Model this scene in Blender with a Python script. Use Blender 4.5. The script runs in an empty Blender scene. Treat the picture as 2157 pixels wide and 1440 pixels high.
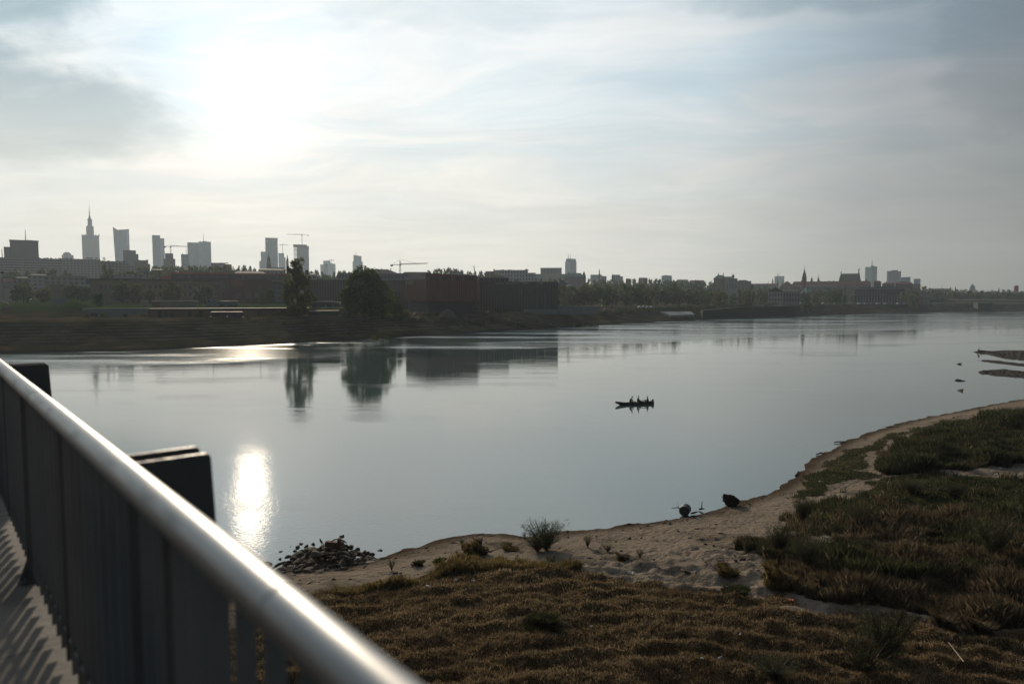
import bpy, bmesh, math, random
import numpy as np
from mathutils import Vector, Matrix
R = math.radians
SC = bpy.context.scene
COL = SC.collection
# ------------------------------------------------------------------ camera
F = 1438.0; PITCH = math.atan(93 / F); CP, SP = math.cos(PITCH), math.sin(PITCH); CZ = 15.0
cam_d = bpy.data.cameras.new('camera'); cam = bpy.data.objects.new('camera', cam_d); COL.objects.link(cam)
cam.location = (0, 0, CZ); cam.rotation_euler = (R(90) - PITCH, 0, 0)
cam_d.sensor_width = 36; cam_d.lens = 24.0; cam_d.clip_start = 0.05; cam_d.clip_end = 9000
cam_d.dof.use_dof = True; cam_d.dof.focus_distance = 130; cam_d.dof.aperture_fstop = 1.5; cam_d.dof.aperture_blades = 9
SC.camera = cam
# ------------------------------------------------------------------ light
SUN_AZ = math.atan2(-558.0, 1438.0); SUN_EL = R(15.4)
sdir = Vector((math.sin(SUN_AZ) * math.cos(SUN_EL), math.cos(SUN_AZ) * math.cos(SUN_EL), math.sin(SUN_EL)))
sl = bpy.data.lights.new('sun', 'SUN'); sl.energy = 3.6; sl.angle = R(2.1); sl.color = (1.0, 0.84, 0.64)
so = bpy.data.objects.new('sun', sl); COL.objects.link(so)
so.rotation_euler = (-sdir).to_track_quat('-Z', 'Y').to_euler(); so.location = (-80, 200, 120)
SC.view_settings.view_transform = 'Standard'; SC.view_settings.look = 'None'
SC.view_settings.exposure = 0.0; SC.view_settings.gamma = 1.0
SC.cycles.use_denoising = True; SC.cycles.sample_clamp_direct = 3.5; SC.cycles.sample_clamp_indirect = 3.5
SC.cycles.volume_bounces = 1; SC.cycles.max_bounces = 6; SC.cycles.transparent_max_bounces = 8
SC.cycles.volume_step_rate = 4

class NT:
    """tiny node-graph writer"""
    def __init__(s, tree): s.t = tree; s.n = tree.nodes; s.l = tree.links
    def node(s, typ, **kw):
        n = s.n.new(typ)
        for k, v in kw.items(): setattr(n, k, v)
        return n
    def put(s, sock, v):
        if isinstance(v, bpy.types.NodeSocket): s.l.new(v, sock)
        elif v is not None:
            if hasattr(sock.default_value, '__len__') and not hasattr(v, '__len__'): v = (v,) * len(sock.default_value)
            if hasattr(v, '__len__') and len(sock.default_value) == 4 and len(v) == 3: v = (*v, 1)
            sock.default_value = v
    def m(s, op, a=None, b=None, c=None, clamp=False):
        n = s.node('ShaderNodeMath', operation=op, use_clamp=clamp)
        for i, v in enumerate((a, b, c)):
            if v is not None: s.put(n.inputs[i], v)
        return n.outputs[0]
    def vm(s, op, a=None, b=None, out=0):
        n = s.node('ShaderNodeVectorMath', operation=op)
        for i, v in enumerate((a, b)):
            if v is not None: s.put(n.inputs[i], v)
        return n.outputs['Value' if op in ('DOT_PRODUCT', 'LENGTH', 'DISTANCE') else 'Vector']
    def mix(s, f, a, b, mode='MIX'):
        n = s.node('ShaderNodeMix', data_type='RGBA', blend_type=mode)
        s.put(n.inputs[0], f); s.put(n.inputs[6], a); s.put(n.inputs[7], b)
        return n.outputs[2]
    def noise(s, vec, scale, detail=3, rough=0.5, dist=0.0, out=0):
        n = s.node('ShaderNodeTexNoise'); s.put(n.inputs['Vector'], vec)
        n.inputs['Scale'].default_value = scale; n.inputs['Detail'].default_value = detail
        n.inputs['Roughness'].default_value = rough; n.inputs['Distortion'].default_value = dist
        return n.outputs[out]
    def ss(s, v, lo, hi, a=0.0, b=1.0):
        n = s.node('ShaderNodeMapRange', interpolation_type='SMOOTHSTEP'); s.put(n.inputs[0], v)
        for i, x in enumerate((lo, hi, a, b)): s.put(n.inputs[i + 1], x)
        return n.outputs[0]
    def ramp(s, v, stops):
        n = s.node('ShaderNodeValToRGB'); s.put(n.inputs[0], v); e = n.color_ramp.elements
        while len(e) < len(stops): e.new(0.5)
        for el, (p, c) in zip(e, stops): el.position = p; el.color = (*c, 1) if len(c) == 3 else c
        return n.outputs[0]
    def xyz(s, v):
        n = s.node('ShaderNodeSeparateXYZ'); s.put(n.inputs[0], v); return n.outputs
    def comb(s, x, y, z):
        n = s.node('ShaderNodeCombineXYZ')
        for i, v in enumerate((x, y, z)): s.put(n.inputs[i], v)
        return n.outputs[0]

world = bpy.data.worlds.new('World'); SC.world = world; world.use_nodes = True
w = NT(world.node_tree); w.n.clear()
wo = w.node('ShaderNodeOutputWorld'); bg = w.node('ShaderNodeBackground')
sky = w.node('ShaderNodeTexSky', sky_type='NISHITA', sun_disc=False, sun_elevation=SUN_EL, sun_rotation=SUN_AZ,
             air_density=1.0, dust_density=1.5, ozone_density=1.0)
tc = w.node('ShaderNodeTexCoord')
D = w.vm('NORMALIZE', tc.outputs['Generated'])
c = w.vm('DOT_PRODUCT', D, tuple(sdir))
ang = w.m('MULTIPLY', w.m('ARCCOSINE', w.m('MINIMUM', c, 0.99999)), 180 / math.pi)      # degrees from the sun
dx, dy, dz = w.xyz(D)
zz = w.m('ADD', w.m('MAXIMUM', dz, 0.0), 0.10)
cu = w.comb(w.m('DIVIDE', dx, zz), w.m('DIVIDE', dy, zz), 0.0)
cuw = w.vm('ADD', cu, w.vm('MULTIPLY', w.noise(cu, 0.9, 3, out=1), (0.9, 0.9, 0)))
stretch = w.vm('MULTIPLY', cuw, (0.55, 1.0, 1.0))
n1 = w.noise(stretch, 1.1, 9, 0.60, 0.5)
n2 = w.noise(w.vm('ADD', cuw, (7.3, 2.1, 0)), 0.5, 7, 0.58)
thick = w.ss(n1, 0.38, 0.64)                       # thin white veil
a01 = w.m('DIVIDE', ang, 120.0, clamp=True)
glow = w.ramp(a01, [(0.0, (1.9, 1.87, 1.80)), (0.025, (1.22, 1.21, 1.17)), (0.055, (1.04, 1.035, 1.01)), (0.10, (.94, .95, .93)),
                    (0.19, (.88, .90, .89)), (0.30, (.70, .73, .74)), (0.40, (.37, .39, .41)), (0.52, (.155, .168, .182)), (0.75, (.10, .11, .125))])
vary = w.m('MULTIPLY_ADD', w.noise(w.vm('MULTIPLY', cuw, (0.5, 1.2, 1)), 2.2, 7, 0.6, 0.6), 0.30, 0.87)
glow = w.mix(1.0, glow, w.comb(vary, vary, vary), 'MULTIPLY')
blue = w.mix(1.0, glow, (0.62, 0.79, 0.91), 'MULTIPLY')
base = w.mix(w.m('MULTIPLY_ADD', thick, 0.85, 0.15), blue, glow)
bank = w.mix(1.0, glow, (0.36, 0.49, 0.57), 'MULTIPLY')
# grey banks of cloud: places in the sky (azimuth, elevation, half sizes, all in degrees), edges broken by noise
az = w.m('MULTIPLY', w.m('ARCTAN2', dx, dy), 57.2958); el = w.m('MULTIPLY', w.m('ARCSINE', dz), 57.2958)
wn = w.xyz(w.noise(w.vm('MULTIPLY', D, (1, 1, 2.2)), 6.0, 7, 0.6, out=1))
azw = w.m('ADD', az, w.m('MULTIPLY_ADD', wn[0], 14.0, -7.0)); elw = w.m('ADD', el, w.m('MULTIPLY_ADD', wn[1], 8.0, -4.0))
dm = None
for a0, e0, sa, se, k in ((-36.5, 12.6, 10.5, 3.6, 1.0), (-39, 22, 9.0, 6, 1.0), (-6, 22.0, 9, 1.6, .15), (27, 23.5, 14, 3.5, .55), (37, 17, 6, 6, .5), (10, 6.2, 22, 1.6, .28), (-30, 4.2, 12, 1.0, .18), (-60, 20, 18, 9, .8), (60, 30, 25, 12, .7)):
    q = w.m('ADD', w.m('POWER', w.m('ABSOLUTE', w.m('DIVIDE', w.m('SUBTRACT', azw, a0), sa)), 2.0), w.m('POWER', w.m('ABSOLUTE', w.m('DIVIDE', w.m('SUBTRACT', elw, e0), se)), 2.0))
    v = w.m('MULTIPLY', w.ss(q, 1.5, 0.45), k); dm = v if dm is None else w.m('MAXIMUM', dm, v)
dm = w.m('MULTIPLY', dm, w.ss(n2, 0.14, 0.40))
base = w.mix(dm, base, bank)
wisp = w.m('MULTIPLY', w.ss(w.noise(w.vm('MULTIPLY', cuw, (0.35, 1.5, 1)), 1.7, 8, 0.65, 0.8), 0.45, 0.75), 0.22)
base = w.mix(wisp, base, w.mix(1.0, glow, (1.2, 1.2, 1.19), 'MULTIPLY'))
hor = w.ss(dz, 0.02, 0.34, 1.0, 0.0)
warm = w.mix(1.0, glow, (0.97, 0.88, 0.745), 'MULTIPLY')
base = w.mix(w.m('MULTIPLY', hor, 0.85), base, warm)
tot = w.mix(1.0, base, w.vm('MINIMUM', w.mix(1.0, sky.outputs[0], (0.010, 0.010, 0.010), 'MULTIPLY'), (0.05, 0.05, 0.05)), 'ADD')
w.put(bg.inputs[0], tot); bg.inputs[1].default_value = 1.0
w.l.new(bg.outputs[0], wo.inputs[0])

# ------------------------------------------------------------------ pixel (of the 2157 px photo) <-> world
def ray(px, py):
    u, v = (px - 1078.5) / F, (720 - py) / F
    return u, CP + v * SP, -SP + v * CP
def G(px, py, z=0.0):
    a, b, c_ = ray(px, py); t = (z - CZ) / c_; return Vector((a * t, b * t, z))
def at(px, py, Y):
    a, b, c_ = ray(px, py); t = Y / b; return Vector((a * t, Y, CZ + c_ * t))
def proj(X, Y, Z):
    dz_ = Z - CZ; fd = Y * CP - dz_ * SP; up = Y * SP + dz_ * CP
    return 1078.5 + F * X / fd, 720 - F * up / fd

# ------------------------------------------------------------------ materials
MATS = {}
def mat(name, build):
    if name in MATS: return MATS[name]
    m_ = bpy.data.materials.new(name); m_.use_nodes = True
    t = NT(m_.node_tree); t.n.clear()
    out = t.node('ShaderNodeOutputMaterial'); b = t.node('ShaderNodeBsdfPrincipled')
    t.l.new(b.outputs[0], out.inputs[0]); t.out = out; t.b = b
    build(t, b); MATS[name] = m_; return m_
def plain(name, col, rough=0.7, metal=0.0, var=0.25, scale=0.6, bump=0.0):
    def f(t, b):
        g = t.node('ShaderNodeTexCoord').outputs['Object']
        n = t.noise(g, scale, 6, 0.65)
        t.put(b.inputs['Base Color'], t.mix(n, tuple(x * (1 - var) for x in col), tuple(min(1, x * (1 + var)) for x in col)))
        b.inputs['Roughness'].default_value = rough; b.inputs['Metallic'].default_value = metal; b.inputs['Specular IOR Level'].default_value = .15 if rough > .8 else .5
        if bump:
            bn = t.node('ShaderNodeBump'); bn.inputs['Strength'].default_value = bump; bn.inputs['Distance'].default_value = 0.05
            t.put(bn.inputs['Height'], t.noise(g, scale * 6, 5, 0.6)); t.l.new(bn.outputs[0], b.inputs['Normal'])
    return mat(name, f)
def facade(name, wall, win, du, dv, fu=0.55, fv=0.5, rough_w=0.2, var=0.15):
    """wall with a regular grid of windows, laid out in metres by the wall's own UVs"""
    def f(t, b):
        uv = t.node('ShaderNodeUVMap').outputs[0]; x, y, _ = t.xyz(uv)
        fx = t.m('FRACT', t.m('DIVIDE', x, du)); fy = t.m('FRACT', t.m('DIVIDE', y, dv))
        mk = t.m('MULTIPLY', t.m('LESS_THAN', fx, fu), t.m('LESS_THAN', fy, fv))
        wn = t.node('ShaderNodeTexWhiteNoise'); t.put(wn.inputs[0], t.comb(t.m('FLOOR', t.m('DIVIDE', x, du)), t.m('FLOOR', t.m('DIVIDE', y, dv)), 0))
        wc = t.mix(wn.outputs[0], tuple(a * .85 for a in win), tuple(min(1, a * 1.2) for a in win))
        n = t.noise(t.comb(x, y, 0), 0.15, 5, 0.6)
        wl = t.mix(n, tuple(a * (1 - var) for a in wall), tuple(min(1, a * (1 + var)) for a in wall))
        t.put(b.inputs['Base Color'], t.mix(mk, wl, wc))
        t.put(b.inputs['Roughness'], t.m('MULTIPLY_ADD', mk, rough_w - 0.8, 0.8))
    return mat(name, f)

# ------------------------------------------------------------------ objects
def tag(o, label=None, cat=None, group=None, kind=None):
    if label: o['label'] = label
    if cat: o['category'] = cat
    if group: o['group'] = group
    if kind: o['kind'] = kind
    return o
def thing(name, loc, label, cat, group=None):
    o = bpy.data.objects.new(name, None); COL.objects.link(o); o.location = loc; o.empty_display_size = 0.1
    o['_w'] = tuple(loc); return tag(o, label, cat, group)
def wloc(o):
    v = Vector((0, 0, 0))
    while o is not None: v += Vector(o.location); o = o.parent
    return v
class MB:
    def __init__(s): s.v = []; s.f = []; s.uv = []
    def quadface(s, pts, uvs=None):
        i = len(s.v); s.v += [tuple(p) for p in pts]; s.f.append(tuple(range(i, i + len(pts))))
        s.uv.append(uvs if uvs else [(0, 0)] * len(pts)); return s
    def prism(s, pts, z0, z1, top=None, cap=True):
        """footprint pts (counter-clockwise from above); top = optional other footprint or per-point heights"""
        n = len(pts); tp = top if top else pts
        zt = z1 if hasattr(z1, '__len__') else [z1] * n
        u = 0
        for i in range(n):
            a, b = pts[i], pts[(i + 1) % n]; A, B = tp[i], tp[(i + 1) % n]
            L = math.hypot(b[0] - a[0], b[1] - a[1])
            s.quadface([(a[0], a[1], z0), (b[0], b[1], z0), (B[0], B[1], zt[(i + 1) % n]), (A[0], A[1], zt[i])],
                       [(u, 0), (u + L, 0), (u + L, zt[(i + 1) % n] - z0), (u, zt[i] - z0)])
            u += L
        if cap:
            s.quadface([(p[0], p[1], zt[i]) for i, p in enumerate(tp)], [(0.01, 0.99)] * n)
            s.quadface([(p[0], p[1], z0) for p in reversed(pts)], [(0.01, 0.99)] * n)
        return s
    def box(s, x0, x1, y0, y1, z0, z1): return s.prism([(x0, y0), (x1, y0), (x1, y1), (x0, y1)], z0, z1)
    def obox(s, c, ax, ay, hx, hy, z0, z1):
        """box round centre c with horizontal unit axes ax, ay and half sizes hx, hy"""
        c = Vector((c[0], c[1])); ax = Vector(ax); ay = Vector(ay)
        return s.prism([c - ax * hx - ay * hy, c + ax * hx - ay * hy, c + ax * hx + ay * hy, c - ax * hx + ay * hy], z0, z1)
    def tube(s, pts, rad, n=8, cap=True):
        pts = [Vector(p) for p in pts]; rr = rad if hasattr(rad, '__len__') else [rad] * len(pts)
        base = len(s.v)
        for i, p in enumerate(pts):
            d = (pts[min(i + 1, len(pts) - 1)] - pts[max(i - 1, 0)]).normalized()
            a = d.cross(Vector((0, 0, 1)) if abs(d.z) < 0.9 else Vector((1, 0, 0))).normalized(); b = d.cross(a)
            for k in range(n):
                t = 2 * math.pi * k / n; s.v.append(tuple(p + (a * math.cos(t) + b * math.sin(t)) * rr[i]))
        for i in range(len(pts) - 1):
            for k in range(n):
                q = base + i * n; s.f.append((q + k, q + (k + 1) % n, q + n + (k + 1) % n, q + n + k)); s.uv.append([(0, 0)] * 4)
        if cap:
            s.f.append(tuple(base + k for k in range(n))); s.uv.append([(0, 0)] * n)
            q = base + (len(pts) - 1) * n; s.f.append(tuple(q + k for k in reversed(range(n)))); s.uv.append([(0, 0)] * n)
        return s
    def lathe(s, cx, cy, prof, n=16, rot=0.0):
        """prof = list of (radius, z); n sides"""
        base = len(s.v)
        for r_, z in prof:
            for k in range(n):
                t = 2 * math.pi * k / n + rot; s.v.append((cx + r_ * math.cos(t), cy + r_ * math.sin(t), z))
        for i in range(len(prof) - 1):
            for k in range(n):
                q = base + i * n; a, b = 2 * math.pi * k / n * prof[i][0], 2 * math.pi * (k + 1) / n * prof[i][0]
                s.f.append((q + k, q + (k + 1) % n, q + n + (k + 1) % n, q + n + k))
                s.uv.append([(a, prof[i][1]), (b, prof[i][1]), (b, prof[i + 1][1]), (a, prof[i + 1][1])])
        s.f.append(tuple(base + (len(prof) - 1) * n + k for k in range(n))); s.uv.append([(0, 0)] * n)
        s.f.append(tuple(base + k for k in reversed(range(n)))); s.uv.append([(0, 0)] * n)
        return s
    def build(s, name, material, parent=None, smooth=False, origin=None, label=None, bevel=0.0):
        me = bpy.data.meshes.new(name)
        o0 = wloc(parent) if parent is not None else Vector(origin if origin is not None else s.basepoint())
        me.from_pydata([(p[0] - o0.x, p[1] - o0.y, p[2] - o0.z) for p in s.v], [], s.f)
        ul = me.uv_layers.new(name='UVMap'); flat = [c for fuv in s.uv for p in fuv for c in p]
        ul.data.foreach_set('uv', flat)
        me.materials.append(material)
        bm = bmesh.new(); bm.from_mesh(me); bmesh.ops.recalc_face_normals(bm, faces=bm.faces); bm.to_mesh(me); bm.free()
        if smooth: me.polygons.foreach_set('use_smooth', [True] * len(me.polygons))
        o = bpy.data.objects.new(name, me); COL.objects.link(o)
        if parent is not None: o.parent = parent
        else: o.location = o0
        if bevel:
            md = o.modifiers.new('bevel', 'BEVEL'); md.width = bevel; md.segments = 2
        if label: o['label'] = label
        return o
    def basepoint(s):
        a = np.array(s.v); lo, hi = a.min(0), a.max(0); return ((lo[0] + hi[0]) / 2, (lo[1] + hi[1]) / 2, lo[2])
def raw_mesh(name, verts, faces_n, material, loops=None, attr=None):
    """fast mesh from numpy: verts (N,3), every face has faces_n corners in order (or loops given)"""
    me = bpy.data.meshes.new(name); n = len(verts)
    idx = np.arange(n, dtype=np.int32) if loops is None else np.asarray(loops, dtype=np.int32).ravel()
    nf = len(idx) // faces_n
    me.vertices.add(n); me.vertices.foreach_set('co', np.asarray(verts, dtype=np.float32).ravel())
    me.loops.add(len(idx)); me.loops.foreach_set('vertex_index', idx)
    me.polygons.add(nf); me.polygons.foreach_set('loop_start', np.arange(nf, dtype=np.int32) * faces_n)
    try: me.polygons.foreach_set('loop_total', np.full(nf, faces_n, dtype=np.int32))
    except Exception: pass
    if attr is not None:
        for k, v in attr.items():
            a = me.attributes.new(k, 'FLOAT', 'POINT'); a.data.foreach_set('value', np.asarray(v, dtype=np.float32).ravel())
    me.materials.append(material); me.update(); me.validate(); return me
def link(name, me, loc=(0, 0, 0), parent=None):
    o = bpy.data.objects.new(name, me); COL.objects.link(o); o.location = loc
    if parent is not None: o.parent = parent
    return o

# value noise in numpy
_rs = np.random.RandomState(7); _T = _rs.rand(256, 256)
def vnoise(x, y):
    xi, yi = np.floor(x).astype(int), np.floor(y).astype(int); fx, fy = x - xi, y - yi
    fx = fx * fx * (3 - 2 * fx); fy = fy * fy * (3 - 2 * fy)
    a = _T[xi % 256, yi % 256]; b = _T[(xi + 1) % 256, yi % 256]; c_ = _T[xi % 256, (yi + 1) % 256]; d = _T[(xi + 1) % 256, (yi + 1) % 256]
    return (a * (1 - fx) + b * fx) * (1 - fy) + (c_ * (1 - fx) + d * fx) * fy
def fbm(x, y, o=4):
    s = 0; a = 0.5
    for i in range(o): s = s + a * vnoise(x + 17 * i, y + 31 * i); x = x * 2.03; y = y * 2.03; a *= 0.5
    return s
def sstep(x, a, b):
    t = np.clip((x - a) / (b - a), 0, 1); return t * t * (3 - 2 * t)
# ------------------------------------------------------------------ water
def water_m(t, b):
    g = t.node('ShaderNodeTexCoord').outputs['Object']; x, y, _ = t.xyz(g)
    # wind-ruffled water lies in a band along the far bank, smooth water this side of it
    wob = t.m('MULTIPLY', t.m('SUBTRACT', t.noise(t.vm('MULTIPLY', g, (.012, .03, 0)), 1.0, 5, 0.6), 0.5), 46.0)
    dd = t.m('ADD', t.m('SUBTRACT', y, t.m('MULTIPLY_ADD', x, 0.62, 197.0)), wob)
    ruf = t.ss(dd, -3.0, 14.0)
    calm = t.m('MULTIPLY', t.ss(x, 60.0, 260.0), 0.25)
    streak = t.ss(t.noise(t.vm('MULTIPLY', g, (.01, .06, 0)), 1.0, 4, 0.6), 0.47, 0.63)
    ruf = t.m('MULTIPLY', t.m('SUBTRACT', ruf, calm, clamp=True), t.m('MULTIPLY_ADD', streak, 0.75, 0.25))
    near = t.ss(y, 95.0, 35.0, 0.0, 1.0)
    patch = t.ss(t.noise(t.vm('MULTIPLY', g, (.03, .08, 0)), 1.0, 3, 0.5), 0.5, 0.7)
    paw = t.m('MULTIPLY', t.ss(t.noise(t.vm('MULTIPLY', g, (.014, .075, 0)), 1.0, 6, 0.62, 0.6), 0.56, 0.68), t.ss(y, 55.0, 85.0))
    s1 = t.noise(t.vm('MULTIPLY', g, (0.55, 1.1, 0)), 1.0, 3, 0.6)
    s2 = t.noise(t.vm('MULTIPLY', g, (2.6, 4.6, 0)), 1.0, 3, 0.65)
    s3 = t.noise(t.vm('MULTIPLY', g, (0.10, 0.22, 0)), 1.0, 3, 0.5)
    h = t.m('ADD', t.m('MULTIPLY', s1, t.m('ADD', t.m('MULTIPLY_ADD', ruf, 0.17, 0.0032), t.m('MULTIPLY', paw, 0.014))), t.m('MULTIPLY', s2, t.m('ADD', t.m('MULTIPLY', patch, t.m('MULTIPLY_ADD', near, .009, .007)), t.m('MULTIPLY_ADD', near, 0.0065, 0.0026))))
    h = t.m('ADD', h, t.m('MULTIPLY', s3, 0.010))
    bn = t.node('ShaderNodeBump'); bn.inputs['Strength'].default_value = 1.0; bn.inputs['Distance'].default_value = 1.0
    t.put(bn.inputs['Height'], h); t.l.new(bn.outputs[0], b.inputs['Normal'])
    b.inputs['Base Color'].default_value = (0.070, 0.110, 0.100, 1); b.inputs['Roughness'].default_value = 0.06
    t.put(b.inputs['Roughness'], t.m('MULTIPLY_ADD', ruf, 0.27, 0.022))
    b.inputs['IOR'].default_value = 2.3
WATER = mat('river_water', water_m)
m_ = MB(); m_.quadface([(-3200, -55, 0), (3200, -55, 0), (3200, 2600, 0), (-3200, 2600, 0)])
tag(m_.build('water', WATER, origin=(0, 0, 0)), kind='structure')

# ------------------------------------------------------------------ far bank terrain
SHO = [(-1500, 770), (-300, 752), (0, 745), (300, 738), (600, 724), (830, 711), (1000, 701), (1175, 690), (1300, 682), (1500, 672.5), (1700, 665), (1850, 659.5), (2000, 657), (2157, 655.5), (2500, 654), (4000, 650)]
SW = [G(*p) for p in SHO]; SX = np.array([p.x for p in SW]); SY = np.array([p.y for p in SW])
PD = np.array([-60, -6, 0, 4, 12, 30, 36, 320, 470, 6000]); PZ = np.array([-4, -1.2, 0.02, 0.9, 2.2, 7.3, 7.8, 8.6, 23.5, 25])
def tz(X, Y):
    X = np.asarray(X, float); Y = np.asarray(Y, float)
    slope = np.gradient(SY, SX); k = np.interp(X, SX, slope)
    d = (Y - np.interp(X, SX, SY)) / np.sqrt(1 + k * k)
    wall = sstep(X, 195, 215) * (1 - sstep(X, 245, 252))           # quay wall: ground steps up at once
    z = np.interp(d, PD, PZ) * (1 - wall) + np.where(d > 10, np.maximum(np.interp(d, PD, PZ), 7.6), np.interp(d, PD, PZ)) * wall
    r = X / np.maximum(Y, 1)
    ter = sstep(r, -0.66, -0.63) * (1 - sstep(r, -0.235, -0.225)) * sstep(Y, 266, 269) * (1 - sstep(Y, 480, 560)) * 3.1
    lawn = (1 - sstep(r, -0.64, -0.62)) * sstep(Y, 242, 288) * (1 - sstep(Y, 480, 560)) * 3.6
    n = (fbm(X * .05, Y * .05) - .5) * 1.1 + (fbm(X * .3 + 9, Y * .3) - .5) * .5
    return z + ter + lawn + n * sstep(d, 0, 12) * (1 - .7 * sstep(d, 34, 60))
def tz1(X, Y): return float(tz(np.array([X]), np.array([Y]))[0])
cx = np.concatenate([np.linspace(-3000, -420, 30)[:-1], np.linspace(-420, 620, 420), np.linspace(620, 3000, 50)[1:]])
cd = np.concatenate([np.linspace(-30, 60, 70), np.linspace(60, 330, 50)[1:], np.linspace(330, 700, 30)[1:], np.linspace(700, 3300, 14)[1:]])
XX, DD = np.meshgrid(cx, cd); YY = DD * 1.12 + np.interp(XX, SX, SY)
ZZ = tz(XX, YY); nx_, nd_ = len(cx), len(cd)
ii, jj = np.meshgrid(np.arange(nx_ - 1), np.arange(nd_ - 1)); q = (jj * nx_ + ii).ravel()
quads = np.stack([q, q + 1, q + nx_ + 1, q + nx_], 1)
def bank_m(t, b):
    g = t.node('ShaderNodeNewGeometry').outputs['Position']; x, y, z = t.xyz(g)
    n = t.noise(g, 0.09, 6, 0.65); n2 = t.noise(t.vm('MULTIPLY', g, (.05, .3, 1.0)), 1.0, 5, 0.6)
    c1 = t.ramp(n, [(0.30, (.020, .025, .012)), (0.5, (.050, .043, .026)), (0.60, (.095, .070, .040)), (0.70, (.040, .055, .018))])
    # stepped stone courses on the slope, broken up by growth
    st = t.m('FRACT', t.m('MULTIPLY', t.m('ADD', z, t.m('MULTIPLY', n2, 0.35)), 1.15))
    line = t.m('MULTIPLY', t.ss(st, 0.55, 0.85), t.m('MULTIPLY', t.ss(z, 1.2, 2.2), t.ss(z, 7.6, 7.0)))
    line = t.m('MULTIPLY', line, t.m('MULTIPLY', t.ss(n2, 0.35, 0.6), t.ss(x, 40.0, -10.0)))
    c2 = t.mix(t.m('MULTIPLY', line, 0.6), c1, (.16, .15, .13))
    wet = t.ss(z, 0.9, 0.1)
    c3 = t.mix(wet, c2, (.030, .027, .022))
    path = t.m('MULTIPLY', t.ss(z, 7.2, 7.5), t.ss(z, 8.2, 7.9))
    c4 = t.mix(t.m('MULTIPLY', path, t.m('MULTIPLY', t.ss(t.noise(g, .04, 3), .48, .66), 0.4)), c3, (.13, .10, .07))
    grass = t.ss(z, 9.2, 10.5)
    t.put(b.inputs['Base Color'], t.mix(t.m('MULTIPLY', grass, 0.85), c4, (.032, .056, .016)))
    b.inputs['Roughness'].default_value = 0.95; b.inputs['Specular IOR Level'].default_value = 0.0
    bn = t.node('ShaderNodeBump'); bn.inputs['Strength'].default_value = 0.7; bn.inputs['Distance'].default_value = 0.5
    t.put(bn.inputs['Height'], t.noise(g, 0.8, 6, 0.7)); t.l.new(bn.outputs[0], b.inputs['Normal'])
me = raw_mesh('far_bank', np.stack([XX, YY, ZZ], -1).reshape(-1, 3), 4, mat('far_bank_ground', bank_m), loops=quads)
tag(link('far_bank', me), kind='structure')

# ------------------------------------------------------------------ near bank terrain
NSH = [(-60, 1540), (250, 1330), (480, 1240), (590, 1200), (640, 1192), (740, 1190), (805, 1172), (850, 1158), (900, 1146), (960, 1130), (1010, 1122), (1060, 1123), (1110, 1129), (1180, 1119), (1300, 1108), (1400, 1095), (1470, 1082), (1560, 1058),
       (1620, 1038), (1668, 1012), (1700, 975), (1735, 955), (1770, 934), (1830, 912), (1890, 893), (1960, 877), (2040, 862), (2100, 850), (2180, 836), (2300, 815), (2600, 790)]
NP_ = np.array([[G(*p).x, G(*p).y] for p in NSH])
def shore_d(X, Y):
    """signed distance to the near shoreline, positive inland"""
    best = np.full(X.shape, 1e9); sgn = np.ones(X.shape)
    for a, b in zip(NP_[:-1], NP_[1:]):
        e = b - a; L = e @ e; t = np.clip(((X - a[0]) * e[0] + (Y - a[1]) * e[1]) / L, 0, 1)
        d = np.hypot(X - a[0] - t * e[0], Y - a[1] - t * e[1])
        cr = e[0] * (Y - a[1]) - e[1] * (X - a[0])
        m = d < best; best = np.where(m, d, best); sgn = np.where(m, np.where(cr > 0, -1, 1), sgn)
    return best * sgn
def inpoly(px, py, poly):
    r = np.zeros(px.shape, bool); n = len(poly)
    for i in range(n):
        x1, y1 = poly[i]; x2, y2 = poly[(i + 1) % n]
        c_ = ((y1 > py) != (y2 > py)) & (px < (x2 - x1) * (py - y1) / (y2 - y1 + 1e-9) + x1); r ^= c_
    return r
def worldpoly(poly, z): return [tuple(G(px, py, z)[:2]) for px, py in poly]
Z_HAY = worldpoly([(200, 1300), (480, 1262), (640, 1222), (700, 1207), (790, 1205), (870, 1188), (905, 1170), (1000, 1160), (1100, 1160), (1190, 1165), (1230, 1183), (1330, 1205), (1420, 1215), (1500, 1242), (1600, 1262), (1700, 1290), (1860, 1312), (2000, 1330), (2300, 1350), (2700, 1900), (-300, 1900)], 1.6)
Z_BROWN = worldpoly([(1640, 1240), (1700, 1232), (1740, 1150), (1830, 1090), (1930, 1070), (2300, 1085), (2500, 1330), (2000, 1305), (1880, 1292), (1760, 1262)], 1.8)
Z_GREEN = worldpoly([(1640, 1090), (1690, 1050), (1790, 1020), (1840, 990), (1900, 985), (2300, 1010), (2400, 1180), (2000, 1115), (1900, 1110), (1780, 1120), (1690, 1110)], 1.6)
Z_REED = worldpoly([(1838, 985), (1852, 955), (1880, 930), (1940, 905), (2010, 890), (2090, 872), (2250, 860), (2300, 985), (2100, 980), (1960, 990)], 1.4)
Z_OLIVE = worldpoly([(1662, 1032), (1690, 1003), (1735, 961), (1800, 935), (1870, 907), (1960, 887), (2050, 870), (1960, 893), (1895, 913), (1855, 932), (1818, 960), (1812, 985), (1838, 997), (1760, 1022), (1700, 1045)], 1.0)
Z_MIX = worldpoly([(1540, 1130), (1640, 1100), (1700, 1110), (1740, 1150), (1700, 1240), (1630, 1225), (1640, 1170), (1560, 1150)], 1.7)
Z_RISE = worldpoly([(2157, 850), (2300, 838), (2700, 850), (2500, 1000), (2200, 900)], 1.4)
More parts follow.
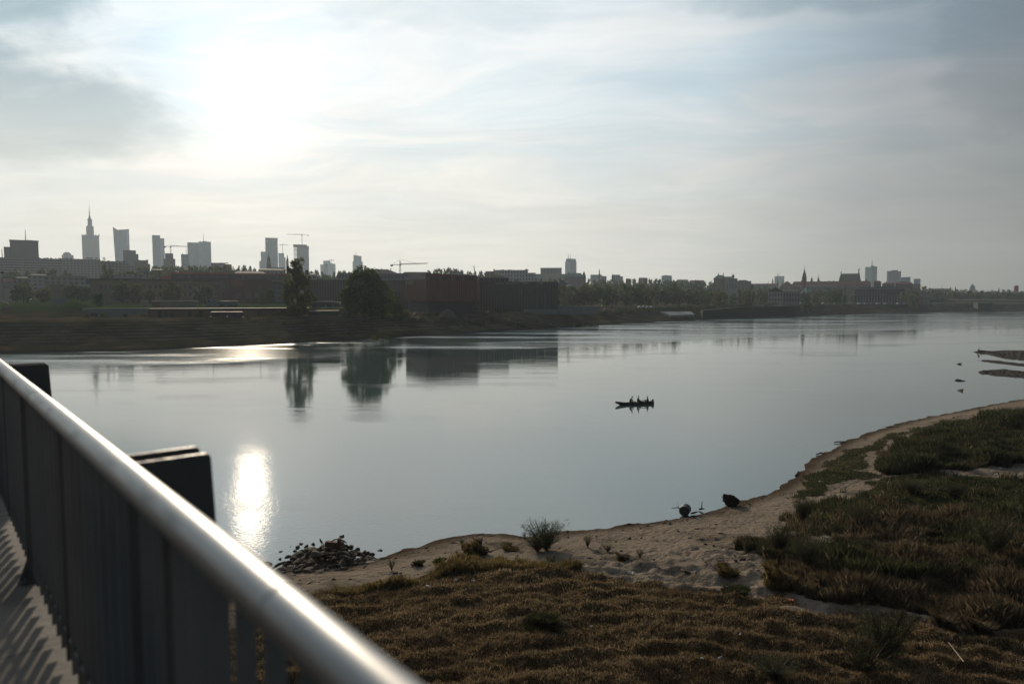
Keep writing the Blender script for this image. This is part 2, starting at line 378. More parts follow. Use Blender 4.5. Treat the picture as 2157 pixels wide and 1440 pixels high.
def nz(X, Y, d=None):
    if d is None: d = shore_d(X, Y)
    d = d + (fbm(X * .7, Y * .7 + 3) - .47) * 1.1
    z = np.interp(d, [-30, -3, 0, .5, 3, 9, 25, 80], [-4, -.5, 0.0, .14, .5, 1.25, 1.9, 2.6])
    hay = sstep(d, 5, 9) * (1 - sstep(Y, 46, 56))
    # windrows left by the mower: long low ridges, gently curved
    ph = (Y + .013 * (X - 3) ** 2) + 3.4 * fbm(X * .16, Y * .2)
    rid = (np.sin(ph * 4.6) * .5 + .5) ** 1.5
    lump = fbm(X * .9, Y * 1.5 + 40, 4)
    z = z + hay * (rid * .26 * fbm(X * .6, Y * .9 + 8) + (lump - .45) * .42 + (fbm(X * 3.1, Y * 4.3 + 4, 3) - .45) * .22)
    z = z + sstep(d, 0.8, 4) * ((fbm(X * .15, Y * .15) - .5) * .5 + (fbm(X * 1.7 + 5, Y * 1.7) - .5) * .16 + (vnoise(X * 3.3, Y * 3.3) - .5) * .07)
    return z + sstep(d, 0.1, 1) * (fbm(X * 2 + 5, Y * 2) - .5) * .06
rows = np.exp(np.linspace(math.log(8), math.log(230), 560)); cols = np.linspace(-1.25, 1.35, 620)
UU, RY = np.meshgrid(cols, rows); RX = UU * RY
sd = shore_d(RX, RY); RZ = nz(RX, RY, sd)
def zone(poly, X, Y, soft=1.2):
    wx = X + (fbm(X * .5, Y * .5) - .5) * 3 * soft; wy = Y + (fbm(X * .5 + 50, Y * .5 + 9) - .5) * 3 * soft
    return inpoly(wx, wy, poly).astype(float)
zh = zone(Z_HAY, RX, RY); zg = np.maximum.reduce([zone(Z_GREEN, RX, RY), zone(Z_REED, RX, RY), zone(Z_RISE, RX, RY), zone(Z_BROWN, RX, RY) * .8, zone(Z_MIX, RX, RY) * .7])
zo = zone(Z_OLIVE, RX, RY)
keep = sd > -14
n0 = len(cols); ii, jj = np.meshgrid(np.arange(n0 - 1), np.arange(len(rows) - 1)); q = (jj * n0 + ii).ravel()
kf = keep.ravel(); q = q[kf[q] | kf[q + 1] | kf[q + n0]]
quads = np.stack([q, q + 1, q + n0 + 1, q + n0], 1)
used, inv = np.unique(quads.ravel(), return_inverse=True)
def near_m(t, b):
    g = t.node('ShaderNodeNewGeometry').outputs['Position']; x, y, z = t.xyz(g)
    def A(n): a = t.node('ShaderNodeAttribute'); a.attribute_name = n; return a.outputs['Fac']
    fine = t.noise(g, 3.0, 6, 0.7); mid = t.noise(g, 0.4, 5, 0.6)
    sand = t.mix(fine, (.14, .108, .082), (.33, .27, .21))
    sand = t.mix(t.ss(mid, .48, .68), sand, (.13, .105, .080))
    sand = t.mix(t.ss(t.m('ADD', A('shore'), t.m('MULTIPLY', mid, 1.6)), 3.0, 1.0), sand, (.070, .050, .035))
    hay = t.ramp(fine, [(.3, (.026, .018, .010)), (.55, (.085, .055, .029)), (.75, (.15, .10, .055))])
    grn = t.mix(fine, (.022, .028, .010), (.060, .060, .024))
    olv = t.mix(mid, (.070, .066, .028), (.13, .10, .055))
    c_ = t.mix(A('olive'), sand, olv); c_ = t.mix(A('green'), c_, grn); c_ = t.mix(A('hay'), c_, hay)
    t.put(b.inputs['Base Color'], c_); b.inputs['Roughness'].default_value = 0.95; b.inputs['Specular IOR Level'].default_value = 0.0
    bn = t.node('ShaderNodeBump'); bn.inputs['Strength'].default_value = 0.9; bn.inputs['Distance'].default_value = 0.24
    t.put(bn.inputs['Height'], t.m('ADD', t.noise(g, 3.4, 3, 0.5), t.m('MULTIPLY', t.noise(g, 11.0, 3, 0.6), .4))); t.l.new(bn.outputs[0], b.inputs['Normal'])
V = np.stack([RX, RY, RZ], -1).reshape(-1, 3)[used]
me = raw_mesh('near_bank', V, 4, mat('near_bank_ground', near_m), loops=inv.reshape(-1, 4),
              attr={'hay': zh.ravel()[used], 'green': zg.ravel()[used], 'olive': zo.ravel()[used], 'shore': sd.ravel()[used]})
me.polygons.foreach_set('use_smooth', [True] * len(me.polygons))
tag(link('near_bank', me), kind='structure')
def ng(px, py):
    """where the ray through a photo pixel meets the near bank"""
    z = 1.2
    for _ in range(6):
        p = G(px, py, z); z = float(nz(np.array([p.x]), np.array([p.y]))[0])
    return G(px, py, z)

# pebbles, shells and twigs on the sand (uncountable)
prs = np.random.RandomState(8); pv = []
k_ = 0
PXs = prs.rand(9000) * 1500 + 600; PYs = prs.rand(9000) * 400 + 840
uu_ = (PXs - 1078.5) / F; vq_ = (720 - PYs) / F; tq_ = (.8 - CZ) / (-SP + vq_ * CP); pX_, pY_ = uu_ * tq_, (CP + vq_ * SP) * tq_; pd_ = shore_d(pX_, pY_)
kk_ = (pd_ > .2) & ((pd_ < 1.6) | (prs.rand(9000) < .18)) & ~zone(Z_HAY, pX_, pY_).astype(bool)
pX_, pY_, pd_ = pX_[kk_], pY_[kk_], pd_[kk_]; pZ_ = nz(pX_, pY_, pd_); n_ = len(pX_); s_ = (.02 + .07 * prs.rand(n_) ** 3)[:, None, None] * (1 + pY_ / 60)[:, None, None]
an_ = prs.rand(n_) * 6.28; L_ = 1 + 3 * (prs.rand(n_) > .8)
cube = np.array([[1, 0, 0], [0, 1, 0], [-1, 0, 0], [0, -1, 0], [0, 0, 1.0], [0, 0, -.5]]); vv_ = np.repeat(cube[None], n_, 0) * (.7 + .6 * prs.rand(n_, 6, 1)); vv_[:, :, 0] *= L_[:, None]; vv_[:, :, 2] *= .6
cx_, sx_ = np.cos(an_)[:, None], np.sin(an_)[:, None]; vr_ = np.stack([vv_[:, :, 0] * cx_ - vv_[:, :, 1] * sx_, vv_[:, :, 0] * sx_ + vv_[:, :, 1] * cx_, vv_[:, :, 2]], -1) * s_ + np.stack([pX_, pY_, pZ_], 1)[:, None]
tri = np.array([[0, 1, 4], [1, 2, 4], [2, 3, 4], [3, 0, 4], [1, 0, 5], [2, 1, 5], [3, 2, 5], [0, 3, 5]])
tag(link('pebbles', raw_mesh('pebbles', vr_.reshape(-1, 3), 3, plain('shore_debris', (.07, .055, .045), .9, 0, .5, 2), loops=(np.arange(n_)[:, None, None] * 6 + tri[None]).reshape(-1, 3))),
    'dark pebbles and bits of drift scattered along the sandy water edge', 'pebbles', kind='stuff')
# ------------------------------------------------------------------ grasses (nobody could count the blades)
rng = np.random.RandomState(3)
def blade_mat(name, ramp, trans=0.35):
    def f(t, b):
        g = t.node('ShaderNodeNewGeometry'); isl = g.outputs['Random Per Island']
        n = t.noise(g.outputs['Position'], 0.35, 3, 0.6)
        v = t.m('ADD', t.m('MULTIPLY', isl, 0.55), t.m('MULTIPLY', n, 0.45), clamp=True)
        col = t.ramp(v, ramp); t.put(b.inputs['Base Color'], col)
        b.inputs['Roughness'].default_value = 0.6; b.inputs['Specular IOR Level'].default_value = 0.25
        tr = t.node('ShaderNodeBsdfTranslucent'); t.put(tr.inputs[0], col)
        mx = t.node('ShaderNodeMixShader'); mx.inputs[0].default_value = trans
        t.l.new(b.outputs[0], mx.inputs[1]); t.l.new(tr.outputs[0], mx.inputs[2]); t.l.new(mx.outputs[0], t.out.inputs[0])
    return mat(name, f)
HAYM = blade_mat('dry_grass_blades', [(.1, (.050, .036, .020)), (.42, (.145, .102, .056)), (.66, (.28, .205, .115)), (.9, (.52, .42, .27))])
GRNM = blade_mat('green_grass_blades', [(.1, (.016, .018, .008)), (.45, (.040, .047, .018)), (.7, (.075, .078, .032)), (.95, (.17, .15, .08))])
BRNM = blade_mat('brown_weed_blades', [(.1, (.038, .027, .015)), (.45, (.085, .064, .037)), (.7, (.15, .112, .066)), (.92, (.30, .235, .15))])
def blades(P, h, wd, lean, mtl, name, curl=0.5, pts=None):
    """P (N,3) roots; h, wd arrays; every blade two triangles bent over"""
    n = len(P); a = rng.rand(n) * 2 * np.pi; la = rng.rand(n) * 2 * np.pi; ln = lean * rng.rand(n)
    sx, sy = np.cos(a) * wd / 2, np.sin(a) * wd / 2
    ex, ey = np.cos(la) * ln * h, np.sin(la) * ln * h; up = h * np.sqrt(np.maximum(.05, 1 - ln ** 2))
    v = np.zeros((n, 4, 3)); v[:, 0] = P; v[:, 0, 0] -= sx; v[:, 0, 1] -= sy; v[:, 1] = P; v[:, 1, 0] += sx; v[:, 1, 1] += sy
    mp = P + np.stack([ex * .35, ey * .35, up * .62], 1)
    v[:, 2] = mp + np.stack([sx * .6, sy * .6, 0 * sx], 1); v[:, 3] = P + np.stack([ex, ey, up], 1)
    base = np.arange(n)[:, None] * 4
    loops = np.concatenate([base + [0, 1, 2], base + [0, 2, 3]], 1).reshape(-1, 3)
    return raw_mesh(name, v.reshape(-1, 3), 3, mtl, loops=loops)
def scatter(poly, n, y0=1050, y1=1460, x0=300, x1=2200, zref=1.6, soft=1.2, clump=0.0):
    px = rng.rand(n) * (x1 - x0) + x0; py = rng.rand(n) * (y1 - y0) + y0
    u = (px - 1078.5) / F; vv = (720 - py) / F; t = (zref - CZ) / (-SP + vv * CP); X = u * t; Y = (CP + vv * SP) * t
    k = zone(poly, X, Y, soft) > .5
    if clump: k &= fbm(X * .8, Y * .8 + 3) + rng.rand(n) * .3 > clump
    X, Y = X[k], Y[k]; d = shore_d(X, Y); k = d > .6; X, Y = X[k], Y[k]
    return np.stack([X, Y, nz(X, Y, d[k]) - .01], 1)
P = scatter(Z_HAY, 330000, 1130, 1470)
P = P[fbm(P[:, 0] * 1.1, P[:, 1] * 1.6 + 40) + rng.rand(len(P)) * .5 > .55]
tag(link('dry_grass', blades(P, .06 + .15 * rng.rand(len(P)) ** 2, .010 + .0005 * P[:, 1], 1.0, HAYM, 'dry_grass')),
    'cut brown dry grass lying in low windrows over the foreground', 'grass', kind='stuff')
Pa = scatter(Z_REED, 120000, 850, 1010, 1780); Pb = scatter(Z_GREEN, 120000, 960, 1200, 1500, clump=.52); Pc = scatter(Z_MIX, 40000, 1080, 1260, 1500, 1800, clump=.6); Pd = np.concatenate([scatter(Z_RISE, 40000, 820, 1010, 2050), scatter(Z_BROWN, 60000, 1060, 1230, 1600, clump=.60)])
P = np.concatenate([Pa, Pb, Pc, Pd]); hh = np.concatenate([.6 + .7 * rng.rand(len(Pa)), .16 + .36 * rng.rand(len(Pb)), .2 + .35 * rng.rand(len(Pc)), .4 + .6 * rng.rand(len(Pd))])
cl_ = fbm(P[:, 0] * .3, P[:, 1] * .22 + 4); hh = hh * np.clip((cl_ - .22) * 2.6, .12, 1.5)
tag(link('green_grass', blades(P, hh, .02 + .0007 * P[:, 1], .55, GRNM, 'green_grass')),
    'dark green grass and tall herbs covering the bank behind the sand', 'grass', kind='stuff')
Pa = scatter(Z_BROWN, 130000, 1060, 1330, 1600, clump=.42); Pb = np.concatenate([scatter(Z_GREEN, 18000, 960, 1200, 1500, clump=.62), scatter(Z_REED, 30000, 850, 1010, 1780, clump=.55), scatter(Z_MIX, 20000, 1080, 1260, 1500, 1800, clump=.5)])
P = np.concatenate([Pa, Pb]); hh = np.concatenate([.35 + .7 * rng.rand(len(Pa)) ** 1.6, .3 + .4 * rng.rand(len(Pb))]) * np.clip((fbm(P[:, 0] * .4 + 30, P[:, 1] * .3) - .2) * 2.6, .15, 1.6)
tag(link('dead_weeds', blades(P, hh, .012 + .0006 * P[:, 1], .6, BRNM, 'dead_weeds')),
    'tall dead brown weeds and grass at the right of the bank', 'weeds', kind='stuff')
GOLD = blade_mat('golden_grass_blades', [(.1, (.05, .035, .014)), (.45, (.13, .095, .035)), (.7, (.24, .18, .075)), (.95, (.42, .34, .18))])
Z_CREST = worldpoly([(700, 1214), (800, 1206), (870, 1192), (920, 1170), (1000, 1150), (1060, 1146), (1100, 1150), (1180, 1150), (1215, 1172), (1190, 1185), (1000, 1184), (900, 1200), (790, 1222), (700, 1230)], 1.6)
P = scatter(Z_CREST, 70000, 1130, 1240, 650, 1240, soft=.6, clump=.50)
tag(link('golden_grass', blades(P, (.18 + .45 * rng.rand(len(P))) * np.clip((fbm(P[:, 0] * .9, P[:, 1] * .9) - .2) * 2.4, .2, 1.5), .010 + .0005 * P[:, 1], .6, GOLD, 'golden_grass')),
    'golden standing grass along the crest between the mown hay and the shore', 'grass', kind='stuff')
P = scatter(Z_OLIVE, 90000, 860, 1060, 1640, 2060, zref=1.0, clump=.44)
tag(link('sparse_grass', blades(P, .10 + .15 * rng.rand(len(P)), .015 + .0006 * P[:, 1], .8, GRNM, 'sparse_grass')),
    'short sparse olive grass beside the sandy path', 'grass', kind='stuff')
# ------------------------------------------------------------------ the bridge the picture is taken from
_r = ray(-168, 627); AZ = math.atan2(-_r[0], _r[1]); RD = Vector((-math.sin(AZ), math.cos(AZ))); RN = Vector((math.cos(AZ), math.sin(AZ)))
HR = 0.50
_p = G(556, 1252, CZ - HR); LAT = _p.x * RN.x + _p.y * RN.y
_d = ray(127, 1329); _t = LAT / (_d[0] * RN.x + _d[1] * RN.y); ZB = CZ + _d[2] * _t       # foot of the balusters
ZD = ZB - 0.045
RT = 0.040
def bp(s, l, z): return Vector((RD.x * s + RN.x * l, RD.y * s + RN.y * l, z))
def conc_m(t, b):
    g = t.node('ShaderNodeNewGeometry').outputs['Position']
    n = t.noise(g, 2.5, 7, 0.7); n2 = t.noise(g, 14, 4, 0.7); st = t.noise(g, 0.9, 4, 0.6)
    col = t.mix(n, (.10, .084, .07), (.19, .165, .138)); col = t.mix(t.ss(st, .52, .66), col, (.075, .062, .052))
    col = t.mix(t.ss(n2, .66, .72), col, (.06, .05, .04))
    u = t.vm('DOT_PRODUCT', g, (RD.x, RD.y, 0)); j = t.m('FRACT', t.m('DIVIDE', u, 1.2))
    col = t.mix(t.m('LESS_THAN', j, 0.012), col, (.03, .028, .025))
    t.put(b.inputs['Base Color'], col); b.inputs['Roughness'].default_value = .85
    bn = t.node('ShaderNodeBump'); bn.inputs['Strength'].default_value = .5; bn.inputs['Distance'].default_value = .01
    t.put(bn.inputs['Height'], n2); t.l.new(bn.outputs[0], b.inputs['Normal'])
CONC = mat('deck_concrete', conc_m)
m_ = MB(); o_ = bp(0, 0, 0)
m_.prism([bp(-25, LAT - 9, 0).xy, bp(260, LAT - 9, 0).xy, bp(260, LAT + .10, 0).xy, bp(-25, LAT + .10, 0).xy][::-1], ZD - 1.1, ZD)
tag(m_.build('bridge_deck', CONC, origin=bp(0, LAT, ZD - 1.1)), kind='structure')
def steel_m(t, b):
    g = t.node('ShaderNodeNewGeometry').outputs['Position']
    u = t.vm('DOT_PRODUCT', g, (RD.x, RD.y, 0)); v = t.vm('DOT_PRODUCT', g, (RN.x, RN.y, 0)); _, _, z = t.xyz(g)
    q = t.comb(t.m('MULTIPLY', u, 2.0), t.m('MULTIPLY', v, 60.0), t.m('MULTIPLY', z, 60.0))
    n = t.noise(q, 2.0, 4, 0.6); sm = t.noise(g, 5.0, 5, 0.65)
    t.put(b.inputs['Base Color'], t.mix(sm, (.22, .22, .222), (.37, .365, .36))); b.inputs['Metallic'].default_value = 1
    t.put(b.inputs['Roughness'], t.m('ADD', t.m('MULTIPLY_ADD', n, 0.20, 0.30), t.m('MULTIPLY', t.ss(sm, .45, .7), .18)))
STEEL = mat('brushed_steel', steel_m)
PAINT = plain('dark_painted_steel', (.060, .062, .064), .42, 0.0, .25, 3.0, .15)
GREYP = plain('grey_painted_steel', (.13, .135, .14), .40, 0.3, .25, 3.0, .1)
rl = thing('bridge_railing', bp(0, LAT, ZB), 'dark barred bridge railing with a thick brushed steel handrail across the lower left corner', 'railing')
zr = CZ - HR
m_ = MB(); m_.tube([bp(s, LAT, zr) for s in np.linspace(-1.2, 14, 40)], RT, 40)
m_.build('handrail', STEEL, rl, smooth=True)
for s in (4.08, 7.1, 1.05):
    m_ = MB(); m_.tube([bp(s - .004, LAT, zr), bp(s + .004, LAT, zr)], RT + .0012, 40); m_.build('handrail_joint', STEEL, rl)
m_ = MB(); m_.tube([bp(-1.2, LAT, ZB + .10), bp(14, LAT, ZB + .10)], .011, 4); m_.build('lower_rail', PAINT, rl)
k = 0; s = -0.45
while s < 11.5:
    m_ = MB(); m_.obox(bp(s, LAT, 0).xy, RD, RN, .0035, .0188, ZB, zr - .03); m_.build('baluster', GREYP if k % 9 else PAINT, rl); s += 0.139; k += 1
pl = ray(72, 1290)
# posts stand on the deck side, 2 m apart, the visible foot at about (85, 1320)
lp = LAT - .012
_d = ray(66, 1150); _t = lp / (_d[0] * RN.x + _d[1] * RN.y); S0 = (_d[0] * RD.x + _d[1] * RD.y) * _t
_d2 = ray(368, 1360); _t2 = lp / (_d2[0] * RN.x + _d2[1] * RN.y); S1 = (_d2[0] * RD.x + _d2[1] * RD.y) * _t2
for s in (S1, S0, 2 * S0 - S1, 3 * S0 - 2 * S1):
    m_ = MB(); m_.obox(bp(s, lp, 0).xy, RD, RN, .012, .024, ZD + .012, zr - .028)
    p = m_.build('post', PAINT, rl)
    m_ = MB(); m_.obox(bp(s, lp + .01, 0).xy, RD, RN, .055, .065, ZD + .001, ZD + .012); m_.build('base_plate', PAINT, p)
    for a, b_ in ((-1, -1), (1, -1), (-1, 1), (1, 1)):
        c_ = bp(s + a * .04, lp + .01 + b_ * .048, 0); m_ = MB(); m_.lathe(c_.x, c_.y, [(.011, ZD + .012), (.011, ZD + .024), (.006, ZD + .026), (.006, ZD + .034)], 6); m_.build('bolt', PAINT, p)
    m_ = MB(); m_.prism([bp(s - .006, lp - .024, 0).xy, bp(s + .006, lp - .024, 0).xy, bp(s + .006, lp - .062, 0).xy, bp(s - .006, lp - .062, 0).xy], ZD + .012, [ZD + .12, ZD + .12, ZD + .014, ZD + .014]); m_.build('gusset', PAINT, p)
# pairs of upright steel plates outside the railing
def fins(px, py, gap_px, label, hz_=.57):
    c_ = G(px, py, CZ - hz_); lo = c_.x * RN.x + c_.y * RN.y; s0 = c_.x * RD.x + c_.y * RD.y
    t_ = thing('anchor_bracket', bp(s0, LAT + .12, ZD - 1.0), label, 'bracket', 'paired steel bracket plates outside the railing')
    for q_, ds in enumerate((0, gap_px)):
        zt = CZ - hz_ + (.002 if q_ else 0); lo2 = lo; m_ = MB()
        a = [bp(s0 + ds, LAT + .10, ZD - .9), bp(s0 + ds, lo2 + .10, ZD - .9), bp(s0 + ds, lo2 + .012, zt - .02), bp(s0 + ds, lo2 + .008, zt - .006), bp(s0 + ds, lo2 - .006, zt), bp(s0 + ds, LAT + .10, zt)]
        bk = [p + Vector((RD.x, RD.y, 0)) * .016 for p in a]
        m_.quadface(a); m_.quadface(bk[::-1])
        for i in range(len(a)): j = (i + 1) % len(a); m_.quadface([a[j], a[i], bk[i], bk[j]])
        m_.build('plate', PAINT, t_)
    m_ = MB(); m_.obox(bp(s0 + gap_px / 2, LAT + .2, 0).xy, RD, RN, gap_px / 2 - .008, .02, ZD - .8, ZD - .3); m_.build('spacer', PAINT, t_)
fins(437, 954, .135, 'nearer pair of dark upright steel plates outside the railing, right of the handrail')
fins(99, 766, .135, 'farther pair of dark upright steel plates at the far left end of the handrail')

# ------------------------------------------------------------------ figures
def skin_body(name, joints, bones, mtl, parent, sub=1):
    """joints {name: ((x,y,z), radius)}; one continuous surface"""
    me = bpy.data.meshes.new(name); ks = list(joints)
    me.from_pydata([joints[k][0] for k in ks], [(ks.index(a), ks.index(b)) for a, b in bones], [])
    o = bpy.data.objects.new(name + '_tmp', me); COL.objects.link(o)
    sk = o.modifiers.new('skin', 'SKIN')
    for i, k in enumerate(ks):
        v = me.skin_vertices[0].data[i]; r_ = joints[k][1]; v.radius = r_ if hasattr(r_, '__len__') else (r_, r_); v.use_root = (i == 0)
    sb = o.modifiers.new('sub', 'SUBSURF'); sb.levels = sub; sb.render_levels = sub
    dg = bpy.context.evaluated_depsgraph_get(); ev = o.evaluated_get(dg)
    m2 = bpy.data.meshes.new_from_object(ev); m2.name = name; m2.materials.clear(); m2.materials.append(mtl)
    m2.polygons.foreach_set('use_smooth', [True] * len(m2.polygons))
    bpy.data.objects.remove(o); bpy.data.meshes.remove(me)
    r2 = bpy.data.objects.new(name, m2); COL.objects.link(r2); r2.parent = parent
    return r2
SKIN = plain('skin', (.22, .13, .09), .6, 0, .1, 8); CLOTH = plain('dark_jacket', (.030, .028, .030), .9, 0, .3, 8)
CLOTH2 = plain('grey_jacket', (.060, .062, .058), .9, 0, .3, 8); HAIR = plain('dark_hair', (.02, .015, .012), .7, 0, .3, 20); REDC = plain('dark_red_jacket', (.10, .03, .025), .9, 0, .3, 8)
def head(parent, c, fwd, hat=False):
    """head with nose, brow, chin, ears; c = centre, fwd = unit facing vector (x,y)"""
    fw = Vector((fwd[0], fwd[1], 0)).normalized(); sd_ = Vector((fw.y, -fw.x, 0)); up = Vector((0, 0, 1)); bm = bmesh.new()
    bmesh.ops.create_uvsphere(bm, u_segments=16, v_segments=12, radius=1.0)
    for v in bm.verts:
        x, y, z = v.co; jaw = 1 - .28 * max(0, -z)
        nose = .16 * math.exp(-((y / .18) ** 2) - (((z + .15) / .22) ** 2)) if x > .5 else 0
        eye = -.05 * math.exp(-(((abs(y) - .38) / .16) ** 2) - (((z - .08) / .12) ** 2)) if x > .5 else 0
        mouth = -.03 * math.exp(-((y / .3) ** 2) - (((z + .5) / .07) ** 2)) if x > .5 else 0
        ear = .14 * math.exp(-((x / .15) ** 2) - ((z / .2) ** 2)) if abs(y) > .8 else 0
        p = fw * ((x + nose + eye + mouth) * .098 * jaw) + sd_ * (y * .076 * jaw * (1 + ear)) + up * (z * .122)
        v.co = Vector(c) + p
    me = bpy.data.meshes.new('head'); bm.to_mesh(me); bm.free(); me.materials.append(SKIN); me.polygons.foreach_set('use_smooth', [True] * len(me.polygons))
    link('head', me, parent=parent); bm = bmesh.new(); bmesh.ops.create_uvsphere(bm, u_segments=14, v_segments=10, radius=1.0)
    for v in bm.verts:
        x, y, z = v.co
        if hat and z < .25: r_ = 1.55 if z > -.2 else 1.0; p = fw * (x * .11 * r_) + sd_ * (y * .09 * r_) + up * (.03 + .03 * z)
        else: p = fw * (min(x, .72) * .108 - .012) + sd_ * (y * .086) + up * (max(z, -.35 if x < .3 else .35) * .135 + .004)
        v.co = Vector(c) + p
    me = bpy.data.meshes.new('hat' if hat else 'hair'); bm.to_mesh(me); bm.free(); me.materials.append(HAIR); link('hat' if hat else 'hair', me, parent=parent)
def hand(parent, wrist, tip_dir, thumb_dir, mtl=None):
    wv = Vector(wrist); d = Vector(tip_dir).normalized(); th = Vector(thumb_dir).normalized(); nrm = d.cross(th).normalized()
    J = {'w': (wv, (.024, .016)), 'p': (wv + d * .05, (.036, .015)), 'k': (wv + d * .085, (.038, .014))}; B = [('w', 'p'), ('p', 'k')]
    for i, L in enumerate((.062, .072, .068, .054)):
        off = th * (.030 - i * .020); a = wv + d * .088 + off
        J[f'a{i}'] = (a, .0095); J[f'b{i}'] = (a + d * L * .5 + nrm * .012, .0088); J[f'c{i}'] = (a + d * L * .72 + nrm * .036, .008)
        B += [('k', f'a{i}'), (f'a{i}', f'b{i}'), (f'b{i}', f'c{i}')]
    J['t0'] = (wv + d * .03 + th * .035, .012); J['t1'] = (wv + d * .058 + th * .056 + nrm * .012, .010); B += [('p', 't0'), ('t0', 't1')]
    skin_body('hand', J, B, mtl or SKIN, parent, 0)
def seated(name, loc, label, fwd, torso_lean, arms, cloth, hat=False, seat=.0, group=None, knees=.42, scale=1.0, bulk=1.25):
    """person sitting; fwd unit (x,y); loc = seat point; arms = list of two wrist offsets (f, s, u)"""
    t_ = thing(name, loc, label, 'person', group); f = Vector((fwd[0], fwd[1], 0)).normalized(); sd_ = Vector((f.y, -f.x, 0))
    def Q(a, b, c_): return f * a + sd_ * b + Vector((0, 0, c_))
    ln = torso_lean
    J = {'pel': (Q(0, 0, .09), (.15, .12)), 'wai': (Q(ln * .10, 0, .25), (.135, .11)), 'che': (Q(ln * .42, 0, .43), (.165, .125)), 'nb': (Q(ln * .75, 0, .555), (.09, .08)), 'nk': (Q(ln * .92, 0, .62), .052), 'nt': (Q(ln * 1.05, 0, .66), .05)}
    B = [('pel', 'wai'), ('wai', 'che'), ('che', 'nb'), ('nb', 'nk'), ('nk', 'nt')]
    for i, sg in enumerate((-1, 1)):
        J[f'sh{i}'] = (Q(ln * .66, sg * .185, .50), .062); wr = Q(*arms[i]); shp = Q(ln * .66, sg * .2, .50); md = (shp + wr) / 2 + Q(-.03, sg * .06, -.07)
        J[f'el{i}'] = (md, .045); J[f'wr{i}'] = (wr, .030)
        J[f'hp{i}'] = (Q(.05, sg * .10, .08), .09); J[f'kn{i}'] = (Q(knees, sg * .13, .16), .062); J[f'cf{i}'] = (Q(knees + .03, sg * .13, -.02), .055); J[f'an{i}'] = (Q(knees + .05, sg * .13, -.18), .040); J[f'to{i}'] = (Q(knees + .22, sg * .14, -.215), .038)
        B += [('che', f'sh{i}'), (f'sh{i}', f'el{i}'), (f'el{i}', f'wr{i}'), ('pel', f'hp{i}'), (f'hp{i}', f'kn{i}'), (f'kn{i}', f'cf{i}'), (f'cf{i}', f'an{i}'), (f'an{i}', f'to{i}')]
    J = {k: (v[0], tuple(x * bulk for x in v[1]) if hasattr(v[1], '__len__') else v[1] * (bulk if k[:2] not in ('nk', 'nt', 'wr') else 1)) for k, v in J.items()}
    skin_body('body', J, B, cloth, t_)
    head(t_, Q(ln * 1.18, 0, .78), fwd, hat)
    for i, sg in enumerate((-1, 1)):
        wr = Q(*arms[i]); el = J[f'el{i}'][0]; dr = (wr - el).normalized(); hand(t_, wr, dr, -sd_ * sg + Vector((0, 0, .4)))
    if scale != 1: t_.scale = (scale,) * 3
    return t_

# ------------------------------------------------------------------ the boat with three people
c0, c1 = G(1303, 853, 0), G(1372, 850, 0); Lb = (c1 - c0).length; bd = (c1 - c0).normalized(); bs = Vector((-bd.y, bd.x, 0)); mid = (c0 + c1) / 2
BOATM = plain('dark_tarred_wood', (.022, .018, .015), .6, 0, .3, 2)
bt = thing('rowing_boat', mid, 'long low dark wooden boat carrying three people in the middle of the river', 'boat')
N = 16; bm = bmesh.new(); rings = []
for i in range(N + 1):
    t = i / N; x = (t - .5) * (Lb + .75) - .1; wdt = .52 * math.sin(math.pi * min(1, (t * 1.25 + .04)) * .5) ** .7 * (1 - .35 * max(0, t - .75) / .25)
    sheer = .30 + .26 * max(0, .28 - t) / .28 + .10 * max(0, t - .5); keel = -.10 + .42 * max(0, .16 - t) / .16
    ring = [(wdt, sheer), (wdt * .86, keel + .10), (wdt * .55, keel), (0, keel - .02), (-wdt * .55, keel), (-wdt * .86, keel + .10), (-wdt, sheer),
            (-wdt + .035, sheer), (-wdt * .8, keel + .13), (0, keel + .05), (wdt * .8, keel + .13), (wdt - .035, sheer)]
    rings.append([bm.verts.new(bd * x + bs * y + Vector((0, 0, z))) for y, z in ring])
for a, b in zip(rings[:-1], rings[1:]):
    for k in range(12): bm.faces.new((a[k], a[(k + 1) % 12], b[(k + 1) % 12], b[k]))
bm.faces.new(rings[0][:7]); bm.faces.new(rings[-1][:7][::-1]); bmesh.ops.recalc_face_normals(bm, faces=bm.faces)
me = bpy.data.meshes.new('hull'); bm.to_mesh(me); bm.free(); me.materials.append(BOATM); link('hull', me, parent=bt)
for x in (-.55, .35, 1.9):
    m_ = MB(); m_.obox((mid + bd * x).xy, bd.xy, bs.xy, .13, .47, .26, .29); m_.build('thwart', BOATM, bt)
sc_ = .98
def onboat(x): p = mid + bd * x; return (p.x, p.y, .29)
bf = (bd.x, bd.y); bb = (-bd.x, -bd.y)
seated('person', onboat(-.78), 'person in a dark jacket bent over the oars in the bow half', bf, .30, [(.50, -.22, .26), (.50, .22, .26)], CLOTH)
seated('person', onboat(.40), 'person in a greyer jacket sitting upright amidships in the boat', bf, .12, [(.40, -.14, .20), (.40, .14, .20)], CLOTH2)
seated('person', onboat(1.98), 'person with a wide hat sitting low at the stern of the boat', bb, .10, [(.30, -.2, .2), (-.15, .30, .22)], CLOTH, hat=True, scale=.9)
ps = onboat(.4)
m_ = MB(); a = mid + bd * .85 + Vector((0, 0, .52)); m_.tube([mid + bd * .75 - bs * .1 + Vector((0, 0, .50)), mid + bd * 1.95 - bs * .1 + Vector((0, 0, .60))], .05, 8)
m_.box(a.x, a.x + .01, a.y, a.y + .01, .3, .5); tag(m_.build('folded_sail', CLOTH), 'long dark bundle lying across the stern half of the boat', 'bundle')
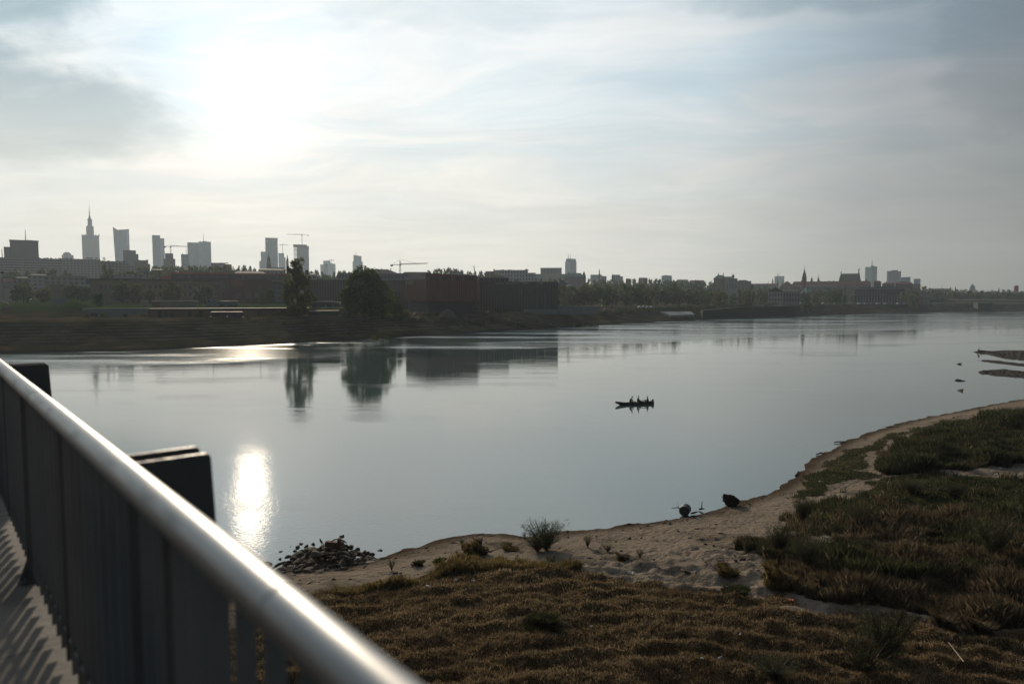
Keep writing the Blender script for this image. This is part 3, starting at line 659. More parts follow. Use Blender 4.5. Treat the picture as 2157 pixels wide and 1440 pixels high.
m_ = MB(); p0 = mid + bd * (-.30) + bs * .2 + Vector((0, 0, .56)); m_.tube([p0, p0 + bd * .75 - bs * .9 - Vector((0, 0, .46))], .018, 6); pe = p0 + bd * .75 - bs * .9 - Vector((0, 0, .46))
ow = tag(m_.build('oar', BOATM, smooth=True), 'thin dark oar held by the bent rower in the boat', 'oar')
bl = MB(); bl.obox((pe + bd * .15 - bs * .18).xy, (bd * .64 - bs * .77).xy, (bd * .77 + bs * .64).xy, .22, .07, .03, .045); bl.build('blade', BOATM, ow)
om = thing('outboard_motor', mid + bd * (Lb / 2 + .22) + Vector((0, 0, .1)), 'small black outboard motor hanging on the stern of the boat', 'motor')
q_ = mid + bd * (Lb / 2 + .22)
m_ = MB(); m_.obox(q_.xy, bd.xy, bs.xy, .12, .09, .38, .62); m_.build('cowling', CLOTH, om, bevel=.03)
m_ = MB(); m_.tube([q_ + Vector((0, 0, .4)), q_ + bd * .04 + Vector((0, 0, -.25))], .035, 8); m_.build('shaft', CLOTH, om)
m_ = MB(); m_.tube([q_ + Vector((0, 0, .52)), q_ - bd * .35 + Vector((0, 0, .60))], .014, 6); m_.build('tiller', CLOTH, om)

# ------------------------------------------------------------------ things on the near shore
ROCK = plain('grey_brown_rock', (.080, .058, .042), .85, 0, .45, 2.5, .5); DROCK = plain('dark_wet_rock', (.034, .024, .018), .9, 0, .4, 2.5, .4)
def rock_mesh(seed):
    r = random.Random(seed); bm = bmesh.new(); bmesh.ops.create_icosphere(bm, subdivisions=2, radius=1)
    pl_ = [(Vector((r.gauss(0, 1), r.gauss(0, 1), r.gauss(0, 1))).normalized(), r.uniform(.45, .85)) for _ in range(9)]
    for v in bm.verts:
        for n_, d_ in pl_:
            k = v.co.dot(n_) - d_
            if k > 0: v.co -= n_ * k
        v.co *= 1 + r.uniform(-.05, .05)
    me = bpy.data.meshes.new('rock'); bm.to_mesh(me); bm.free(); return me
RKM = [rock_mesh(i) for i in range(10)]
for i, me in enumerate(RKM): me.materials.append(ROCK if i % 3 else DROCK)
rr = random.Random(5)
GRP = 'broken stones of the groyne at the water edge'
ell = [(590, 1195), (600, 1178), (625, 1160), (650, 1146), (690, 1138), (740, 1141), (770, 1156), (803, 1172), (770, 1178), (730, 1190), (690, 1208), (650, 1222), (600, 1225)]
wp = worldpoly(ell, .4); n_rock = 0
xs_ = [p[0] for p in wp]; ys_ = [p[1] for p in wp]; mxx, mxy = sum(xs_) / len(xs_), sum(ys_) / len(ys_)
def moundz(x, y):
    q_ = min(math.hypot(x - .5 * (a[0] + b[0]), y - .5 * (a[1] + b[1])) for a, b in zip(wp, wp[1:] + wp[:1])); return .02 + min(.62, q_ * .26)
def put_rock(x, y, z, s_, flat=.6, grp=GRP, lab='angular grey brown stone in the rubble heap at the water edge', cat='stone', me=None):
    me = me or RKM[rr.randrange(10)]; o = link('rock', me, (x, y, z)); o.rotation_euler = (rr.uniform(-.4, .4), rr.uniform(-.4, .4), rr.uniform(0, 6.28))
    o.scale = (s_ * rr.uniform(.8, 1.4), s_ * rr.uniform(.7, 1.1), s_ * flat * rr.uniform(.7, 1.2)); return tag(o, lab, cat, grp)
moundm = MB(); ring = [Vector((x, y, -.3)) for x, y in wp]
cc = Vector((mxx, mxy, .30))
fine = []
for i in range(len(ring)):
    a, b = ring[i], ring[(i + 1) % len(ring)]; ai, bi = a.lerp(cc, .45), b.lerp(cc, .45); ai.z = bi.z = .12
    moundm.quadface([a, b, bi, ai]); moundm.quadface([ai, bi, cc])
tag(moundm.build('groyne_core', ROCK), 'mound of packed rubble the shore stones lie on', 'rubble', None, 'stuff')
k = 0
while k < 285:
    x, y = rr.uniform(min(xs_), max(xs_)), rr.uniform(min(ys_), max(ys_))
    if not inpoly(np.array([x]), np.array([y]), wp)[0]: continue
    s_ = rr.choice([.12, .16, .2, .26, .34, .5 if rr.random() < .3 else .2]); fx = (x - min(xs_)) / (max(xs_) - min(xs_)); fy = (y - mxy)
    sz = 'large flat' if s_ > .4 else 'medium' if s_ > .24 else 'small'; wx_ = 'left end' if fx < .25 else 'left half' if fx < .5 else 'right half' if fx < .75 else 'right end'; wy_ = 'water side' if fy > .8 else 'sand side' if fy < -.8 else 'crest'
    put_rock(x, y, moundz(x, y) - s_ * .1, s_, lab=f'{sz} stone on the {wy_} of the rubble heap, {wx_}'); k += 1
for px, py, s_ in [(566, 1188, .3), (590, 1176, .15), (592, 1160, .13), (627, 1150, .25), (634, 1143, .2), (620, 1159, .18), (720, 1128, .2), (800, 1158, .16), (607, 1172, .2), (645, 1150, .2), (660, 1146, .2), (612, 1150, .08)]:
    p = G(px, py, .03); put_rock(p.x, p.y, .0, s_, .5, 'loose stones in the shallows round the groyne', 'dark stone poking out of the shallow water beside the rubble heap')
# block, post, driftwood and bird on the heap
BR = plain('brick_block', (.12, .075, .055), .85, 0, .3, 3, .4); WOOD = plain('old_wood', (.13, .10, .075), .85, 0, .35, 4, .4)
p = G(700, 1147, .6); m_ = MB(); m_.obox((p.x, p.y), (.98, -.2), (.2, .98), .40, .13, .50, .80)
tag(m_.build('masonry_block', BR, bevel=.03), 'long rectangular block of masonry on top of the rubble heap, under the bird', 'block')
p = G(715, 1145, .7); m_ = MB(); m_.obox((p.x, p.y), (.98, -.2), (.2, .98), .09, .09, .5, 1.05)
tag(m_.build('stump_post', BR, bevel=.02), 'short upright brick coloured stub on the rubble heap beside the block', 'post')
a, b, c_ = G(697, 1140, .9), G(714, 1135, 1.1), G(730, 1143, .9)
m_ = MB(); m_.tube([a, a.lerp(b, .5) + Vector((0, 0, .05)), b, b.lerp(c_, .6) + Vector((0, 0, .04)), c_], [.03, .04, .04, .045, .03], 7)
tag(m_.build('driftwood', WOOD, smooth=True), 'bent bare branch arching over the top of the rubble heap', 'driftwood')
a, b = G(572, 1198, .1), G(601, 1183, .35); m_ = MB(); m_.tube([a, a.lerp(b, .5) + Vector((0, 0, .06)), b], [.06, .09, .07], 7)
tag(m_.build('driftwood', WOOD, smooth=True), 'straight log end sloping out of the water left of the rubble heap', 'driftwood')
a, b = G(716, 1131, .02), G(724, 1127, .05); m_ = MB(); m_.tube([a, b], [.05, .06], 7)
tag(m_.build('driftwood', WOOD), 'small log floating just beyond the rubble heap', 'driftwood')
def bird(loc, fwd, s_, label):
    t_ = thing('crow', loc, label, 'bird'); f = Vector((fwd[0], fwd[1], 0)).normalized(); sd_ = Vector((f.y, -f.x, 0)); BK = plain('black_feathers', (.015, .015, .018), .6, 0, .3, 10)
    def Q(a, b, c_): return (f * a + sd_ * b + Vector((0, 0, c_))) * s_
    skin_body('body', {'b': (Q(0, 0, .20), (.075 * s_, .085 * s_)), 'ch': (Q(.07, 0, .28), .08 * s_), 'n': (Q(.10, 0, .37), .045 * s_), 'h': (Q(.125, 0, .42), .048 * s_), 'bk': (Q(.17, 0, .415), .018 * s_), 'bt': (Q(.215, 0, .40), .004 * s_),
              't': (Q(-.10, 0, .13), (.05 * s_, .03 * s_)), 'te': (Q(-.24, 0, .02), (.035 * s_, .008 * s_))}, [('b', 'ch'), ('ch', 'n'), ('n', 'h'), ('h', 'bk'), ('bk', 'bt'), ('b', 't'), ('t', 'te')], BK, t_)
    for sg in (-1, 1):
        m_ = MB(); o0 = Vector(loc); m_.tube([o0 + Q(0, sg * .035, .14), o0 + Q(.01, sg * .04, .07), o0 + Q(0, sg * .04, .0)], [.012 * s_, .007 * s_, .007 * s_], 5)
        m_.tube([o0 + Q(-.03, sg * .04, .005), o0 + Q(.06, sg * .04, .005)], .006 * s_, 5); m_.build('leg', BK, t_)
p = G(677, 1146, .88); bird((p.x, p.y, .88), (-.5, .2), .75, 'black bird perched on the masonry block of the rubble heap')
# driftwood heap and stump at the water's edge
def stump(px, py, s_, label, seed, zb=.1):
    p = ng(px, py); r = random.Random(seed); t_ = thing('tree_stump', (p.x, p.y, p.z), label, 'stump'); DK = plain('charred_root_wood', (.020, .014, .011), .9, 0, .4, 5, .4)
    J = {'c': ((0, 0, .24 * s_), .44 * s_), 'd': ((.25 * s_, .1, .32 * s_), .30 * s_), 'e': ((-.24 * s_, 0, .50 * s_), .28 * s_)}; B = [('c', 'd'), ('c', 'e')]
    for i in range(14):
        a_ = r.uniform(0, 6.28); e_ = r.uniform(-.9, 1.4); b_ = r.choice('cde'); o0 = Vector(J[b_][0]); v = Vector((math.cos(a_) * math.cos(e_), math.sin(a_) * math.cos(e_), math.sin(e_)))
        J[f'r{i}'] = (o0 + v * .30 * s_, .15 * s_); J[f'q{i}'] = (o0 + v * .46 * s_ + Vector((0, 0, r.uniform(-.1, .06) * s_)), .07 * s_); B += [(b_, f'r{i}'), (f'r{i}', f'q{i}')]
    skin_body('root_ball', J, B, DK, t_)
stump(1540, 1066, 1.05, 'big black upturned root stump at the sandy water edge', 2)
p = G(1443, 1080, .15); t_ = thing('washed_up_drum', (p.x, p.y, .0), 'dark round drum lying on its side in the shallow water edge with a stick', 'drum')
DK = plain('dark_teal_drum', (.018, .028, .028), .5, 0, .3, 4); m_ = MB(); a = Vector((p.x, p.y, .34)); m_.tube([a + Vector((-.15, -.28, 0)), a + Vector((-.13, -.24, .0)), a + Vector((.13, .24, .06)), a + Vector((.15, .28, .06))], [.33, .36, .36, .33], 18); m_.build('barrel', DK, t_)
m_ = MB(); m_.tube([a + Vector((-.2, -.05, .05)), a + Vector((-.55, 0, .2)), a + Vector((-.95, .05, .12))], [.05, .035, .015], 6); m_.tube([a + Vector((-.45, 0, .16)), a + Vector((-.5, .1, .5))], [.02, .01], 5); m_.build('stick', WOOD, t_)
for pts, lab in [([(1455, 1081), (1463, 1079), (1470, 1077)], 'thin dark branch lying flat along the water edge right of the drum'), ([(1472, 1072), (1478, 1071), (1484, 1071)], 'short forked branch in the shallows between the drum and the stump'),
                 ([(1757, 931), (1768, 930), (1782, 929)], 'dark branch sticking out over the water at the bend of the shore'), ([(1719, 957), (1730, 953)], 'weathered plank on the shore below the olive grass'), ([(1676, 1002), (1682, 993)], 'small dark branch standing at the water edge where the shore turns')]:
    q_ = [G(x, y, .08 + .06 * i) for i, (x, y) in enumerate(pts)]; m_ = MB(); m_.tube(q_, [.05, .07, .03][:len(q_)], 6)
    if 'forked' in lab: m_.tube([q_[1], q_[1] + Vector((.05, .1, .5))], [.05, .02], 5)
    tag(m_.build('driftwood', plain('charred_root_wood', (.020, .014, .011))), lab, 'driftwood')
# litter
LIT = plain('pale_plastic', (.42, .43, .43), .4, 0, .15, 10); LITB = plain('bluish_plastic', (.22, .28, .34), .4, 0, .15, 10); LITO = plain('orange_wrapper', (.65, .22, .12), .5, 0, .15, 10)
def litter(px, py, s_, mtl, label, seed, bottle=False):
    p = ng(px, py); r = random.Random(seed); z = p.z + .05; bm = bmesh.new()
    if bottle:
        m_ = MB(); a_ = r.uniform(0, 3); d_ = Vector((math.cos(a_), math.sin(a_), .15)); b0 = Vector((p.x, p.y, z + .03))
        m_.tube([b0, b0 + d_ * .01, b0 + d_ * s_ * .62, b0 + d_ * s_ * .82, b0 + d_ * s_], [s_ * .12, s_ * .16, s_ * .16, s_ * .06, s_ * .06], 10); bm.free()
        return tag(m_.build('bottle', mtl, smooth=True), label, 'bottle')
    bmesh.ops.create_grid(bm, x_segments=5, y_segments=5, size=s_ / 2)
    for v in bm.verts: v.co.z = r.uniform(0, .35) * s_; v.co.x += r.uniform(-.12, .12) * s_; v.co.y += r.uniform(-.12, .12) * s_
    g_ = bmesh.ops.solidify(bm, geom=bm.faces, thickness=.006)
    me = bpy.data.meshes.new('litter'); bm.to_mesh(me); bm.free(); me.materials.append(mtl); return tag(link('litter', me, (p.x, p.y, z)), label, 'litter')
for i, (px, py, s_, mt, lab, bo) in enumerate([
    (829, 1223, .26, LIT, 'bright white crumpled wrapper on the hay beyond the handrail, left of the other scraps', 0), (961, 1223, .22, LIT, 'small white scrap on the hay below the shore bulge', 0),
    (996, 1225, .22, LITB, 'bluish plastic scrap right of the small white scrap on the hay', 0), (902, 1237, .24, LITB, 'bluish plastic bag between the white scraps on the hay', 0),
    (1328, 1208, .34, LIT, 'long pale plastic bag lying where the hay meets the sand', 0), (1245, 1321, .18, LIT, 'pale scrap in the middle of the mown hay, right of the green patch', 0),
    (1136, 1306, .30, WOOD, 'pale upright stalk scrap in the green patch of the hay', 1), (1558, 1341, .22, LIT, 'white bottle lying in the hay right of centre', 1),
    (1513, 1392, .30, LITB, 'clear bluish bottle in the hay near the bottom edge', 1), (1478, 1389, .15, LIT, 'tiny white scrap left of the bluish bottle near the bottom edge', 0),
    (1667, 1266, .26, LITO, 'orange and white wrapper at the edge of the hay below the sand', 0), (1655, 1126, .24, LIT, 'white scrap among the low weeds right of the sand', 0),
    (1902, 983, .45, LIT, 'white plastic bag at the foot of the green grass hillock', 0), (1826, 967, .3, LIT, 'white scrap beside the sandy path', 0), (1728, 1016, .4, LIT, 'pale scrap on the sandy edge near the shore bend', 0),
    (2108, 988, .35, LIT, 'white scrap on the bare strip right of the hillock', 0), (1462, 1205, .15, LIT, 'tiny white scrap on the open sand', 0), (1473, 1094, .3, LIT, 'white scrap near the drum on the sand', 0), (1519, 1061, .28, LIT, 'white bottle at the water edge just left of the stump', 1), (660, 1222, .25, LIT, 'bright white scrap below the rubble heap', 0)]):
    litter(px, py, s_ * .75, mt, lab, i, bo)
a, b = ng(1998, 1366), ng(2030, 1400); m_ = MB(); m_.tube([a + Vector((0, 0, .25)), b + Vector((0, 0, .12))], [.014, .02], 6); tag(m_.build('pale_stick', plain('bleached_wood', (.26, .21, .15))), 'long bleached stick leaning in the weeds at the lower right', 'stick')
# separate bushes and tufts on the near bank
def plant_mesh(kind, seed, fine=1.0):
    r = np.random.RandomState(seed); n = {'tuft': 1500, 'bush': 1500, 'leafy': 900, 'tall': 2600}[kind]; n = int(n * fine ** 1.6); st = rng.get_state(); rng.seed(seed)
    if kind in ('tuft',):
        a_ = r.rand(n) * 6.28; q_ = r.rand(n) ** .7 * .42; P_ = np.stack([np.cos(a_) * q_, np.sin(a_) * q_, 0 * q_ - .04], 1); me = blades(P_, (.35 + .65 * r.rand(n) ** 1.5) * (1 - .75 * (q_ / .42) ** 2), np.full(n, .011 / fine), .62 / fine, [GRNM, GOLD, BRNM][seed % 3], 'tuft_blades')
    else:
        # stems fan out from the root, small leaves along them
        ns = int((46 if kind != 'leafy' else 22) * fine); P_ = []; 
        for i in range(ns):
            a_ = r.rand() * 6.28; ln_ = .12 + .5 * r.rand(); h_ = (.55 + .45 * r.rand()); m = n // ns
            tt = np.sort(r.rand(m)) ** .6; x = np.cos(a_) * ln_ * tt * (.6 + .5 * tt) * .8; y = np.sin(a_) * ln_ * tt * (.6 + .5 * tt) * .8; z = h_ * tt
            P_.append(np.stack([x + (r.rand(m) - .5) * .08, y + (r.rand(m) - .5) * .08, z], 1))
        P_ = np.concatenate(P_); n = len(P_); me = blades(P_, (.04 + .06 * r.rand(n)) / fine, np.full(n, .020 / fine), 1.0, GRNM if kind != 'bush' else GRNM, kind + '_leaves')
    rng.set_state(st); return me
def stems_mesh(seed, ns=26):
    r = random.Random(seed); m_ = MB()
    for i in range(ns):
        a_ = r.uniform(0, 6.28); l_ = r.uniform(.1, .5); h_ = r.uniform(.55, 1.02); m_.tube([(0, 0, -.03), (math.cos(a_) * l_ * .4, math.sin(a_) * l_ * .4, h_ * .5), (math.cos(a_) * l_ * .8, math.sin(a_) * l_ * .8, h_)], [.010, .007, .003], 3, False)
    return m_
PM = {}
def plant(kind, px, py, wd, ht, label, seed=1, cat='bush'):
    if kind == 'tuft': seed = 3 if 'green' in label and 'yellow' not in label else 2 if ('brown' in label or 'tussock' in label) else 1
    p = ng(px, py); fine = 2.2 if wd > 1.7 else 1.4 if wd > 1.1 else 1.0; key = (kind, seed % 4, fine)
    if key not in PM:
        PM[key] = (plant_mesh(kind, seed % 4, fine), None)
        if kind != 'tuft':
            so_ = stems_mesh(seed, int(26 * fine)).build('stems', BRNM, origin=(0, 0, 0)); PM[key] = (PM[key][0], so_.data); bpy.data.objects.remove(so_)
    t_ = thing({'tuft': 'grass_tuft', 'bush': 'shrub', 'leafy': 'leafy_weed', 'tall': 'tall_herb'}[kind], (p.x, p.y, p.z), label, cat)
    t_.scale = (wd, wd, ht); t_.rotation_euler = (0, 0, seed * 1.3)
    link('foliage' if kind != 'tuft' else 'blades', PM[key][0], parent=t_)
    if PM[key][1]: link('stems', PM[key][1], parent=t_)
plant('tall', 1150, 1157, 3.1, 1.6, 'bushy grey green shrub with thin upright twigs on the shore edge', 1); plant('tall', 1132, 1160, 2.2, .95, 'lower companion shrub at the left foot of the twiggy shore shrub', 2)
for i, (k_, px, py, wd, ht, lab) in enumerate([
    ('leafy', 1238, 1152, 1.0, .75, 'small bright green leafy weed on the sand right of the shore shrub'), ('leafy', 1280, 1162, 1.3, .5, 'low spreading green weed on the sand edge, second right of the shrub'),
    ('leafy', 1348, 1175, .8, .5, 'little green weed alone on the sand above the hay'), ('tuft', 1311, 1177, .9, .5, 'brownish tuft at the edge of the hay below the sand'),
    ('tuft', 1533, 1208, 1.5, .62, 'rounded yellow green grass tuft standing on the open sand'), ('tuft', 1640, 1232, 2.0, 1.35, 'tall yellow green grass clump at the right end of the sand'),
    ('tall', 1640, 1165, 2.2, 1.6, 'yellowing bushy herb at the edge of the sand'), ('tall', 1700, 1200, 2.8, 1.8, 'silvery seeded herb behind the grass clump'),
    ('tuft', 1550, 1248, 1.7, .4, 'low wide green tuft where sand meets hay'), ('tall', 1690, 1098, 2.2, 1.6, 'dark green bush at the head of the sand'), ('tall', 1800, 1110, 2.6, 1.5, 'dark bush left of the pink sandy gap'),
    ('tuft', 990, 1168, 1.4, .8, 'golden dry tuft at the crest left of the shrub'), ('tuft', 1012, 1166, 1.2, 1.2, 'taller golden tuft next to the shore bulge'), ('tuft', 1075, 1158, 1.3, .5, 'golden yellow tuft left of the shrub foot'),
    ('tuft', 880, 1190, .9, .45, 'green tuft on the slope right of the rubble heap'), ('tuft', 925, 1184, .9, .4, 'low green tuft near the shore slope'), ('leafy', 825, 1200, .8, .6, 'thin green weed on the sand below the rubble heap'),
    ('leafy', 972, 1143, 1.0, .25, 'flat bright green patch of weed on the sandy bulge'), ('leafy', 1820, 1420, 3.2, 1.5, 'big dark seeded herb at the bottom edge'), ('tall', 1860, 1390, 3.4, 1.9, 'large grey green herb thicket in the hay at the lower right'),
    ('tall', 1630, 1430, 2.8, .8, 'low grey green herb patch at the bottom edge right of centre'), ('tuft', 1140, 1315, 2.2, .5, 'green grass patch in the middle of the mown hay'), ('leafy', 1180, 1322, 2.0, .4, 'dark green weed patch right of the grass patch in the hay'),
    ('tuft', 2060, 1330, 1.7, .8, 'olive brown tussock at the right edge'), ('tuft', 1985, 1320, 1.5, .8, 'olive tussock below the dead weeds'), ('tall', 2090, 1180, 3.0, 2.2, 'tall reddish brown dead herb at the right edge'),
    ('leafy', 1830, 1170, 3.0, .9, 'broad bright green leafy herb bed inside the dead weeds'), ('leafy', 1790, 1195, 2.6, .8, 'second leafy green bed left inside the dead weeds'), ('tuft', 1740, 1245, 2.2, .9, 'brown tuft at the lower left end of the dead weeds'), ('tuft', 1808, 1262, 2.2, .7, 'dry brown tuft in front of the dead weeds'),
    ('leafy', 1104, 1136, .5, .5, 'tiny light green sprout at the water edge left of the shrub'), ('tall', 1920, 1040, 3.0, 1.1, 'dark green herb clump in the middle of the green bank'), ('tall', 2010, 1050, 3.0, 1.2, 'dark herb clump right in the green bank'), ('leafy', 2060, 1100, 3.0, .9, 'green herb bed in front of the bare strip at the right')]):
    plant(k_, px, py, wd * .8, ht, lab, i + 3, 'grass tuft' if k_ == 'tuft' else 'weed' if k_ == 'leafy' else 'bush')

# ------------------------------------------------------------------ stone spits at the right, with a figure
def spit(pts_top, pts_bot, label, seed, h=.5):
    """low stone bank: outline given by far and near water edges (photo pixels)"""
    n = 260; m_ = 15; T_ = np.array([list(G(*p, 0))[:2] for p in pts_top]); B_ = np.array([list(G(*p, 0))[:2] for p in pts_bot])
    def samp(A, t): s_ = np.linspace(0, 1, len(A)); return np.stack([np.interp(t, s_, A[:, 0]), np.interp(t, s_, A[:, 1])], 1)
    t = np.linspace(0, 1, n); a = samp(T_, t); b = samp(B_, t); V = np.zeros((n, m_, 3))
    for j in range(m_):
        k = j / (m_ - 1); V[:, j, :2] = b * (1 - k) + a * k
        if 0 < j < m_ - 1: V[:, j, 0] += (vnoise(V[:, j, 0] * 1.5 + 60, V[:, j, 1] * 1.5) - .5) * .8
        else: V[:, j, 1] += (fbm(V[:, j, 0] * .6 + 100, V[:, j, 1] * 0 + seed) - .5) * 2.2
        rough = fbm(V[:, j, 0] * 1.4 + 200, V[:, j, 1] * 1.4 + 9 * seed) ; prof = max(0, math.sin(math.pi * k)) ** .6
        V[:, j, 2] = -.15 + prof * h * (.20 + .9 * rough) * sstep(t, -.02, .15)
    i_, j_ = np.meshgrid(np.arange(n - 1), np.arange(m_ - 1), indexing='ij'); q_ = (i_ * m_ + j_).ravel()
    me = raw_mesh('stone_spit', V.reshape(-1, 3), 4, DROCK, loops=np.stack([q_, q_ + m_, q_ + m_ + 1, q_ + 1], 1))
    tag(link('stone_spit', me), label, 'stone spit')
spit([(2046, 740.5), (2075, 741), (2100, 738.5), (2113, 737), (2157, 737), (2260, 736)], [(2046, 741.5), (2075, 744), (2100, 752), (2120, 757), (2157, 761), (2260, 766)], 'farthest of the three low stone spits at the right edge, with the crouching figure', 1, .9)
spit([(2063, 758), (2080, 757), (2110, 760), (2157, 765), (2260, 772)], [(2063, 759.5), (2085, 764), (2110, 767), (2157, 773), (2260, 782)], 'middle and thinnest of the three low stone spits at the right edge', 2, .5)
spit([(2052, 781), (2085, 781), (2100, 777), (2115, 776), (2157, 781), (2260, 786)], [(2052, 782), (2070, 788), (2100, 793), (2130, 796), (2157, 798), (2260, 803)], 'nearest of the three low stone spits at the right edge', 3, .7)
for px, py, s_, lab in [(2018, 767, 1.0, 'dark flat stone in open water, farthest of the three left of the spits'), (2022, 802, .8, 'dark flat stone in open water, middle of the three left of the spits'), (2022, 823, 1.0, 'dark flat stone in open water, nearest of the three left of the spits')]:
    p = G(px, py, 0); put_rock(p.x, p.y, -.02, s_, .2, 'flat stones breaking the open water near the spits', lab)
p = G(2063, 742.5, .15)
t_ = seated('person', (p.x, p.y, .45), 'person in dark clothes crouching at the tip of the farthest stone spit', (-1, -.1), .25, [(.42, -.1, .25), (.42, .1, .25)], REDC, knees=.38)
# ------------------------------------------------------------------ buildings of the far bank
class Face:
    """vertical plane facing the camera through photo pixel column xm at depth Y"""
    def __init__(s, xm, Y, turn=0.0):
        p = at(xm, 610, Y); s.o = Vector((p.x, p.y)); d = s.o.normalized(); a = math.atan2(d.y, d.x) + turn
        s.n = Vector((math.cos(a), math.sin(a))); s.u = Vector((s.n.y, -s.n.x))        # n away from the camera, u to the right
    def pt(s, px, py):
        a, b, c_ = ray(px, py); t = (s.o.dot(s.n)) / (a * s.n.x + b * s.n.y); return Vector((a * t, b * t, CZ + c_ * t))
    def uz(s, px, py):
        p = s.pt(px, py); return (p.xy - s.o).dot(s.u), p.z
    def W(s, u, n_): q_ = s.o + s.u * u + s.n * n_; return (q_.x, q_.y)
def foot(fc, x0, x1, dep, off=0.0, xc=None, k=0.5, py=610):
    u0, u1 = fc.uz(x0, py)[0], fc.uz(x1, py)[0]
    if xc is None: return [fc.W(u0, off), fc.W(u1, off), fc.W(u1, off + dep), fc.W(u0, off + dep)]
    c_ = fc.uz(xc, py)[0]; a = (c_ - u0) * k; b = (u1 - c_) / k
    if b > 60: b = 60
    A, Cc, Bb = (u0, off + a), (c_, off), (u1, off + b); Dd = (A[0] + Bb[0] - c_, A[1] + Bb[1] - off)
    return [fc.W(*A), fc.W(*Cc), fc.W(*Bb), fc.W(*Dd)]
def blk(parent, part, fc, x0, x1, yt, mt, dep=18, off=0.0, xc=None, k=0.5, z0=None, yb=None, yt2=None, ins=0, label=None):
    fp = foot(fc, x0, x1, dep, off, xc, k); z0 = fc.uz((x0 + x1) / 2, yb)[1] if yb is not None else (parent.location.z if z0 is None else z0)
    zt = fc.uz((x0 + x1) / 2, yt)[1]; top = zt
    if yt2 is not None: z2 = fc.uz(x1, yt2)[1]; top = [zt, z2, z2, zt]
    m_ = MB(); m_.prism(fp, z0, top); return m_.build(part, mt, parent, label=label)
def mast(parent, part, fc, px, y0, y1, r_, mt, off=5):
    r_ *= 1.2
    u, z0 = fc.uz(px, y0); z1 = fc.uz(px, y1)[1]; p = fc.W(u, off); m_ = MB(); m_.tube([(p[0], p[1], z0), (p[0], p[1], z1)], [r_, r_ * .5], 5); return m_.build(part, mt, parent)
def spire(parent, part, fc, px, prof, mt, n=8, off=6, sq=False):
    """prof: list of (half width in px, py)"""
    m_ = MB(); u = fc.uz(px, 600)[0]; p = fc.W(u, off); pr = [(max(.05, abs(fc.uz(px + hw, y)[0] - fc.uz(px, y)[0])) * (1.414 if sq else 1), fc.uz(px, y)[1]) for hw, y in prof]
    m_.lathe(p[0], p[1], pr, 4 if sq else n, rot=(math.pi / 4 + math.atan2(fc.u.y, fc.u.x)) if sq else 0); return m_.build(part, mt, parent)
def gable(parent, part, fc, x0, x1, ye, yr, mt, dep=14, off=0.0, hip=0.0):
    """pitched roof, ridge along the face; ye eaves, yr ridge"""
    u0, ze = fc.uz(x0, ye); u1 = fc.uz(x1, ye)[0]; zr_ = fc.uz((x0 + x1) / 2, yr)[1]; m_ = MB(); P = lambda u, n_, z: (*fc.W(u, n_), z)
    a, b, c_, d = P(u0, off - .6, ze), P(u1, off - .6, ze), P(u1, off + dep + .6, ze), P(u0, off + dep + .6, ze); r0, r1 = P(u0 + hip, off + dep / 2, zr_), P(u1 - hip, off + dep / 2, zr_)
    for q_ in ([a, b, r1, r0], [c_, d, r0, r1], [b, c_, r1], [d, a, r0], [d, c_, b, a]): m_.quadface(q_)
    return m_.build(part, mt, parent)
def house(name, label, cat, xm, Y, turn=0.0, z0=None, group=None):
    if Y >= 1500: Y *= 1.3
    fc = Face(xm, Y, turn); z = tz1(fc.o.x, fc.o.y) - 1.0 if z0 is None else z0
    return thing(name, (fc.o.x, fc.o.y, z), label, cat, group), fc
def win(parent, fc, px, py, wpx, hpx, mt, off=-.06, part='window'):
    u0, z1 = fc.uz(px - wpx / 2, py - hpx / 2); u1, z0 = fc.uz(px + wpx / 2, py + hpx / 2); m_ = MB()
    m_.prism([fc.W(u0, off), fc.W(u1, off), fc.W(u1, off + .3), fc.W(u0, off + .3)], z0, z1); return m_.build(part, mt, parent)

GLASS = facade('blue_glass_facade', (.50, .58, .64), (.27, .34, .40), 3.0, 3.6, .8, .7)  # tower glass tones raised and blued to stand in for distance haze
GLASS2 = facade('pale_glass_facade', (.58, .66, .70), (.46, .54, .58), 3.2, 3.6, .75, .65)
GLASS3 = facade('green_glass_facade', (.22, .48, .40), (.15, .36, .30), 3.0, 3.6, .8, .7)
STONE = facade('sandstone_facade', (.50, .50, .49), (.10, .10, .095), 3.4, 4.0, .4, .55)
PALE = facade('pale_panel_facade', (.30, .30, .28), (.10, .11, .12), 3.6, 3.0, .55, .45)
PALE2 = facade('pale_strip_facade', (.32, .31, .29), (.12, .13, .14), 40.0, 3.0, .98, .42)
DARKB = facade('dark_block_facade', (.10, .095, .09), (.045, .05, .055), 3.0, 3.0, .55, .5)
BROWN = facade('brown_block_facade', (.15, .115, .09), (.05, .05, .05), 3.2, 3.2, .45, .5)
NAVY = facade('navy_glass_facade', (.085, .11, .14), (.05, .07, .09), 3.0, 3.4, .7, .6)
PLASTER = plain('brown_plaster', (.21, .155, .115), .9, 0, .22, .15); BRICK = plain('red_brick', (.24, .070, .048), .9, 0, .25, .2); REDR = plain('red_metal_roof', (.36, .05, .035), .6, 0, .2, .2)
TILE = plain('red_tile_roof', (.16, .060, .042), .9, 0, .3, .3); DKR = plain('dark_roof', (.035, .032, .032), .8, 0, .3, .3); COPPER = plain('copper_green_roof', (.085, .17, .14), .7, 0, .3, .3); TANR = plain('tan_roof', (.26, .17, .11), .8, 0, .2, .3)
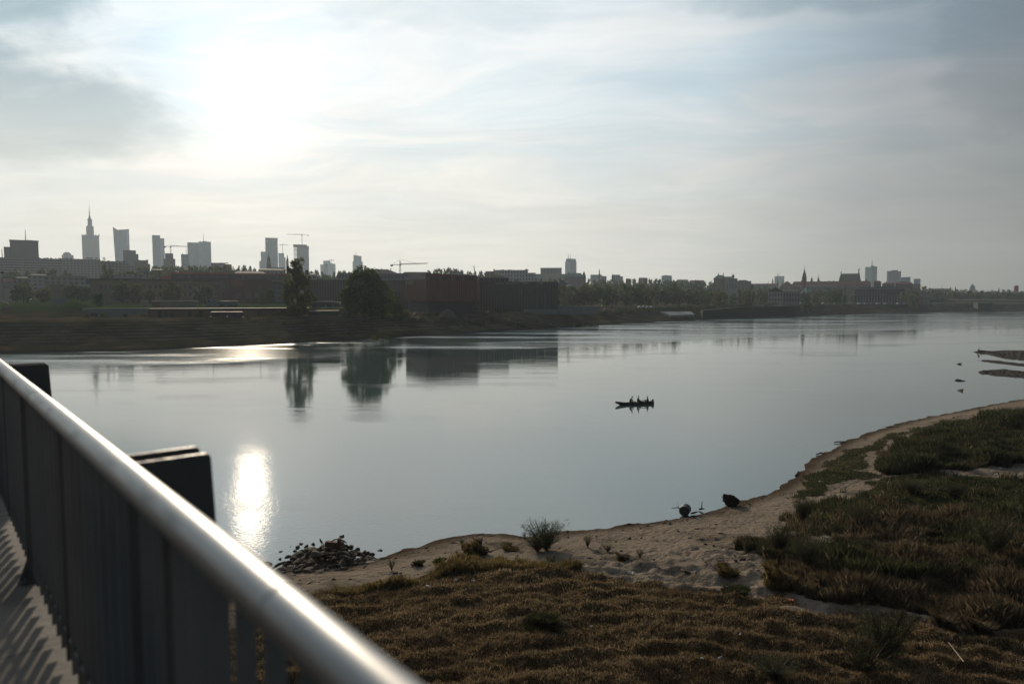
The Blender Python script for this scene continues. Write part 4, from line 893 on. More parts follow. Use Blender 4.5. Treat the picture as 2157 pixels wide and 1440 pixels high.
WGL = plain('window_glass', (.025, .030, .035), .12, 0, .4, .5); CONW = plain('grey_concrete_wall', (.20, .215, .22), .9, 0, .22, .25, .2); LCON = plain('light_concrete', (.34, .32, .29), .9, 0, .2, .3); WHITE = plain('white_paint', (.70, .70, .68), .6, 0, .08, .4); METAL = plain('dark_metal', (.05, .05, .052), .6, 0, .2, 1)
PINK = plain('pink_plaster', (.30, .18, .14), .9, 0, .2, .2); WALLG = plain('grey_plaster', (.22, .21, .195), .9, 0, .2, .2)
def rows_roof(parent, fc, x0, x1, y, n, seed, mt=None, h=(1, 4)):
    """small chimneys and lift housings on a flat roof, joined to it"""
    r = random.Random(seed)
    for i in range(n):
        px = r.uniform(x0, x1); hh = r.uniform(*h) * .6; blk(parent, 'roof_housing', fc, px, px + r.uniform(2, 6), y - hh, mt or DARKB, dep=5, off=3, yb=y + .2)

# --- left skyline
t_, f_ = house('apartment_block', 'wide dark apartment slab with a lower left wing, at the far left of the skyline', 'building', 52, 1000)
blk(t_, 'walls', f_, 25, 85, 507.5, DARKB, 20); blk(t_, 'side_wing', f_, 12, 25, 520, DARKB, 16); blk(t_, 'parapet', f_, 24, 86, 506, DKR, 22, -1, yb=508); rows_roof(t_, f_, 26, 82, 506, 5, 1, h=(1, 2)); mast(t_, 'mast', f_, 54, 506, 483, .5, METAL)
t_, f_ = house('antenna_mast', 'thin antenna mast at the very left edge of the skyline', 'mast', 5, 900); mast(t_, 'pole', f_, 5, 548, 524, .5, METAL, 0); 
t_, f_ = house('apartment_row', 'very long pale six storey block below the dark slab and the spired palace', 'building', 100, 820)
blk(t_, 'walls', f_, -40, 128, 543, PALE2, 14); blk(t_, 'side_wing', f_, 128, 214, 545.5, PALE, 14); rows_roof(t_, f_, 10, 205, 544, 26, 2, h=(1, 3))
t_, f_ = house('office_block', 'pale block with a tall white window grid right of the poplar', 'building', 255, 780); blk(t_, 'walls', f_, 214, 272, 550, PALE, 14); blk(t_, 'side_wing', f_, 272, 285, 557, PALE, 12); rows_roof(t_, f_, 216, 270, 550, 5, 3, h=(1, 3))
t_, f_ = house('glass_dome_building', 'small pale glass building with a rounded top between the dark slab and the palace', 'building', 145, 1500); blk(t_, 'walls', f_, 133, 158, 537, GLASS2, 20); spire(t_, 'dome', f_, 144, [(9, 537), (8, 533), (5, 531), (1, 530.5)], GLASS2, 12)
# palace with stepped crown and spire
t_, f_ = house('palace_tower', 'stepped stone palace skyscraper with corner turrets and a tall needle spire', 'skyscraper', 194, 1750)
blk(t_, 'walls', f_, 176.5, 213, 498, STONE, 46); blk(t_, 'crown_block', f_, 177.5, 212, 495.5, STONE, 40, 2, yb=498)
for px in (177, 184, 206, 212.5): spire(t_, 'turret', f_, px, [(1.3, 499), (1.3, 494.5), (.3, 492.5)], STONE, 6, off=1)
blk(t_, 'middle_stage', f_, 186.5, 202.5, 477, STONE, 20, 12, yb=496); spire(t_, 'attic', f_, 194.5, [(7.6, 478), (7.6, 475.5), (4.9, 474), (4.9, 463.5), (5.6, 463), (5.2, 461), (3.2, 459.5)], STONE, 8, off=22)
spire(t_, 'spire', f_, 194.3, [(3.2, 460), (1.9, 455.5), (1.0, 451), (1.0, 446), (.55, 442), (.4, 436), (.18, 428)], METAL, 8, off=22)
for y in (452, 447, 443): spire(t_, 'spire_ring', f_, 194.3, [(1.5, y + .5), (1.5, y)], METAL, 8, off=22)
# leaning-sail tower
t_, f_ = house('glass_tower', 'glass tower with a sharp raised left corner and a leaning left edge', 'skyscraper', 255, 1650)
u0, zb = f_.uz(246, 560); ut = f_.uz(237.5, 478)[0]; m_ = MB(); u1 = f_.uz(271.5, 480)[0]; ul = f_.uz(247, 484)[0]
P = lambda u, n_, z: (*f_.W(u, n_), z); za, zb2, zc_ = f_.uz(237, 477.5)[1], f_.uz(247, 484)[1], f_.uz(271, 482.5)[1]; z0 = t_.location.z
fr = [P(u0, 0, z0), P(u1, 0, z0), P(u1, 0, zc_), P(ul, 0, zb2), P(ut, 0, za)]; bk = [P(u0, 30, z0), P(u1, 30, z0), P(u1, 30, zc_), P(ul, 30, zb2), P(ut + 2, 30, za - 3)]
uvq = [(a[0] * 1.0 + 500, a[2]) for a in fr]; m_.quadface(fr, uvq); m_.quadface(bk[::-1])
for i in range(5): j = (i + 1) % 5; m_.quadface([fr[j], fr[i], bk[i], bk[j]], [(0, fr[j][2]), (0, fr[i][2]), (30, bk[i][2]), (30, bk[j][2])])
m_.build('walls', GLASS, t_); win(t_, f_, 268.6, 500, 5, 33, GLASS2, off=-.5, part='side_panel')
t_, f_ = house('office_block', 'dark blue stepped office block at the foot of the leaning glass tower', 'building', 277, 1200); blk(t_, 'walls', f_, 262, 289, 527, NAVY, 22); blk(t_, 'side_wing', f_, 289, 294, 535, NAVY, 18)
t_, f_ = house('office_block', 'low brown block right of the dark blue stepped office block', 'building', 301, 1000); blk(t_, 'walls', f_, 285, 314, 548, BROWN, 18); blk(t_, 'side_wing', f_, 314, 318, 556, BROWN, 18); rows_roof(t_, f_, 287, 312, 548, 3, 4, BROWN, (1, 2))
t_, f_ = house('glass_tower', 'slim grey tower with a lower right shoulder, left of the thin crane', 'skyscraper', 337, 1600); blk(t_, 'walls', f_, 324, 341, 495.5, GLASS, 26); blk(t_, 'shoulder', f_, 341, 349.5, 502, GLASS2, 24, 1)
t_, f_ = house('office_block', 'dark two-step block just below the thin crane', 'building', 358, 1250); blk(t_, 'walls', f_, 350, 367, 533.5, NAVY, 20); blk(t_, 'lower_wing', f_, 346.5, 371, 545, BROWN, 26, -2)
t_, f_ = house('office_block', 'small grey block at the left foot of the wide glass slab tower', 'building', 391, 1300); blk(t_, 'walls', f_, 383.5, 400, 535.5, GLASS, 20); mast(t_, 'mast', f_, 384.5, 536, 532.5, .6, METAL); mast(t_, 'mast', f_, 392.5, 536, 522, .4, METAL)
t_, f_ = house('glass_tower', 'wide glass slab tower with a raised right half and antenna', 'skyscraper', 422, 1600); blk(t_, 'walls', f_, 397.5, 441, 511, PALE2 if 0 else GLASS, 26); blk(t_, 'upper_block', f_, 421, 447, 509, GLASS2, 22, -1.5); blk(t_, 'roof_housing', f_, 430, 438, 507.6, GLASS, 10, 6, yb=509); mast(t_, 'mast', f_, 428.5, 508, 490, .7, METAL)
win(t_, f_, 440.3, 530, 2.6, 34, GLASS2, off=-2.2, part='side_panel')
t_, f_ = house('apartment_row', 'low pale row of apartment blocks right of the wide glass slab tower', 'building', 468, 950); blk(t_, 'walls', f_, 446, 476, 553.5, PALE, 16); blk(t_, 'side_wing', f_, 476, 489, 556.5, BROWN, 16); rows_roof(t_, f_, 448, 486, 554, 6, 6, h=(1, 2.5))
t_, f_ = house('glass_tower', 'tall grey tower with flat cap and lower left part behind the church spire', 'skyscraper', 574, 1650)
blk(t_, 'walls', f_, 561, 587, 502.5, GLASS, 30); blk(t_, 'cap', f_, 561, 587.5, 501, DKR, 31, -.5, yb=502.6); blk(t_, 'lower_part', f_, 551, 563, 530, GLASS2, 24, -3); blk(t_, 'base_part', f_, 547.5, 556, 550, GLASS2, 20, -5); win(t_, f_, 563.5, 508, 4, 5, GLASS2, off=-.6, part='side_panel')
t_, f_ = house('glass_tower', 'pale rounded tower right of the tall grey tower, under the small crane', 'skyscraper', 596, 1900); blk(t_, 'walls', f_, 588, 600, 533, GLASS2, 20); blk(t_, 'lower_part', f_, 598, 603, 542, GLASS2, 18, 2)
t_, f_ = house('tower_shell', 'unfinished rounded tower with an overhanging top floor and open floors on its left', 'skyscraper', 636, 1600)
blk(t_, 'core', f_, 627, 652, 519, GLASS, 26); blk(t_, 'top_floor', f_, 619.5, 648, 515, METAL if 0 else NAVY, 28, -2, yb=521); blk(t_, 'corner', f_, 646, 652.5, 518, GLASS, 20, -1.5, yb=525)
for i in range(16): y = 523 + i * 2.6; blk(t_, 'floor_slab', f_, 620, 628, y, GLASS2, 20, 1, yb=y + .8)
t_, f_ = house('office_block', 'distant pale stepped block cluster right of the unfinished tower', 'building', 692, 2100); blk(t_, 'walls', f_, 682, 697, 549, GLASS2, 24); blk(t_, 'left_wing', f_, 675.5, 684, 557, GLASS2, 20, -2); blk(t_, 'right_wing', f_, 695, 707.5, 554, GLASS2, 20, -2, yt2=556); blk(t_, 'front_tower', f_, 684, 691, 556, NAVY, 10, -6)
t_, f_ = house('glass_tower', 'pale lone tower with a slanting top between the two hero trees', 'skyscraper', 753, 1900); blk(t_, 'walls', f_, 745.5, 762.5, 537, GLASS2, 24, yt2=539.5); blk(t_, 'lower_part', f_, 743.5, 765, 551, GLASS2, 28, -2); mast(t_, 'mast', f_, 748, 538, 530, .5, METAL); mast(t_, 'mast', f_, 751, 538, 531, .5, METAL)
# churches on the left ridge
t_, f_ = house('church_tower', 'white church tower with a dark baroque helmet spire in front of the tall grey tower', 'church', 567, 1050); blk(t_, 'walls', f_, 562.5, 572.5, 555, WALLG, 7); blk(t_, 'belfry', f_, 564, 571, 546, CONW, 5.5, .7, yb=555.2); spire(t_, 'helmet', f_, 567.4, [(4.2, 546.5), (3.6, 544), (2.0, 542.5), (2.2, 540.8), (1.0, 538.5), (.5, 535), (.15, 530)], DKR, 10, off=3.5); blk(t_, 'nave', f_, 572, 600, 563, TILE if 0 else WALLG, 12, 4)
win(t_, f_, 567.5, 560, 2.2, 5, WGL)
t_, f_ = house('church_tower', 'slim dark church spire rising just left of the big leafy poplar top', 'church', 606, 1050); spire(t_, 'helmet', f_, 606.5, [(2.6, 549), (2.3, 546), (1.2, 543.5), (1.3, 542), (.6, 539), (.15, 534)], DKR, 10, off=3); blk(t_, 'walls', f_, 603.8, 609.2, 549, CONW, 5)
# cranes
def crane(xm, Y, ym0, ytop, xj0, xj1, yj0, yj1, label, r_=.7):
    if Y >= 1500: Y *= 1.3
    f_ = Face(xm, Y); u, z0 = f_.uz(xm, ym0); zt = f_.uz(xm, ytop)[1]; t_ = thing('tower_crane', (*f_.W(u, 0), z0 - 2), label, 'crane'); P = lambda px, py: (*f_.W(f_.uz(px, py)[0], 0), f_.uz(px, py)[1])
    m_ = MB(); s_ = r_
    for a in (-1, 1):
        for b in (-1, 1): q_ = f_.W(u + a * s_, b * s_); m_.tube([(*q_, z0 - 2), (*q_, zt)], s_ * .32, 4, False)
    n = max(6, int((zt - z0) / 3)); zs = np.linspace(z0 - 2, zt, n)
    for i in range(n - 1): a = 1 if i % 2 else -1; m_.tube([(*f_.W(u - a * s_, -s_), zs[i]), (*f_.W(u + a * s_, -s_), zs[i + 1])], s_ * .25, 4, False)
    m_.build('mast', METAL, t_); yj = yj0 + (yj1 - yj0) * (xm - xj0) / (xj1 - xj0)
    far = xj1 if abs(xj1 - xm) > abs(xj0 - xm) else xj0; nr = xj0 if far == xj1 else xj1; yf, yn = (yj1, yj0) if far == xj1 else (yj0, yj1)
    a, b = Vector(P(xm, yj)), Vector(P(far, yf)); m_ = MB(); up = Vector((0, 0, s_ * 1.6)); m_.tube([a, b], s_ * .35, 4, False); m_.tube([a + up, b + up * .3], s_ * .3, 4, False); n = 14
    for i in range(n): p, q_ = a.lerp(b, i / n), a.lerp(b, (i + 1) / n); m_.tube([p, q_ + up * (1 - .7 * (i + 1) / n)], s_ * .2, 4, False)
    m_.build('jib', METAL, t_); c_ = Vector(P(nr, yn)); m_ = MB(); m_.tube([a, c_], s_ * .5, 4); m_.build('counter_jib', METAL, t_)
    m_ = MB(); m_.box(c_.x - s_ * 2, c_.x + s_ * 2, c_.y - s_, c_.y + s_, c_.z - s_ * 2.4, c_.z + s_ * .3); m_.build('counterweight', METAL, t_)
    m_ = MB(); m_.box(a.x - s_ * 1.3, a.x + s_ * 1.3, a.y - s_ * 1.3, a.y + s_ * 1.3, a.z - s_ * 2, a.z + s_ * .6); m_.build('cab', METAL, t_)
    ap = Vector((a.x, a.y, zt + s_ * 2.4)); m_ = MB(); m_.tube([ap, a.lerp(b, .7)], s_ * .15, 4, False); m_.tube([ap, c_], s_ * .15, 4, False); m_.build('tie', METAL, t_)
crane(359.5, 1350, 534, 517.5, 347, 398, 519, 519.5, 'thin long-jibbed crane between the slim grey tower and the wide slab tower', .9)
crane(636.3, 1600, 516, 492.5, 603, 649, 493.5, 495.5, 'crane standing on top of the unfinished rounded tower', .9)
crane(595.5, 1900, 534, 514, 590, 608, 515.5, 516, 'small pale crane behind the church spires', .9)
crane(699, 2050, 556, 547.5, 690, 703, 548.5, 547.8, 'tiny crane above the distant stepped block cluster', .9)
crane(843, 900, 574, 549, 825, 901, 557.8, 554.8, 'large nearer crane with a long right jib standing clear against the sky', .8)
f_ = Face(1001, 600); a = f_.pt(1003, 575); b = f_.pt(998, 560); m_ = MB(); m_.tube([a - Vector((0, 0, 6)), b], .35, 5); tag(m_.build('crane_boom', METAL), 'thin slanting boom poking up behind the red museum roof', 'crane')

# --- middle ground, left
t_, f_ = house('plant_building', 'long brown plastered building with two rows of small windows behind the terrace', 'building', 345, 450)
blk(t_, 'walls', f_, 190, 486, 591, PLASTER, 22, z0=7); blk(t_, 'cornice', f_, 189, 487, 587.6, DKR, 23, -.5, yb=591.2)
for px in (223, 317, 328, 338, 390, 401, 412, 425, 459, 469, 477, 232): win(t_, f_, px, 604, 4.2, 8, WGL)
for px in (317, 338, 390, 401, 412, 459, 471, 478): win(t_, f_, px, 620, 4.2, 8, WGL)
for px in (213, 240, 265, 290, 305, 350, 372, 440): win(t_, f_, px, 604, 4.2, 8, WGL); win(t_, f_, px, 620, 4.2, 8, WGL)
f_ = Face(194, 435); t_ = thing('billboard', (*f_.W(0, 0), 12.0), 'blue billboard over a smaller teal panel at the left end of the brown plastered building', 'billboard')
win(t_, f_, 194, 593, 27, 12, plain('blue_poster', (.035, .10, .19), .5, 0, .35, .4), part='panel'); win(t_, f_, 198, 607, 18, 11, plain('teal_poster', (.05, .13, .14), .5, 0, .5, .5), part='lower_panel', off=.2)
win(t_, f_, 184, 608, 1.4, 42, METAL, off=.4, part='leg'); win(t_, f_, 204, 608, 1.4, 42, METAL, off=.4, part='leg')
t_, f_ = house('factory_hall', 'long hall with red roof edge and graffiti strip behind the brown plastered building', 'building', 480, 520)
blk(t_, 'walls', f_, 360, 612, 577, plain('dark_hall_wall', (.055, .045, .045), .9), 26, z0=7); blk(t_, 'roof', f_, 360, 480, 573.5, REDR, 27, -.5, yb=577.5, yt2=574); blk(t_, 'roof', f_, 480, 612, 576, BRICK, 27, -.5, yb=579); blk(t_, 'annex', f_, 342, 361, 580, REDR, 20, -1, yb=590)
rg = random.Random(9)
for i in range(34):                                             # illegible painted graffiti strokes
    px = 372 + i * 3.6 if i < 31 else 372 + i * 3.7
    u, z = f_.uz(px, 583); h_ = rg.uniform(1.1, 1.7); m_ = MB(); P = lambda du, dz_: Vector((*f_.W(u + du, -.62), z + dz_)); k = rg.randrange(4)
    if k == 0: m_.tube([P(-.3, -h_ / 2), P(-.3, h_ / 2), P(.3, h_ / 3), P(-.2, 0)], .10, 4)
    elif k == 1: m_.tube([P(-.3, -h_ / 2), P(0, h_ / 2), P(.3, -h_ / 2)], .10, 4)
    elif k == 2: m_.tube([P(.3, h_ / 2), P(-.3, h_ / 3), P(.3, -h_ / 4), P(-.3, -h_ / 2)], .10, 4)
    else: m_.tube([P(-.3, h_ / 2), P(-.3, -h_ / 2), P(.3, -h_ / 2), P(.3, h_ / 2)], .10, 4)
    if i < 31 and i not in (5, 6, 14, 22): m_.build('graffiti_letter', plain('faded_graffiti', (.24, .23, .26), .8), t_)
for px, wd in ((505, 8), (520, 10), (537, 12), (556, 9), (575, 10), (592, 10)): win(t_, f_, px, 583, wd, 6, WGL, off=-.2)
gable(t_, 'skylight_roof', f_, 491, 563, 576.5, 570, TANR, 20, 2, 3)
t_, f_ = house('brick_hall', 'dark red brick hall with a lower grey base, right of the brown plastered building', 'building', 535, 455); blk(t_, 'walls', f_, 487, 588, 590, plain('dark_brick', (.14, .055, .048), .9, 0, .25, .2), 24, z0=7); blk(t_, 'brick_panel', f_, 487, 512, 591, BRICK, 2, -.4, yb=603); blk(t_, 'parapet', f_, 486, 589, 588.8, DKR, 25, -.5, yb=590.2)
for px in (503, 523, 543, 563): win(t_, f_, px, 622, 14, 12, plain('dim_shopfront', (.11, .105, .10), .5))
t_, f_ = house('pavilion', 'low blue grey pavilion with a sunlit slanted roof edge behind the leafy poplar', 'building', 592, 455); blk(t_, 'walls', f_, 575, 606, 600, NAVY, 16, z0=7); blk(t_, 'roof', f_, 573, 606, 591, LCON, 17, -.6, yb=593.0, yt2=593)
t_, f_ = house('office_building', 'pale grey low office with a grid of windows left of the billboard', 'building', 150, 500); blk(t_, 'walls', f_, 96, 186, 583, PALE, 18, z0=7); blk(t_, 'roof', f_, 95, 187, 580.5, LCON, 19, -.5, yb=583.2)
t_, f_ = house('office_building', 'white stepped building between the poplar and the red roofed hall', 'building', 280, 520); blk(t_, 'walls', f_, 237, 300, 578, PALE, 18, z0=7); blk(t_, 'side_wing', f_, 296, 317, 570, PALE, 14, -2, z0=7)
for px in (305, 311): win(t_, f_, px, 576, 3.5, 4, WGL, off=-2.1)
t_, f_ = house('town_house', 'beige house with a dark roof at the left edge above the curved canopy', 'building', 8, 480); blk(t_, 'walls', f_, -30, 26, 592, LCON, 14, z0=7); gable(t_, 'roof', f_, -31, 27, 592, 586, TILE, 14)
for px in (10, 17): win(t_, f_, px, 605, 3, 3, WGL)
t_, f_ = house('storage_building', 'plain brownish gable wall building between the trees at the left', 'building', 122, 460); blk(t_, 'walls', f_, 104, 137, 599, PLASTER, 16, z0=7); blk(t_, 'roof', f_, 103, 138, 597, LCON, 17, -.4, yb=599.2)
# terrace: walls, pavilion, kiosks
t_, f_ = house('retaining_wall', 'long grey concrete retaining wall at the left of the river terrace', 'wall', 242, 262, z0=6.2); blk(t_, 'wall', f_, 172, 313, 650, CONW, 3); blk(t_, 'coping', f_, 171.5, 313, 649.2, LCON, 3.4, -.2, yb=650.1); win(t_, f_, 198, 664, 17, 9, METAL, off=-.05, part='gate')
t_, f_ = house('terrace_building', 'long low brown striped stone terrace building with dark recessed doorways', 'building', 500, 262, z0=6.2)
def stripe(t, b):
    uv = t.node('ShaderNodeUVMap').outputs[0]; x, y, _ = t.xyz(uv); n = t.noise(t.comb(t.m('MULTIPLY', x, .25), t.m('MULTIPLY', y, 3), 0), 1.0, 4, .6)
    s_ = t.m('LESS_THAN', t.m('FRACT', t.m('DIVIDE', y, .75)), .3); t.put(b.inputs['Base Color'], t.mix(s_, t.mix(n, (.13, .09, .07), (.22, .16, .125)), (.06, .045, .038))); b.inputs['Roughness'].default_value = .9
STRP = mat('striped_stone', stripe)
blk(t_, 'walls', f_, 310, 722, 652, STRP, 8); blk(t_, 'roof_edge', f_, 310, 722, 648.8, plain('dark_fascia', (.055, .045, .04), .8), 9, -.5, yb=652.2)
for px, wd in ((336, 8), (351, 4), (400, 8), (423, 8), (545, 3), (551, 3), (618, 3), (672, 4)): win(t_, f_, px, 661, wd, 13, METAL, part='doorway')
t_, f_ = house('glass_pavilion', 'flat glazed pavilion on the terrace left of centre, catching light through its panes', 'pavilion', 366, 278, z0=10.0)
PG = plain('lit_glass', (.26, .26, .20), .15, 0, .4, .6); blk(t_, 'glazing', f_, 321, 414, 635.2, PG, 6); blk(t_, 'roof', f_, 318, 416, 633.2, LCON, 7, -.4, yb=635.3); blk(t_, 'wall', f_, 320, 335, 635, PLASTER, 6.2, -.15, yb=646)  # pale pane colour paints in light coming through the glazing
for px in np.linspace(337, 412, 12): win(t_, f_, px, 640.5, .7, 10.5, METAL, off=-.12, part='mullion')
t_, f_ = house('glass_pavilion', 'small glazed pavilion left of the longer one on the terrace', 'pavilion', 304, 282, z0=10.0); blk(t_, 'glazing', f_, 296, 312, 633.5, PG, 5); blk(t_, 'roof', f_, 294, 313, 632.2, LCON, 6, -.4, yb=633.6)
t_, f_ = house('parapet_wall', 'grey rendered wall stub among the trees at the left of the terrace', 'wall', 123, 300, z0=8); blk(t_, 'wall', f_, 108, 140, 629, CONW, 3); t_, f_ = house('container_office', 'pale container office on the terrace in front of the brown plastered building', 'container', 447, 300, z0=10); blk(t_, 'walls', f_, 433, 462, 629, CONW, 3); blk(t_, 'extension', f_, 462, 500, 634, NAVY, 3); win(t_, f_, 440, 634, 3, 4, WGL)
ORG = plain('sunlit_orange_top', (.42, .24, .15), .7, 0, .15, .5); DBL = plain('dark_blue_panel', (.020, .030, .045), .6, 0, .3, .5)  # orange tone paints warm sunlight onto the kiosk roofs and the ledge
for n_i, (a, b, Yk, yt, yb_, lab) in enumerate([(443, 477, 246, 656.5, 668, 'left dark blue kiosk with a pale flat roof before the terrace building'), (478, 510, 247, 656.5, 669, 'right dark blue kiosk with a pale flat roof before the terrace building'), (650, 714, 247, 653.8, 666, 'long dark blue kiosk with a sunlit flat roof between the two big trees')]):
    t_, f_ = house('kiosk', lab, 'kiosk', (a + b) / 2, Yk, z0=6.9, group=None); blk(t_, 'walls', f_, a + 1, b - 1, yt + 1.4, DBL, 3); blk(t_, 'roof', f_, a, b, yt, ORG, 4, -.5, yb=yt + 1.5); blk(t_, 'deck', f_, a - 2, b + 1, yb_ - 1.5, WOOD, 5, -1.5, z0=6.9); win(t_, f_, a + 14, (yt + yb_) / 2 + 1, 12, 5, WGL)
t_, f_ = house('bench_wall', 'short pale lit ledge left of the long kiosk by the leafy poplar', 'ledge', 644, 246, z0=7); blk(t_, 'slab', f_, 638, 649, 663.4, ORG, 1.2, yb=665)
t_, f_ = house('glass_pavilion', 'low glazed pavilion with a thin bright roof line between the two big trees', 'pavilion', 690, 285, z0=10.0); blk(t_, 'glazing', f_, 656, 724, 636, NAVY, 6); blk(t_, 'roof', f_, 655, 703, 634.6, LCON, 7, -.4, yb=636.1)
# curved canopy at the left edge
f_ = Face(8, 250); t_ = thing('arched_canopy', (*f_.W(0, 0), 7.0), 'curved beige canopy with a white flaring underside on a post at the left edge', 'canopy')
arc = [(-26, 640), (-16, 634), (-6, 632), (6, 633), (14, 636.5), (19, 641), (22, 645)]; m_ = MB(); P = lambda px, py, n_: (*f_.W(f_.uz(px, py)[0], n_), f_.uz(px, py)[1])
for a, b in zip(arc[:-1], arc[1:]): m_.quadface([P(*a, 0), P(*b, 0), P(*b, 5), P(*a, 5)]); m_.quadface([P(a[0], a[1] + 3, 0), P(b[0], b[1] + 3, 0), P(*b, 0), P(*a, 0)]); m_.quadface([P(a[0], a[1] + 3, 0), P(a[0], a[1] + 3, 5), P(b[0], b[1] + 3, 5), P(b[0], b[1] + 3, 0)])
m_.build('roof', plain('beige_shell', (.42, .34, .22), .6), t_)
m_ = MB(); q_ = [(6, 656), (18, 656.5), (24, 650), (29, 642), (22, 644), (8, 648)]; m_.quadface([P(*p, 1) for p in q_]); m_.quadface([P(*p, 4) for p in q_[::-1]])
for i in range(6): m_.quadface([P(*q_[i], 1), P(*q_[i], 4), P(*q_[(i + 1) % 6], 4), P(*q_[(i + 1) % 6], 1)])
m_.build('underside', WALLG, t_); win(t_, f_, 2, 660, 4, 26, WALLG, off=2, part='post')
# --- science centre
DKPAN = facade('dark_panel_cladding', (.050, .043, .044), (.040, .036, .040), 1.6, 30.0, .5, 1.0); RUST = facade('rust_red_cladding', (.145, .036, .025), (.10, .028, .020), 1.1, 30.0, .5, 1.0)
t_, f_ = house('museum_wing', 'dark vertically panelled museum wing between and behind the two big trees', 'building', 755, 440); blk(t_, 'walls', f_, 640, 862, 590.5, DKPAN, 25, z0=7); blk(t_, 'roof_edge', f_, 640, 862, 589.4, DKR, 26, -.4, yb=590.8)
t_, f_ = house('library_building', 'long blue green glass building with pale cornice lines above the dark museum wing', 'building', 790, 560); blk(t_, 'walls', f_, 712, 860, 576.5, NAVY, 22, z0=7); blk(t_, 'cornice', f_, 711, 861, 575, CONW, 23, -.6, yb=577); blk(t_, 'cornice', f_, 711, 861, 587.5, CONW, 23, -.5, yb=589)
for px in range(718, 852, 7): win(t_, f_, px, 582, .9, 9, CONW, off=-.3, part='mullion')
t_, f_ = house('gabled_building', 'wide building with a brown hipped roof and four chimneys under the large crane', 'building', 805, 640); blk(t_, 'walls', f_, 763, 837, 575, WALLG, 22); gable(t_, 'roof', f_, 760, 838, 575, 566, plain('brown_roof', (.13, .095, .07), .9), 24, 0, 9)
for px in (764, 784, 804, 824): spire(t_, 'chimney', f_, px, [(1, 568), (1, 564.3)], DKR, 4, off=11)
t_, f_ = house('museum', 'rust red science museum hall with a pale slanted left facet and a white roof hump', 'museum', 928, 330)
u0, uc, u1 = f_.uz(850, 600)[0], f_.uz(898, 600)[0], f_.uz(1006, 600)[0]; zl, zc2, zr2, zb_ = f_.uz(850, 582)[1], f_.uz(898, 575.5)[1], f_.uz(1006, 579.5)[1], f_.uz(928, 634)[1]
m_ = MB(); fp = [f_.W(u0, 16), f_.W(uc, 0), f_.W(u1, 4), f_.W(u1 + 3, 34), f_.W(u0 + 4, 40)]; m_.prism(fp, zb_, [zl, zc2, zr2, zr2, zl]); m_.build('walls', RUST, t_)
m_ = MB(); fp = [f_.W(u0 + 2, 17), f_.W(uc + 1, 3), f_.W(u1 - 1, 6), f_.W(u1, 33), f_.W(u0 + 5, 38)]; m_.prism(fp, 7.0, zb_ - .01); m_.build('plinth', plain('dark_plinth', (.035, .040, .045), .6, 0, .3, .3), t_)
A_, B_ = Vector((*f_.W(u0, 16), 0)), Vector((*f_.W(uc, 0), 0)); nn = (B_ - A_).normalized(); nv = Vector((nn.y, -nn.x, 0)) * .12
z1_, z2_ = f_.uz(874, 588)[1], f_.uz(874, 599)[1]; zt_ = lambda k: zl + (zc2 - zl) * k
m_ = MB(); m_.quadface([(*(A_ + nv).xy, z1_), (*(B_ + nv).xy, z1_), (*(B_ + nv).xy, zc2 - .1), (*(A_ + nv).xy, zl - .1)]); m_.quadface([(*(A_ + nv * .2).xy, z1_), (*(A_ + nv).xy, z1_), (*(A_ + nv).xy, zl - .1), (*(A_ + nv * .2).xy, zl - .1)]); m_.build('upper_facet', plain('pale_red_cladding', (.26, .21, .20), .5, 0, .1, .5), t_)
m_ = MB(); C_ = A_.lerp(B_, .02); D_ = A_.lerp(B_, .42); m_.quadface([(*(C_ + nv).xy, z2_), (*(D_ + nv).xy, z2_), (*(D_ + nv).xy, z1_ - .1), (*(C_ + nv).xy, z1_ - .1)]); m_.build('lower_facet', plain('dull_rose_cladding', (.17, .12, .11), .6, 0, .1, .5), t_)
for i in range(17): px = 903 + i * 6.2; win(t_, f_, px, 586, 3.6, 7, WGL if i % 4 else plain('dull_rose_cladding', ()), off=-.1 + 4 * (px - 898) / 108)
m_ = MB(); P = lambda px, py, n_: (*f_.W(f_.uz(px, py)[0], n_), f_.uz(px, py)[1]); cv = [(935, 577.5), (955, 575), (968, 574), (980, 575.5), (990, 578)]
for a, b in zip(cv[:-1], cv[1:]): m_.quadface([P(a[0], 579, 8), P(b[0], 579, 8), P(*b, 8), P(*a, 8)]); m_.quadface([P(*a, 8), P(*b, 8), P(*b, 22), P(*a, 22)]); m_.quadface([P(b[0], 579, 22), P(a[0], 579, 22), P(*a, 22), P(*b, 22)])
m_.build('roof_hump', WHITE, t_)
t_, f_ = house('museum_annex', 'dark flat museum annex with glazed upper storey right of the rust red hall', 'museum', 1090, 388); blk(t_, 'walls', f_, 1000, 1176, 594.5, DKPAN, 30, z0=7); blk(t_, 'roof_edge', f_, 1007, 1177, 593.6, DKR, 30.5, -.3, yb=594.8); blk(t_, 'upper_storey', f_, 1010, 1071, 584.5, NAVY, 16, 3, yb=594); blk(t_, 'upper_roof', f_, 1005, 1072, 583, LCON, 18, 2, yb=584.7)
for a, b in ((1043, 1062), (1065, 1090), (1100, 1114), (1137, 1144)): win(t_, f_, (a + b) / 2, 596.8, b - a, 2.6, WALLG, part='clerestory')
for px, wd in ((1050, 14), (1075, 10), (1108, 14), (1127, 8), (1142, 6)): win(t_, f_, px, 613, wd, 16, WGL)
win(t_, f_, 1098.5, 615, 1.4, 15, CONW, off=-.3, part='pilaster')
